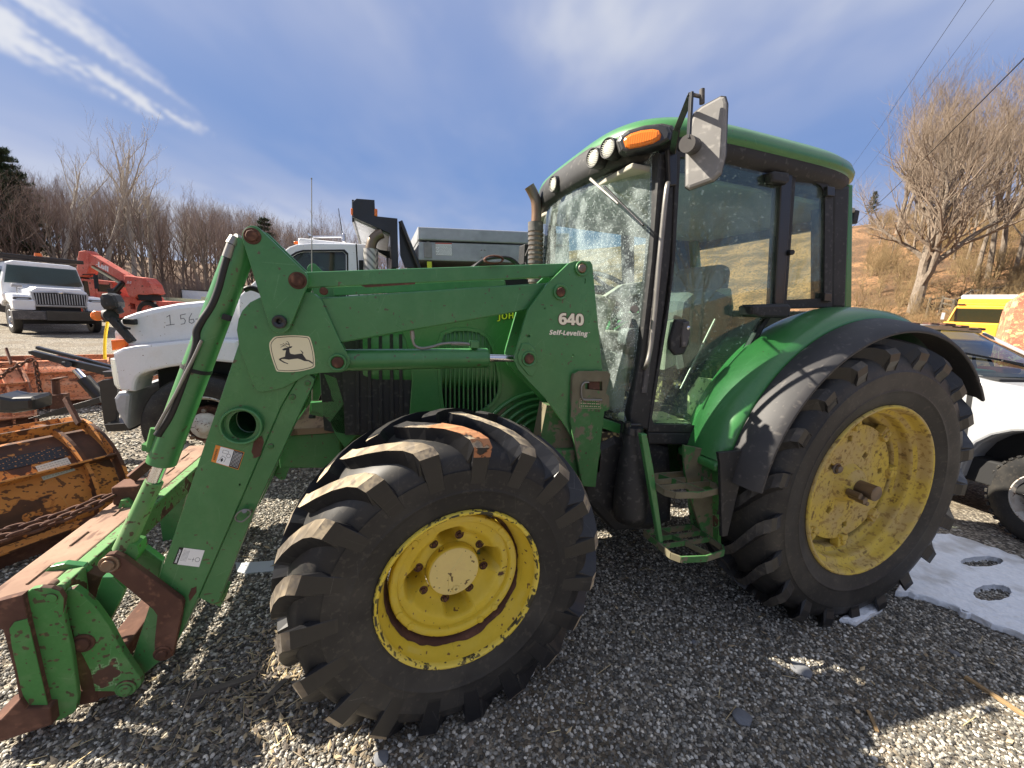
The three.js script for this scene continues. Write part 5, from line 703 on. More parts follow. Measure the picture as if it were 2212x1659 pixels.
  { const a = atZ(640, 528, zt), b2 = atZ(791, 527, zt), c = atZ(560, 600, zt), d = atZ(790, 800, zt); part('roof', [boxMM(a.x, b2.x, a.y - 0.05, b2.y + 0.005, zf + 0.12, zt - 0.08, 0.02)], M.white, t); part('windscreen', own(grid(1, 1, (u, v) => V(c.x + (a.x - 0.03 - c.x) * v, c.y + (a.y - 0.02 - c.y) * v, zf + 0.12 + u * 1.9))), M.glassDark, t); part('cab_back', boxMM(b2.x - 0.06, b2.x, d.y, b2.y - 0.05, zf + 0.12, zt - 0.08, 0.01), M.white, t); part('cab_floor', boxMM(c.x, b2.x, d.y, d.y + 0.3, zf + 0.15, zt - 0.1, 0.01), M.black, t); part('seat', [boxMM(-0.75, -0.62, 1.5, 2.05, zt - 0.75, zt - 0.25, 0.05), boxMM(-0.75, -0.62, 1.5, 2.05, zf + 0.25, zf + 0.8, 0.05)], M.seat, t); }
  part('marker_lamp', box(...atZ(648, 526, zt - 0.3).toArray(), 0.10, 0.03, 0.06, 0.01), M.amber, t);
  part('air_horn', [rod(atZ(676, 512, zt - 0.35), atZ(738, 511, zt - 0.35), 0.012, 0.01), rod(atZ(676, 512, zt - 0.35), atZ(668, 513, zt - 0.35), 0.014, 0.045), box(...atZ(743, 514, zt - 0.35).toArray(), 0.03, 0.09, 0.05, 0.01)], M.chrome, t);
  part('radio_antenna', [rod(atZ(742, 522, zt - 0.35), atZ(731, 450, zt - 0.35), 0.006, 0.003, 6)], M.black, t);
  part('side_step', plate([[775, 562], [785, 562], [786, 600], [776, 600]], zt - 0.01, 0.05), M.black, t);
  part('exhaust_pipe', hose([[800, 620], [800, 560], [801, 535], [806, 518], [816, 508], [826, 504]].map((p) => atZ(p[0], p[1], zt + 0.02)), 0.048, 50, 24), M.stack, t, 'elbow exhaust pipe');
  part('heat_shield', rod(atZ(801, 640, zt + 0.02), atZ(801, 538, zt + 0.02), 0.068, 0.068, 32), M.braid, t, 'perforated grey exhaust heat shield');
  part('headboard', plate(cR([[620, 215], [650, 190], [780, 200], [785, 295], [800, 318], [945, 333], [952, 690], [905, 690], [890, 445], [622, 325]]), zt + 0.05, 0.05, { b: 0.006 }), M.blackPaint, t, 'black stepped headboard side');
  part('headboard', [plate(cR([[620, 215], [650, 190], [780, 200], [785, 295], [800, 318], [945, 333], [952, 690], [905, 690], [890, 445], [622, 325]]), zt + 0.05, 0.05, { b: 0.006 }).translate(0, 0, -2.0)], M.blackPaint, t);
  { const e = (u, v) => atZ(u, v, zt + 0.05), p = [e(762, 470), e(842, 506)], q = [e(762, 436), e(842, 545)]; part('canopy_floor', [bar(V((p[0].x + p[1].x) / 2, (p[0].y + p[1].y) / 2, zt), V((p[0].x + p[1].x) / 2, (p[0].y + p[1].y) / 2, zf + 0.15), p[0].distanceTo(p[1]), 0.02, p[1].clone().sub(p[0]).normalize())], M.galv, t, 'shiny underside of the headboard canopy'); part('canopy_front', bar(V(p[0].x, (p[0].y + q[0].y) / 2, zt), V(p[0].x, (p[0].y + q[0].y) / 2, zf + 0.15), 0.2, 0.02), M.blackPaint, t); part('bulkhead', boxMM(e(846, 500).x, e(858, 500).x, 1.2, e(850, 478).y, zf + 0.15, zt, 0.01), M.blackPaint, t); part('gusset', plate(cR([[700, 500], [820, 560], [890, 570], [895, 625], [800, 570]]), zt - 0.3, 0.02), M.black, t); }
  part('marker_lamp', box(...atZ(812, 460, zt + 0.03).toArray(), 0.03, 0.07, 0.05, 0.01), M.amber, t);
  part('marker_lamp', box(...atZ(760.5, 458, zt + 0.03).toArray(), 0.02, 0.06, 0.05, 0.008), M.amber, t);
  part('stay_rod', [rod(atZ(865, 478, zt), atZ(908, 585, zt), 0.022), plate(cR([[955, 360], [975, 345], [1000, 420], [1100, 690], [1000, 690], [965, 600]]), zt - 0.1, 0.02)], M.blackPaint, t);
  part('spreader_body', plate([[903.5, 522], [1230, 532], [1230, 571], [903.5, 562]], zt, 2.0, { b: 0.01 }), M.galv, t, 'grey metal spreader body side');
  part('spreader_rail', plate([[903, 489.5], [1230, 504], [1230, 530], [903, 517.5]], zt + 0.02, 2.04, { b: 0.012 }), M.galv, t);
  for (const u of [903.5 + 28, 1040, 1047, 1140]) for (const v of [0, 1]) part('rivet', pinZ(atZ(u, 536 + v * 16 + (u - 903) * 0.03, zt), 0.008, 0.006, 10), M.steel, t);
  part('body_latch', plate(cR([[1135, 510], [1165, 498], [1192, 510], [1195, 618], [1138, 618]]), zt + 0.012, 0.012), M.steel, t);
  part('body_strap', plate(cR([[1158, 645], [1192, 645], [1194, 720], [1160, 720]]), zt + 0.03, 0.01), std({ color: S(200, 210, 60), roughness: 0.7 }), t, 'yellow-green strap');
  part('caution_plate', stickZ(cR([[1216, 506], [1338, 508], [1342, 604], [1219, 600]]), zt + 0.003), print(320, 256, (x) => { x.fillStyle = '#dcdcda'; x.fillRect(0, 0, 320, 256); x.fillStyle = '#b44a40'; x.fillRect(4, 4, 312, 26); x.fillStyle = '#777'; for (let r = 0; r < 9; r++) for (let i = 0; i < 11; i++) x.fillRect(70 + i * 22, 46 + r * 22, 9 + (i * 5 + r * 7) % 11, 8); x.strokeStyle = '#555'; x.lineWidth = 5; for (const y of [70, 140, 210]) { x.beginPath(); x.arc(36, y, 20, 0, 7); x.stroke(); } x.strokeRect(4, 4, 312, 248); }), t);
  part('body_underside', boxMM(0.1, 3.3, 1.3, 2.1, zf + 0.2, zt - 0.1, 0.02), M.black, t);
  part('hood_marking', stickZ(cA([[590, 345], [1010, 320], [1010, 430], [590, 455]]), zt - 0.097), print(512, 140, (x) => { x.strokeStyle = '#4a4c58'; x.lineWidth = 5; x.lineCap = 'round'; const L = (...p) => { x.beginPath(); p.forEach((q, i) => (i ? x.lineTo(...q) : x.moveTo(...q))); x.stroke(); }; L([40, 40], [66, 24], [72, 110]); L([36, 118], [108, 112]); L([206, 22], [160, 30], [164, 66], [190, 60], [206, 84], [196, 112], [166, 116]); L([262, 20], [240, 60], [238, 100], [262, 114], [284, 98], [276, 74], [246, 80]); L([298, 76], [326, 74]); L([344, 112], [340, 30], [380, 40], [392, 70], [380, 104], [344, 112]); }), t);
  part('hood_vent', plate(cA([[888, 300], [950, 295], [950, 400], [888, 390]]), zt - 0.096, 0.004, { b: 0 }), M.black, t);
  part('turn_signal', plate(cA([[208, 545], [305, 538], [322, 560], [318, 590], [290, 610], [218, 622]]), zt - 0.06, 0.08, { b: 0.012 }), M.amber, t, 'orange front turn signal');
  // plow lamp on a bracket above the hood
  { const q = (x, y, z = zt + 0.02) => { const p = cA([[x, y]])[0]; return atZ(p[0], p[1], z); };
    part('plow_lamp', [plate(cA([[116, 225], [130, 202], [175, 196], [220, 212], [248, 262], [252, 300], [225, 322], [180, 328], [145, 318], [122, 285]]), zt + 0.08, 0.16, { b: 0.035 })], M.blackPlastic, t, 'black plow headlamp on a bracket');
    part('plow_lamp_bracket', [rod(q(235, 280), q(290, 345), 0.035, 0.025), bar(q(215, 380), q(375, 560), 0.05, 0.06), rod(q(180, 365, zt - 0.05), q(215, 365, zt + 0.04), 0.05, 0.05, 24)], M.blackPlastic, t);
    part('plow_marker_lamp', pinZ(q(172, 366, zt - 0.03), 0.04, 0.06, 24).translate(-0.03, 0, 0), M.amber, t);
    part('hood_latch', [box(...q(355, 408, zt - 0.08).toArray(), 0.09, 0.05, 0.05, 0.01), hose([q(275, 395), q(285, 430), q(330, 455), q(355, 460)], 0.010, 20, 8)], M.blackPlastic, t);
    part('plow_guide_stick', hose([q(190, 410, zt - 0.3), q(175, 500, zt - 0.3), q(168, 600, zt - 0.3), q(170, 685, zt - 0.3)], 0.012, 30, 8), M.yellowTube, t, 'bent yellow plow guide stick'); }
  // black plow frame on the front bumper
  const pf = sub('plow_mount', t), cF = (l) => l.map(([x, y]) => [x / 6.945, 734.4 + y / 6.945]), qf = (x, y, z) => { const p = cF([[x, y]])[0]; return atZ(p[0], p[1], z); };
  part('lift_arm', plate(cF([[415, 165], [470, 160], [1010, 290], [1620, 430], [1680, 470], [1680, 530], [1560, 530], [1010, 390], [560, 270], [420, 205]]), -2.35, 0.05, { b: 0.006 }), M.blackPaint, pf);
  part('lift_arm', plate(cF([[530, 95], [600, 115], [1230, 270], [1700, 400], [1700, 445], [1230, 320], [560, 150], [522, 130]]), -2.85, 0.05, { b: 0.006 }), M.blackPaint, pf);
  part('lift_pin', [rod(qf(1010, 365, -2.3), qf(1010, 365, -2.9), 0.03), rod(qf(940, 350, -2.3), qf(985, 355, -2.3), 0.02)], M.blackPaint, pf);
  part('lift_cylinder', rod(qf(1250, 570, -2.5), qf(1500, 850, -2.5), 0.055, 0.055, 24), M.blackPaint, pf);
  part('cylinder_rod', rod(qf(1130, 440, -2.5), qf(1260, 580, -2.5), 0.03, 0.03, 16), M.chrome, pf);
  part('mount_tower', [plate(cF([[1450, 640], [1540, 600], [1760, 590], [1760, 660], [1740, 1270], [1560, 1270], [1490, 700]]), -2.1, 0.05), plate(cF([[1530, 475], [1740, 470], [1740, 550], [1560, 560]]), -2.1, 0.3, { b: 0.01 })], M.blackPaint, pf);
  part('push_beam', [plate(cF([[420, 1180], [960, 1010], [1480, 860], [1510, 940], [1100, 1060], [980, 1110], [640, 1170]]), -2.2, 0.10), plate(cF([[1560, 1270], [1900, 1250], [1960, 1360], [1600, 1380]]), -2.0, 0.3)], M.blackPaint, pf);
  part('ram_housing', plate(cF([[-60, 830], [160, 870], [450, 860], [490, 900], [490, 1060], [180, 1110], [-60, 1100]]), -2.0, 0.25, { b: 0.03 }), M.blackPaint, pf);
  part('support_jack', [rod(qf(830, 600, -2.6), qf(860, 1000, -2.6), 0.03), plate(cF([[740, 590], [900, 570], [905, 590], [745, 610]]), -2.55, 0.12), plate(cF([[780, 830], [940, 820], [960, 1030], [750, 1040]]), -2.55, 0.1)], M.rust, pf);
  rebase(t, V(0, 0, -2.8));
  chain('chain', [[530, 330], [555, 480], [575, 620], [605, 760], [640, 920], [660, 1020]].map(([x, y]) => qf(x, y, -2.3)), 1.1, 'rusty chain hanging down from the black plow frame', M.rust);
  chain('chain', [[480, 290], [380, 330], [240, 400], [120, 470], [0, 560], [-80, 610]].map(([x, y]) => qf(x, y, -2.25)), 1.1, 'rusty chain slung sideways from the end of the black plow frame', M.rust);
}
// ---------------------------------------------------------------- white pickup behind the rear wheel, facing +z
{
  const t = thing('pickup_truck', 'white pickup truck with roof marker lamps parked behind the rear tyre', 'pickup truck'), X0 = 5.0, X1 = 7.02;
  const side = (pts, x0, x1, b) => extr(shapeOf(pts.map(([z, y]) => ({ x: -z, y }))), x1 - x0, b).rotateY(Math.PI / 2).translate(x0, 0, 0);      // profile in (z, y), swept along x
  const arch = (cz, r) => Array.from({ length: 13 }, (_, i) => { const a = Math.PI * i / 12; return [cz + r * Math.cos(a) * (1), 0.42 + (r + 0.05) * Math.pow(Math.sin(a), 0.7)]; });
  const wz = 0.93;
  part('body', side([[1.95, 0.55], [1.97, 1.0], [1.9, 1.14], [1.6, 1.23], [1.0, 1.31], [0.42, 1.36], [0.2, 1.40], [-1.9, 1.40], [-1.9, 0.55], [wz - 0.55, 0.45], ...arch(wz, 0.53).reverse(), [1.6, 0.45]], X0, X1, 0.05), M.pickupWhite, t);
  part('door_seam', [side([[0.36, 0.62], [0.40, 0.62], [0.34, 1.34], [0.30, 1.34]], X0 - 0.003, X0 + 0.02, 0)], M.black, t);
  part('wheel_flare', [side([...arch(wz, 0.60), ...arch(wz, 0.535).reverse()], X0 - 0.035, X0 + 0.1, 0.02)], M.pickupWhite, t);
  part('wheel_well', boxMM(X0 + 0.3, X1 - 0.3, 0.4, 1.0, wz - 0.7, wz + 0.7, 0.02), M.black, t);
  part('underbody', boxMM(X0 + 0.12, X1 - 0.12, 0.38, 0.62, -1.9, 1.8, 0.02), M.black, t);
  const wh = wheelOf(X0 + 0.02, 0.40, wz, 0.405, M.whiteDirty, t, -5, -Math.PI / 2 - 0.25);
  for (let k = 0; k < 40; k++) { const a = k / 40 * 6.283; part('tread_block', box(0.402, 0, -0.03, 0.02, 0.035, 0.05, 0.004).rotateZ(a), M.rubber, wh); }
  // cab: pillars, roof, glass
  const A = V(X0 + 0.08, 1.38, 0.28), B = V(X0 + 0.22, 1.80, -0.46), A2 = V(X1 - 0.08, 1.38, 0.28), B2 = V(X1 - 0.22, 1.80, -0.46);
  part('windscreen', own(grid(16, 8, (u, v) => { const p = A.clone().lerp(A2, u), q = B.clone().lerp(B2, u); const r = p.lerp(q, v); r.z += 0.17 * (1 - Math.pow(2 * u - 1, 2)); r.y += 0.02 * (1 - Math.pow(2 * u - 1, 2)); return r; })), M.glassDark, t);
  part('roof', grid(16, 8, (u, v) => { const q = B.clone().lerp(B2, u); q.z += 0.17 * (1 - Math.pow(2 * u - 1, 2)) * (1 - v) - v * 1.5; q.y += 0.015 + 0.05 * (1 - Math.pow(2 * u - 1, 4)) + 0.02 * Math.sin(Math.PI * v); return q; }), M.pickupWhite, t);
  part('front_pillar', [bar(A, B, 0.07, 0.05), bar(A2, B2, 0.07, 0.05)].slice(0, 1), M.pickupWhite, t); part('front_pillar', bar(A2, B2, 0.07, 0.05), M.pickupWhite, t);
  part('rear_pillar', [bar(V(X0 + 0.06, 1.38, -0.75), V(X0 + 0.22, 1.80, -0.8), 0.09, 0.05)], M.pickupWhite, t); part('cab_rear', boxMM(X0 + 0.15, X1 - 0.15, 1.38, 1.88, -1.95, -1.9, 0.01), M.pickupWhite, t);
  part('side_window', own(grid(1, 1, (u, v) => V(X0 + 0.07 + v * 0.15, 1.39 + v * 0.45, 0.2 - v * 0.66 - u * (0.95 - 0.6 * v)))), M.glassDark, t);
  part('roof_rail', [bar(B, V(X0 + 0.22, 1.80, -1.9), 0.06, 0.06)], M.pickupWhite, t);
  for (const k of [0.1, 0.32, 0.5, 0.68, 0.9]) { const q = B.clone().lerp(B2, k); part('roof_marker_lamp', box(q.x, q.y + 0.055 + 0.03 * (1 - Math.abs(2 * k - 1)), q.z + 0.02, k === 0.5 ? 0.2 : 0.16, 0.03, 0.09, 0.012), M.rustPin, t); }
  part('dashboard', [boxMM(X0 + 0.12, X1 - 0.12, 1.30, 1.395, -0.2, 0.32, 0.03)], M.seat, t);
  part('dash_cloth', box(X0 + 0.55, 1.41, 0.05, 0.5, 0.03, 0.2, 0.012), std({ color: S(140, 210, 196), roughness: 0.9 }), t, 'pale teal cloth on the dashboard'); part('dash_rag', box(X0 + 0.95, 1.43, 0.1, 0.35, 0.05, 0.2, 0.02), std({ color: S(206, 72, 60), roughness: 0.9 }), t, 'red cloth on the dashboard');
  part('steering_wheel', new THREE.TorusGeometry(0.18, 0.016, 10, 32).rotateX(-0.4).translate(X1 - 0.5, 1.42, -0.25), M.black, t);
  part('seat', [boxMM(X0 + 0.3, X0 + 0.85, 1.0, 1.75, -0.95, -0.8, 0.06)], M.seat, t); part('seat', boxMM(X1 - 0.85, X1 - 0.3, 1.0, 1.75, -0.95, -0.8, 0.06), M.seat, t);
  { const p0 = A.clone().lerp(A2, 0.5), n = new THREE.Vector3().crossVectors(A2.clone().sub(A), B.clone().sub(A)).normalize(); if (n.z < 0) n.negate(); const on2 = (u, v) => A.clone().lerp(A2, u).lerp(B.clone().lerp(B2, u), v).add(V(0, 0.03, 0.02 + 0.17 * (1 - Math.pow(2 * u - 1, 2)))); part('wiper', [bar(on2(0.12, 0.42), on2(0.42, 0.24), 0.02, 0.02), bar(on2(0.3, 0.3), on2(0.62, 0.02), 0.018, 0.02)], M.black, t); }
  part('cowl', boxMM(X0 + 0.1, X1 - 0.1, 1.345, 1.385, 0.28, 0.46, 0.015), M.black, t);
  rebase(t, V(6, 0, 0));
}

// ---------------------------------------------------------------- vehicles further away
{ // white truck facing the camera on the left
  const t = thing('dump_truck', 'white truck with a dark slatted grille and an amber roof beacon facing the yard', 'truck');
  const W = 1.12;
  part('cab', [extr(shapeOf([{ x: -1.05, y: 1.15 }, { x: 1.05, y: 1.15 }, { x: 1.03, y: 1.75 }, { x: 0.88, y: 2.42 }, { x: 0.7, y: 2.5 }, { x: -0.7, y: 2.5 }, { x: -0.88, y: 2.42 }, { x: -1.03, y: 1.75 }], [[{ x: -0.92, y: 1.72 }, { x: 0.92, y: 1.72 }, { x: 0.80, y: 2.34 }, { x: -0.80, y: 2.34 }]]), 1.6, 0.05).translate(0, 0, -3.1)], M.white, t);
  part('cab_trim', [boxMM(-0.9, 0.9, 1.70, 2.36, -3.02, -2.98, 0.01), boxMM(-0.88, 0.88, 1.725, 1.76, -2.98, -1.6, 0.01), boxMM(-0.78, 0.78, 2.30, 2.335, -2.98, -1.6, 0.01)], M.trim, t); for (const q of [-0.45, 0.45]) part('seat', box(q, 1.95, -2.5, 0.5, 0.5, 0.15, 0.05), M.seat, t);
  part('windscreen', own(grid(8, 1, (u, v) => V((u * 2 - 1) * (0.98 - 0.12 * v), 1.72 + 0.62 * v, -1.44 - 0.03 * v))), M.glassDark, t);
  part('side_window', grid(1, 1, (u, v) => V(-1.045 + 0.13 * v - 0.008, 1.72 + 0.56 * v, -2.7 + u * 0.95)), M.glassDark, t);
  part('hood', [extr(shapeOf([{ x: -0.72, y: 0.95 }, { x: 0.72, y: 0.95 }, { x: 0.70, y: 1.5 }, { x: 0.55, y: 1.62 }, { x: -0.55, y: 1.62 }, { x: -0.70, y: 1.5 }]), 1.6, 0.06).translate(0, 0, -1.55)], M.white, t);
  part('hood_rise', [new THREE.BoxGeometry(1.4, 0.14, 0.5).translate(0, 1.62, -1.25)].map((g) => { const p = g.attributes.position; for (let i = 0; i < p.count; i++) if (p.getZ(i) > -1.2 && p.getY(i) > 1.6) p.setY(i, 1.58); g.computeVertexNormals(); return g; }), M.white, t);
  for (const s of [-1, 1]) { part('fender', [extr(shapeOf([{ x: 0.9, y: 0.85 }, { x: 0.92, y: 1.15 }, { x: 0.7, y: 1.34 }, { x: -0.1, y: 1.38 }, { x: -0.75, y: 1.30 }, { x: -0.9, y: 1.0 }, { x: -0.62, y: 0.9 }, { x: -0.45, y: 1.02 }, { x: 0, y: 1.12 }, { x: 0.42, y: 1.0 }, { x: 0.55, y: 0.8 }]), 0.5, 0.05).rotateY(-Math.PI / 2).translate(s * 0.88 + 0.25, 0, -0.75)], M.white, t); part('headlight', box(s * 0.90, 1.17, 0.10, 0.30, 0.13, 0.10, 0.04), M.headlamp, t); part('headlight_bezel', box(s * 0.90, 1.165, 0.09, 0.42, 0.21, 0.09, 0.05), M.blackFade, t); const w = wheelOf(s * 1.10, 0.5, -0.75, 0.51, M.galv, t, 6, s > 0 ? Math.PI / 2 : -Math.PI / 2); part('mirror', [box(s * 1.38, 1.95, -1.45, 0.1, 0.55, 0.2, 0.03), rod(V(s * 1.05, 2.2, -1.6), V(s * 1.38, 2.25, -1.45), 0.02)], M.black, t); }
  part('grille_surround', extr(shapeOf([{ x: -0.66, y: 0.98 }, { x: 0.66, y: 0.98 }, { x: 0.70, y: 1.45 }, { x: 0.1, y: 1.50 }, { x: 0, y: 1.46 }, { x: -0.1, y: 1.50 }, { x: -0.70, y: 1.45 }]), 0.06, 0.015).translate(0, 0, 0.06), M.galv, t);
  part('grille', extr(shapeOf([{ x: -0.60, y: 1.03 }, { x: 0.60, y: 1.03 }, { x: 0.64, y: 1.42 }, { x: 0.1, y: 1.46 }, { x: 0, y: 1.41 }, { x: -0.1, y: 1.46 }, { x: -0.64, y: 1.42 }]), 0.02, 0).translate(0, 0, 0.105), M.black, t);
  for (let k = 0; k < 19; k++) part('grille_slat', box(-0.585 + k * 0.065, 1.235, 0.13, 0.022, 0.37, 0.02, 0.004), M.galv, t);
  part('emblem', [new THREE.SphereGeometry(0.06, 16, 10).scale(1, 0.8, 0.3).translate(0, 1.47, 0.13)], M.chrome, t);
  part('bumper', [boxMM(-1.2, 1.2, 0.52, 0.82, 0.02, 0.3, 0.03)], M.blackFade, t); part('tow_plate', [boxMM(-0.45, 0.75, 0.5, 0.84, 0.28, 0.34, 0.01)], M.blackPaint, t);
  part('chassis', [boxMM(-0.5, 0.5, 0.5, 1.0, -6.5, 0.0, 0.02), boxMM(-0.9, 0.9, 0.35, 0.6, -1.3, -0.2, 0.02)], M.black, t);
  part('dump_body', [boxMM(-1.22, 1.22, 1.1, 2.3, -7.2, -3.4, 0.03)], M.blackPaint, t); part('cab_shield', [boxMM(-1.22, 1.22, 2.6, 2.74, -3.6, -1.95, 0.02)], M.blackPaint, t, 'black cab shield over the roof');
  part('beacon', [rod(V(0.05, 2.74, -2.1), V(0.05, 2.86, -2.1), 0.11, 0.09, 20)], M.amber, t);
  part('hood_mirror', [rod(V(-0.95, 1.38, -0.15), V(-0.95, 1.58, -0.1), 0.015), box(-0.95, 1.63, -0.1, 0.24, 0.10, 0.1, 0.02)], M.galv, t);
  const g = atY(140, 722, 0); t.position.set(g.x, 0, g.z); t.rotation.y = 0.74;
}
{ // red telescopic handler
  const t = thing('telehandler', 'faded red telescopic handler with its long boom angled over the cab', 'telehandler');
  const D = 21, s = D / FPX, O = atD(262, 700, D), uv = (l) => l.map(([u, v]) => ({ x: (u - 262) * s * 0.93, y: (700 - v) * s * 0.97 })), zx = (l) => uv(l.map(([x, y]) => [x / 4.999, 530.9 + y / 4.999]));      // crop 0..500 x 600..850
  const ex = (l, d, z, b = 0.03, holes = []) => extr(shapeOf(zx(l), holes.map(zx)), d, b).translate(0, 0, z);
  part('boom', ex([[1070, 130], [1110, 130], [1470, 320], [1540, 350], [1560, 420], [1470, 420], [1110, 235], [1080, 270], [1060, 210]], 0.5, -0.25), M.redFade, t);
  part('boom_head', ex([[975, 105], [1050, 90], [1085, 120], [1075, 240], [1040, 330], [950, 370], [915, 360], [945, 200]], 0.55, -0.28), M.redFade, t);
  part('boom_base', ex([[1470, 330], [1540, 330], [1700, 340], [1760, 400], [1795, 500], [1700, 520], [1610, 520], [1560, 560], [1500, 540], [1480, 480]], 0.7, -0.35), M.redFade, t);
  part('boom_rails', ex([[1100, 250], [1460, 440], [1450, 455], [1095, 265]], 0.52, -0.26, 0), M.creamPlastic, t);
  const w1 = [[905, 405], [980, 405], [990, 590], [905, 600]], w2 = [[1065, 430], [1230, 430], [1240, 520], [1075, 520]];
  part('cab', ex([[890, 385], [1240, 400], [1255, 420], [1255, 620], [1240, 720], [890, 720]], 0.9, -0.9, 0.02, [w1, w2]), M.redFade, t);
  part('cab_window', ex(w1, 0.02, -0.05, 0), M.glassDark, t); part('cab_window', ex(w2, 0.02, -0.05, 0), M.glassDark, t);
  part('cab_door', ex([[1015, 410], [1050, 412], [1060, 715], [1025, 715]], 0.03, -0.005, 0.008), M.redFade, t); part('operator_seat', ex([[1120, 480], [1180, 480], [1190, 530], [1110, 530]], 0.4, -0.7), M.seat, t);
  const g1 = [[1310, 575], [1380, 575], [1370, 680], [1320, 680]], g2 = [[1450, 610], [1520, 620], [1520, 690], [1450, 690]];
  part('body', ex([[1250, 560], [1380, 560], [1520, 540], [1540, 580], [1790, 580], [1800, 640], [1760, 760], [1250, 790]], 1.2, -1.6), M.redFade, t);
  part('side_cover', ex([[1252, 562], [1380, 562], [1520, 543], [1540, 583], [1788, 583], [1797, 640], [1757, 757], [1252, 787]], 0.49, -0.395, 0.02, [g1, g2]), M.redFade, t);
  part('front_body', ex([[890, 700], [1120, 700], [1110, 800], [930, 800]], 1.6, -1.6), M.redFade, t);
  part('lift_cylinder', [rod(V(...Object.values(zx([[1350, 500]])[0]), 0.3), V(...Object.values(zx([[1450, 400]])[0]), 0.3), 0.13, 0.13, 20)], M.blackPaint, t); part('hose_bundle', [ex([[1270, 480], [1340, 470], [1380, 510], [1350, 550], [1280, 550]], 0.3, 0.1)], M.blackPlastic, t); part('base_underside', ex([[1590, 515], [1750, 515], [1760, 580], [1600, 580]], 0.6, -0.3), M.black, t);
  part('fork_carriage', [ex([[745, 165], [760, 160], [765, 260], [750, 260]], 0.06, -0.6, 0.01), ex([[735, 255], [900, 270], [900, 285], [735, 270]], 0.06, -0.6, 0.01), ex([[840, 170], [945, 180], [945, 188], [840, 178]], 0.06, -0.6, 0.01), ex([[845, 175], [853, 175], [860, 265], [850, 265]], 0.06, -0.6, 0.01), ex([[890, 180], [897, 180], [900, 268], [893, 268]], 0.06, -0.6, 0.01)], M.steel, t); part('fork_mast', [ex([[745, 270], [790, 270], [800, 500], [760, 500]], 0.1, -0.6), ex([[850, 320], [915, 300], [910, 400], [860, 400]], 0.4, -0.4)], M.black, t);
  part('boom_lettering', sticker(zx([[1150, 175], [1300, 245], [1290, 320], [1140, 255]]).map((p) => V(p.x, p.y, 0.256))), print(256, 128, (x) => { x.fillStyle = '#f0e8e4'; x.font = 'bold 112px sans-serif'; x.fillText('Lull', 44, 100, 200); x.lineWidth = 8; x.strokeStyle = '#f0e8e4'; x.strokeText('Lull', 44, 100, 200); x.beginPath(); x.arc(20, 60, 20, 0, 2); x.stroke(); }), t);
  part('base_lettering', sticker(zx([[1500, 375], [1570, 380], [1565, 420], [1495, 415]]).map((p) => V(p.x, p.y, 0.356))), print(128, 64, (x) => { x.fillStyle = '#f0e8e4'; x.font = 'italic bold 56px sans-serif'; x.fillText('JLG', 6, 52, 116); }), t);
  part('tail_lamp', pinZ(V(zx([[1605, 605]])[0].x, zx([[1605, 605]])[0].y, 0.1), 0.06, 0.03), M.lens, t); part('tail_lamp', pinZ(V(zx([[1750, 600]])[0].x, zx([[1750, 600]])[0].y, 0.1), 0.06, 0.03), M.lens, t);
  for (const [x, z] of [[-1.6, 0.15], [1.6, 0.15], [-1.6, -1.5], [1.6, -1.5]]) wheelOf(x, 0.62, z, 0.62, M.redFade, t, 0);
  t.position.set(O.x, 0, O.z); t.rotation.y = -YAW - 0.0;
}
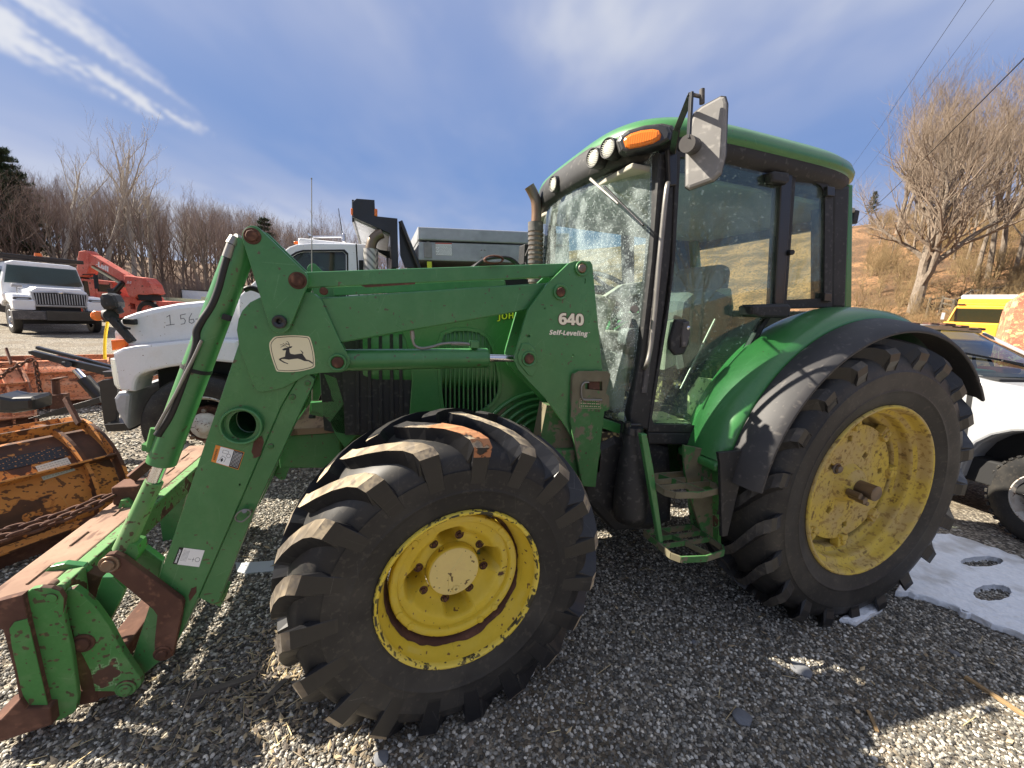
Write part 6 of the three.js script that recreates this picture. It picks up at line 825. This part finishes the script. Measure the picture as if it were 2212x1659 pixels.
{ // yellow truck on the right
  const t = thing('utility_truck', 'yellow truck with a white roof load half hidden behind the pickup', 'truck');
  part('cab', extr(shapeOf([{ x: -1.0, y: 0.8 }, { x: 1.0, y: 0.8 }, { x: 1.0, y: 1.55 }, { x: 0.85, y: 2.25 }, { x: 0.75, y: 2.32 }, { x: -0.75, y: 2.32 }, { x: -0.85, y: 2.25 }, { x: -1.0, y: 1.55 }], [[{ x: -0.88, y: 1.52 }, { x: 0.88, y: 1.52 }, { x: 0.78, y: 2.2 }, { x: -0.78, y: 2.2 }]]), 1.6, 0.05).translate(0, 0, -1.6), M.yellowTruck, t);
  part('cab_trim', [boxMM(-0.88, 0.88, 1.50, 2.22, -1.5, -1.46, 0.01), boxMM(-0.86, 0.86, 1.525, 1.55, -1.46, -0.1, 0.01)], M.trim, t);
  part('windscreen', own(grid(4, 1, (u, v) => V((u * 2 - 1) * (0.92 - 0.12 * v), 1.5 + 0.66 * v, 0.28 - 0.26 * v))), M.glassDark, t);
  for (const s of [-1, 1]) { part('front_pillar', bar(V(s * 0.95, 1.48, 0.28), V(s * 0.83, 2.2, 0.0), 0.08, 0.06), M.yellowTruck, t); part('door_window', [grid(1, 1, (u, v) => V(s * (1.012 - 0.14 * v), 1.56 + 0.58 * v, -0.15 - u * 0.75))], M.glassDark, t); part('mirror', box(s * 1.2, 1.75, 0.1, 0.14, 0.35, 0.08, 0.02), M.galv, t); wheelOf(s * 1.0, 0.42, 0.9, 0.42, M.whiteDirty, t, 0, s * Math.PI / 2); wheelOf(s * 1.0, 0.42, -2.6, 0.42, M.whiteDirty, t, 0, s * Math.PI / 2); }
  part('hood', [boxMM(-0.9, 0.9, 0.6, 1.45, 0.0, 1.6, 0.08)], M.yellowTruck, t); part('roof_visor', [boxMM(-0.85, 0.85, 2.32, 2.42, -0.9, -0.1, 0.04)], M.yellowTruck, t); part('roof_lamp', box(-0.7, 2.36, 0.0, 0.3, 0.05, 0.12, 0.02), M.black, t);
  part('bed_wall', [boxMM(-1.1, 1.1, 2.5, 2.72, -1.9, -1.7, 0.03)], M.yellowTruck, t); part('bed_cover', [boxMM(-1.05, 1.05, 2.72, 2.95, -2.4, -1.75, 0.08)], M.white, t); part('bed', boxMM(-1.1, 1.1, 0.9, 2.5, -4.2, -1.75, 0.02), M.yellowTruck, t); part('frame', boxMM(-0.5, 0.5, 0.45, 0.8, -4, 1.5, 0.02), M.black, t);
  const p = atD(2118, 672, 19.5); t.position.set(p.x, landH(p.x, p.z), p.z); t.rotation.y = -1.3;
}
{ // rusty steel chute between the pickup and the yellow truck
  const t = thing('steel_hopper', 'tall rust-brown peeling steel hopper wall beside the pickup', 'hopper');
  const n = V(-0.86, 0.12, 0.5).normalize(), p0 = atD(2200, 720, 9.2);
  part('wall', plateOn([[2300, 600], [2225, 628], [2208, 632], [2194, 641], [2184, 665], [2168, 725], [2158, 770], [2150, 860], [2300, 930]], p0, n, 0.9, { b: 0.06 }), M.rustPlow, t);
  part('leg', [rod(V(p0.x + 0.3, 0, p0.z + 0.5), V(p0.x + 0.3, 1.2, p0.z + 0.5), 0.06)], M.rustPlow, t); part('leg', rod(V(p0.x + 0.8, 0, p0.z - 0.5), V(p0.x + 0.8, 1.2, p0.z - 0.5), 0.06), M.rustPlow, t);
  rebase(t, V(p0.x, 0, p0.z));
}
{ // white site sign / trailer far behind the white truck hood
  const t = thing('site_trailer', 'small white box trailer far away at the edge of the wood', 'trailer'), p = atD(440, 645, 36);
  part('body', boxMM(-1.2, 1.4, 0.6, 2.0, -0.9, 0.9, 0.03), M.white, t); part('panel', boxMM(-0.7, 1.0, 0.7, 1.2, 0.9, 0.92, 0), M.galv, t); part('frame', [boxMM(-1.25, 1.45, 2.0, 2.06, -0.95, 0.95, 0.01)], M.black, t); part('frame', boxMM(-1.25, -1.19, 0.5, 2.0, 0.9, 0.96, 0.01), M.black, t);
  wheelOf(-0.5, 0.35, 0.95, 0.35, M.galv, t, 0); part('gantry', [rod(V(0.9, 2, 0.5), V(1.6, 3.2, 0.5), 0.05), rod(V(1.6, 3.2, 0.5), V(2.6, 2.4, 0.5), 0.04)], M.galv, t);
  t.position.set(p.x, 0, p.z); t.rotation.y = -YAW;
  const l = solo('timber_stack', [box(0, 0.6, 0, 4, 0.18, 0.3), box(0.3, 0.4, 0.1, 4.4, 0.18, 0.5), box(1.9, 0.8, 0, 0.4, 0.25, 0.3)].map((g) => g), M.creamPlastic, 'pale timber baulks lying past the telehandler', 'timber'); const q = atD(395, 655, 34); l.position.set(q.x, 0.6, q.z); l.rotation.y = -YAW;
}
// ---------------------------------------------------------------- overhead cables, fence
[[[2250, 88], [1840, 492], 0.022, 'thick black cable running low across the sky'], [[2100, -20], [1830, 375], 0.012, 'thin cable nearest the cab roof in the pair of high cables'], [[2162, -20], [1835, 412], 0.012, 'thin cable furthest from the cab roof in the pair of high cables']].forEach(([a, b, r, l], i) => { const p = atD(a[0], a[1], 14 + i * 6), q = atD(b[0], b[1], 50 + i * 14), m = p.clone().add(q).multiplyScalar(0.5); m.y -= 0.25; const c = solo('overhead_cable', hose([p, m, q], r, 40, 6), M.black, l, 'cable', 'overhead cables'); });
{
  const posts = [[2000, 668], [2028, 664], [2052, 672], [2090, 650], [2118, 648], [2136, 646], [2165, 640], [2196, 636]].map(([u, v]) => hitLand(u, v + 18)), f = thing('rail_fence', 'weathered wooden post and rail fence at the foot of the hill', 'fence');
  posts.forEach((p, i) => part('fence_post', rod(p.clone().add(V(0, -0.2, 0)), p.clone().add(V(0.02, 1.25, 0)), 0.09, 0.08, 8), M.woodGrey, f));
  for (let i = 0; i + 1 < posts.length; i++) for (const h of [0.45, 0.8, 1.12]) part('fence_rail', bar(posts[i].clone().add(V(0, h, 0)), posts[i + 1].clone().add(V(0, h + 0.05, 0)), 0.10, 0.05), M.woodGrey, f);
  rebase(f, posts[0].clone());
}

// ---------------------------------------------------------------- trees
function bareTree(h, r, { levels = 4, kids = 5, spread = 0.7, lean = 0.05, twig = 3, first = 0.35, ratio = 0.62, up = 0.25, wig = 0.16, sd = 1, crooked = 1 }) {
  seedN = sd * 7919; const T = [], C = [];
  const tube = (L, pts, rad, sides) => {
    const rows = pts.map((p, i) => { const d = (pts[i + 1] ?? p).clone().sub(pts[i - 1] ?? p).normalize(), a = Math.abs(d.y) > 0.9 ? V(1, 0, 0) : V(0, 1, 0), x = new THREE.Vector3().crossVectors(d, a).normalize(), z = new THREE.Vector3().crossVectors(d, x); return Array.from({ length: sides }, (_, k) => { const t = k / sides * 2 * Math.PI; return p.clone().addScaledVector(x, rad[i] * Math.cos(t)).addScaledVector(z, rad[i] * Math.sin(t)); }); });
    for (let i = 0; i + 1 < rows.length; i++) for (let k = 0; k < sides; k++) { const a = rows[i][k], b = rows[i][(k + 1) % sides], c = rows[i + 1][(k + 1) % sides], d = rows[i + 1][k]; L.push(a, c, b, a, d, c); }
  };
  const grow = (p, d, len, rad, lv) => {
    const n = lv === 0 ? 9 : lv === 1 ? 6 : lv < levels ? 4 : 2, pts = [p.clone()], rs = [rad]; let q = p.clone(), dd = d.clone();
    for (let i = 1; i <= n; i++) { dd.add(V(rr(-1, 1), rr(-0.6, 1) * (lv ? 1 : 0.3), rr(-1, 1)).multiplyScalar(wig * (lv ? 1.2 * crooked : 0.35))); dd.y += up * 0.12 * (lv ? 1 : 0); dd.normalize(); q = q.clone().addScaledVector(dd, len / n); pts.push(q); rs.push(rad * (1 - 0.78 * i / n)); }
    tube(lv < 2 ? T : C, pts, rs, lv === 0 ? 9 : lv === 1 ? 6 : lv < levels ? 4 : 3);
    if (lv >= levels) return;
    const m = Math.round((lv === 0 ? kids * 2.4 : kids) * rr(0.8, 1.2));
    for (let k = 0; k < m; k++) {
      const t = lv === 0 ? first + (0.98 - first) * (k + rnd()) / m : 0.2 + 0.8 * (k + rnd()) / m, f = t * n, i = Math.min(n - 1, Math.floor(f)), b = pts[i].clone().lerp(pts[i + 1], f - i), ax = pts[i + 1].clone().sub(pts[i]).normalize();
      const az = rnd() * 6.28 + k * 2.4, side = V(Math.cos(az), 0.1, Math.sin(az)); side.addScaledVector(ax, -side.dot(ax)).normalize();
      const sp = spread * rr(0.75, 1.25), nd = ax.clone().multiplyScalar(Math.cos(sp)).addScaledVector(side, Math.sin(sp)); nd.y += up * 0.5; nd.normalize();
      grow(b, nd, len * ratio * (lv === 0 ? 1.15 - 0.75 * (t - first) : 1) * rr(0.7, 1.15), Math.max(0.004 * h / 10, (rs[i] * (1 - (f - i)) + rs[i + 1] * (f - i)) * rr(0.5, 0.72)), lv + 1);
    }
  };
  grow(V(0, -0.3, 0), V(lean, 1, lean * 0.4).normalize(), h * 0.78, r, 0);
  const mk = (L) => { const g = new THREE.BufferGeometry(), a = new Float32Array(L.length * 3); L.forEach((p, i) => { a[i * 3] = p.x; a[i * 3 + 1] = p.y; a[i * 3 + 2] = p.z; }); g.setAttribute('position', new THREE.BufferAttribute(a, 3)); g.computeVertexNormals(); return metric(g); };
  return { trunk: mk(T), crown: mk(C) };
}
function pineTree(h, sd) {
  seedN = sd * 104729; const N = [], W = [], tip = (p, d, w, L) => { const s = new THREE.Vector3().crossVectors(d, V(0, 1, 0)).normalize(); L.push(p.clone().addScaledVector(s, -w), p.clone().addScaledVector(s, w), p.clone().add(d)); };
  for (let y = h * 0.32; y < h * 0.98; y += h * 0.05) { const R = h * 0.21 * Math.pow(1 - (y - h * 0.3) / (h * 0.72), 0.7) * rr(0.6, 1.15) + 0.3, m = 5 + Math.floor(rnd() * 3); for (let k = 0; k < m; k++) { const a = k / m * 6.28 + rr(0, 1), L = R * rr(0.6, 1.1), dir = V(Math.cos(a), rr(0.05, 0.35), Math.sin(a)); const base = V(0, y, 0); tip(base, dir.clone().multiplyScalar(L), 0.03, W); for (let j = 0; j < 16; j++) { const t = 0.3 + 0.7 * rnd(), p = base.clone().addScaledVector(dir, L * t); for (let i = 0; i < 7; i++) tip(p.clone().add(V(rr(-0.3, 0.3), rr(-0.1, 0.2), rr(-0.3, 0.3)).multiplyScalar(h / 14)), V(rr(-1, 1), rr(-0.1, 0.9), rr(-1, 1)).multiplyScalar(0.45 * h / 14), 0.05 * h / 14, N); } } }
  const mk = (L) => { const g = new THREE.BufferGeometry(); g.setAttribute('position', new THREE.Float32BufferAttribute(L.flatMap((p) => [p.x, p.y, p.z]), 3)); g.computeVertexNormals(); return metric(g); };
  return { trunk: mergeGeometries([metric(new THREE.CylinderGeometry(h * 0.006, h * 0.018, h, 7).translate(0, h / 2 - 0.2, 0)), mk(W)]), crown: mk(N) };
}
function treeThing(name, g, mt, mc, label, cat, group) { const t = thing(name, label, cat, group); part('trunk', own(g.trunk), mt, t); part('crown', own(g.crown), mc, t); return t; }
const put = (t, p, s, turn, tilt = 0) => { t.position.copy(p); t.scale.setScalar(s); t.rotation.set(0, turn, tilt); return t; };
const onWood = (u, d) => { const q = dirOf(u, 640), k = d / Math.hypot(q.x, q.z), x = CAM.x + q.x * k, z = CAM.z + q.z * k; return V(x, landH(x, z), z); };
{
  // the big tree on the hill
  const big = treeThing('hill_tree', bareTree(15, 0.40, { levels: 4, kids: 7.5, spread: 0.72, first: 0.16, ratio: 0.54, up: 0.5, wig: 0.2, sd: 13, crooked: 1.15 }), M.bark, M.twigTan, 'big bare spreading tree standing alone at the foot of the hill', 'tree'); const bp = hitLand(1974, 674); put(big, bp, Math.hypot(bp.x - CAM.x, bp.z - CAM.z) / 40, 0.6);
  const kinds = [
    treeThing('bare_tree', bareTree(12, 0.17, { levels: 4, kids: 4.6, spread: 0.5, first: 0.3, ratio: 0.55, up: 0.5, sd: 11 }), M.barkDark, M.twig, 'bare grey-brown tree in the wood edge', 'tree', 'bare trees along the wood edge'),
    treeThing('bare_tree', bareTree(13, 0.2, { levels: 4, kids: 4.8, spread: 0.6, first: 0.35, ratio: 0.5, up: 0.5, sd: 23 }), M.bark, M.twig, 'bare grey-brown tree in the wood edge', 'tree', 'bare trees along the wood edge'),
    treeThing('bare_tree', bareTree(11, 0.15, { levels: 4, kids: 4.4, spread: 0.7, first: 0.25, ratio: 0.52, up: 0.4, sd: 37 }), M.barkDark, M.twig, 'bare grey-brown tree in the wood edge', 'tree', 'bare trees along the wood edge')];
  const pale = [treeThing('pale_tree', bareTree(17, 0.26, { levels: 4, kids: 4, spread: 0.55, first: 0.3, ratio: 0.46, up: 0.55, sd: 41, wig: 0.2 }), M.barkPale, M.barkPale, 'tall pale bare tree with forked crown standing above the wood', 'tree', 'tall pale trees in the wood'), treeThing('pale_tree', bareTree(16, 0.24, { levels: 4, kids: 4.3, spread: 0.5, first: 0.35, ratio: 0.45, up: 0.6, sd: 47, wig: 0.2 }), M.barkPale, M.barkPale, 'tall pale bare tree with forked crown standing above the wood', 'tree', 'tall pale trees in the wood')];
  const pine = [treeThing('pine_tree', pineTree(14, 3), M.barkDark, M.needle, 'dark green pine rising above the bare wood', 'tree', 'pines in the wood'), treeThing('pine_tree', pineTree(13, 8), M.barkDark, M.needle, 'dark green pine rising above the bare wood', 'tree', 'pines in the wood')];
  const used = new Set(); const take = (k) => { if (!used.has(k)) { used.add(k); return k; } return copyOf(k); };
  seedN = 555;
  const tilt = -0.03;
  for (let i = 0; i < 62; i++) { const u = -150 + i * 15.2 + rr(-8, 8), row = i % 3; put(take(kinds[Math.floor(rnd() * 3)]), onWood(u, 50 + row * 5 + rr(-1.5, 1.5)), rr(0.62, 0.92), rr(0, 6.3), tilt); }
  [[216, 50, 1.0, 1.2], [296, 50, 0.96, 4], [130, 52, 0.86, 2], [330, 51, 0.80, 0.4], [440, 54, 0.62, 5]].forEach(([u, d, s, r], i) => put(take(pale[i % 2]), onWood(u, d), s, r, tilt));
  [[-30, 60, 0.80], [26, 56, 0.92], [50, 57, 0.86], [84, 58, 0.78], [575, 56, 0.72], [668, 54, 0.58], [690, 55, 0.62], [-70, 58, 0.86]].forEach(([u, d, s], i) => put(take(pine[i % 2]), onWood(u, d), s, i * 1.3, tilt));
  // the wood behind reads as one mass
  const mass = (name, geo, mat, n, place, label) => { const m = new THREE.InstancedMesh(geo, mat, n), q = new THREE.Object3D(); for (let i = 0; i < n; i++) { place(q, i); q.updateMatrix(); m.setMatrixAt(i, q.matrix); } m.name = numbered(name); shade(m); scene.add(m); return tag(m, label, 'wood', null, 'stuff'); };
  const dense = mergeGeometries([kinds[0].children[0].geometry, kinds[0].children[1].geometry]);
  mass('far_wood', dense, M.twig, 190, (q) => { q.position.copy(onWood(rr(-260, 900), rr(66, 105))); q.scale.setScalar(rr(0.6, 0.9)); q.rotation.set(0, rr(0, 6.3), 0); }, 'mass of bare trees filling the wood behind its edge');
  // saplings and undergrowth
  const sap = bareTree(4, 0.05, { levels: 3, kids: 5, spread: 0.6, first: 0.05, ratio: 0.6, up: 0.4, sd: 61 }), sapG = mergeGeometries([sap.trunk, sap.crown]);
  mass('undergrowth', sapG, M.twig, 420, (q) => { q.position.copy(onWood(rr(-260, 900), rr(45, 64))); q.scale.setScalar(rr(0.5, 1.1)); q.rotation.set(0, rr(0, 6.3), 0); }, 'tangled bare undergrowth at the edge of the wood');
  // hill trees
  const hk = [treeThing('hill_sapling', bareTree(10, 0.14, { levels: 4, kids: 4.6, spread: 0.55, first: 0.25, ratio: 0.55, up: 0.5, sd: 71 }), M.bark, M.twigTan, 'bare young tree on the upper hillside', 'tree', 'bare trees on the hillside'), treeThing('hill_sapling', bareTree(12, 0.17, { levels: 4, kids: 4.6, spread: 0.5, first: 0.3, ratio: 0.55, up: 0.5, sd: 83 }), M.bark, M.twigTan, 'bare young tree on the upper hillside', 'tree', 'bare trees on the hillside')];
  seedN = 888;
  const hp = (u, v) => hitLand(u, v);
  for (let i = 0; i < 46; i++) { const q = dirOf(rr(1900, 2420), 640), k = rr(58, 105) / Math.hypot(q.x, q.z), x = CAM.x + q.x * k, z = CAM.z + q.z * k; if (hillS(x, z) < 52) continue; put(take(hk[i % 2]), V(x, landH(x, z), z), rr(0.75, 1.35), rr(0, 6.3), rr(-0.06, 0.06)); }
  for (const [u, v, s] of [[2110, 590, 0.9], [2135, 600, 1.05], [2160, 585, 1.1], [2190, 600, 1.0], [2060, 560, 0.6], [2090, 560, 0.8], [2205, 560, 1.2], [1925, 560, 0.4], [1900, 530, 0.35], [2230, 590, 1.1]]) put(take(hk[Math.round(s * 10) % 2]), hp(u, v), s, s * 9, 0.05);
  put(take(pine[0]), hp(1878, 482), 0.42, 1, 0);
  mass('hill_brush', sapG, M.brush, 1100, (q) => { const d = dirOf(rr(1850, 2420), 640), k = rr(32, 95) / Math.hypot(d.x, d.z), x = CAM.x + d.x * k, z = CAM.z + d.z * k; q.position.set(x, landH(x, z) - 0.1, z); q.scale.set(1, 0.8, 1).multiplyScalar(rr(0.25, 0.8)); q.rotation.set(0, rr(0, 6.3), 0); }, 'low tan brush covering the hillside');
  // trees on the near side of the yard, behind the camera: what the cab glass mirrors
  for (let i = 0; i < 16; i++) put(copyOf(kinds[i % 3], 'bare tree on the open side of the yard that the cab glass mirrors'), V(-20 + i * 4.2 + rr(-1, 1), 0, 22 + rr(0, 9)), rr(0.8, 1.15), rr(0, 6.3)).userData.group = 'bare trees across the yard';
}

// ---------------------------------------------------------------- snow, sticks, litter
function groundPatch(px, th, holes = [], b = 0.012) { const loc = (p) => { const q = atY(p[0], p[1], 0); return { x: q.x, y: -q.z }; }; return extr(shapeOf(px.map(loc), holes.map((h) => h.map(loc))), th, b).rotateX(-Math.PI / 2); }
const wob = (px, k, sd) => { seedN = sd; const o = []; px.forEach((p, i) => { const n = px[(i + 1) % px.length]; for (let j = 0; j < 4; j++) { const t = j / 4; o.push([p[0] + (n[0] - p[0]) * t + rr(-k, k), p[1] + (n[1] - p[1]) * t + rr(-k, k) * 0.6]); } }); return o; };
solo('snow_patch', groundPatch(wob([[1932, 1288], [1955, 1245], [2000, 1195], [2020, 1160], [2060, 1165], [2150, 1196], [2240, 1228], [2330, 1270], [2420, 1400], [2300, 1412], [2212, 1385], [2120, 1350], [2035, 1312], [1985, 1296]], 4, 11), 0.045, [wob(circ(2140, 1293, 46, 12, 20), 1.2, 5), wob(circ(2092, 1326, 24, 10, 13), 0.8, 6), wob(circ(2118, 1224, 50, 12, 13), 1, 7)], 0.008), M.snow, 'large melting snow patch with bare holes beside the rear tyre', 'snow', null);
solo('snow_patch', groundPatch(wob([[1812, 1346], [1850, 1322], [1888, 1302], [1908, 1312], [1905, 1326], [1880, 1338], [1852, 1356]], 3, 21), 0.04, [], 0.016), M.snow, 'small lump of old snow under the rear tyre', 'snow', null);
function stick(name, a, b, w, h, mat, label, cat) { const p = atY(a[0], a[1], 0.012), q = atY(b[0], b[1], 0.012); const g = bar(V(0, 0, 0), q.clone().sub(p), w, h, V(0, 0, 1)); const m = solo(name, g, mat, label, cat); m.position.copy(p); return m; }
stick('wood_stick', [2085, 1462], [2235, 1560], 0.022, 0.016, M.wood, 'long pale split stick lying on sunlit gravel', 'stick');
stick('wood_stick', [395, 1512], [555, 1460], 0.03, 0.02, M.woodGrey, 'weathered grey split log on the gravel between bucket and front tyre', 'stick');
stick('wood_stick', [560, 1525], [625, 1462], 0.024, 0.016, M.woodGrey, 'short grey splinter pointing at the front tyre', 'stick');
stick('wood_stick', [470, 1275], [497, 1293], 0.03, 0.014, M.woodGrey, 'small grey stick beside the parking stand', 'stick');
stick('wood_stick', [1875, 1535], [1895, 1580], 0.014, 0.008, M.wood, 'short brown twig lying in the tractor shadow', 'stick');
solo('plastic_strip', groundPatch([[508, 1217], [520, 1219], [592, 1214], [592, 1236], [530, 1242], [512, 1238]], 0.012, [], 0.003), M.plastic, 'torn translucent plastic strip on the ground by the front tyre', 'plastic strip');
const stoneG = (k) => { const g = new THREE.IcosahedronGeometry(1, 2), p = g.attributes.position; for (let i = 0; i < p.count; i++) { const f = 0.8 + 0.35 * vnoise(p.getX(i) * 1.7 + 5, p.getY(i) * 1.7 + p.getZ(i) + 5, 64, k); p.setXYZ(i, p.getX(i) * f, p.getY(i) * f * 0.35, p.getZ(i) * f); } g.computeVertexNormals(); return g; };
[[1602, 1552, 0.042, 'flat grey stone lying in the tractor shadow', 2], [1730, 1450, 0.05, 'dark flat stone at the edge of a sunlit strip', 3], [1498, 1388, 0.018, 'small white stone below the steps', 4], [823, 1640, 0.03, 'pale stone at the edge of the front tyre shadow', 5], [2330 / 1.13 * 1.0, 1412, 0.026, 'curled pale stone near the snow', 6]].forEach(([u, v, s, l, k]) => { const p = atY(u, v, 0), m = solo('stone', stoneG(k).scale(s, s, s), M.stone, l, 'stone'); m.position.copy(p).setY(s * 0.22); m.rotation.y = k; });

renderer.render(scene, camera);
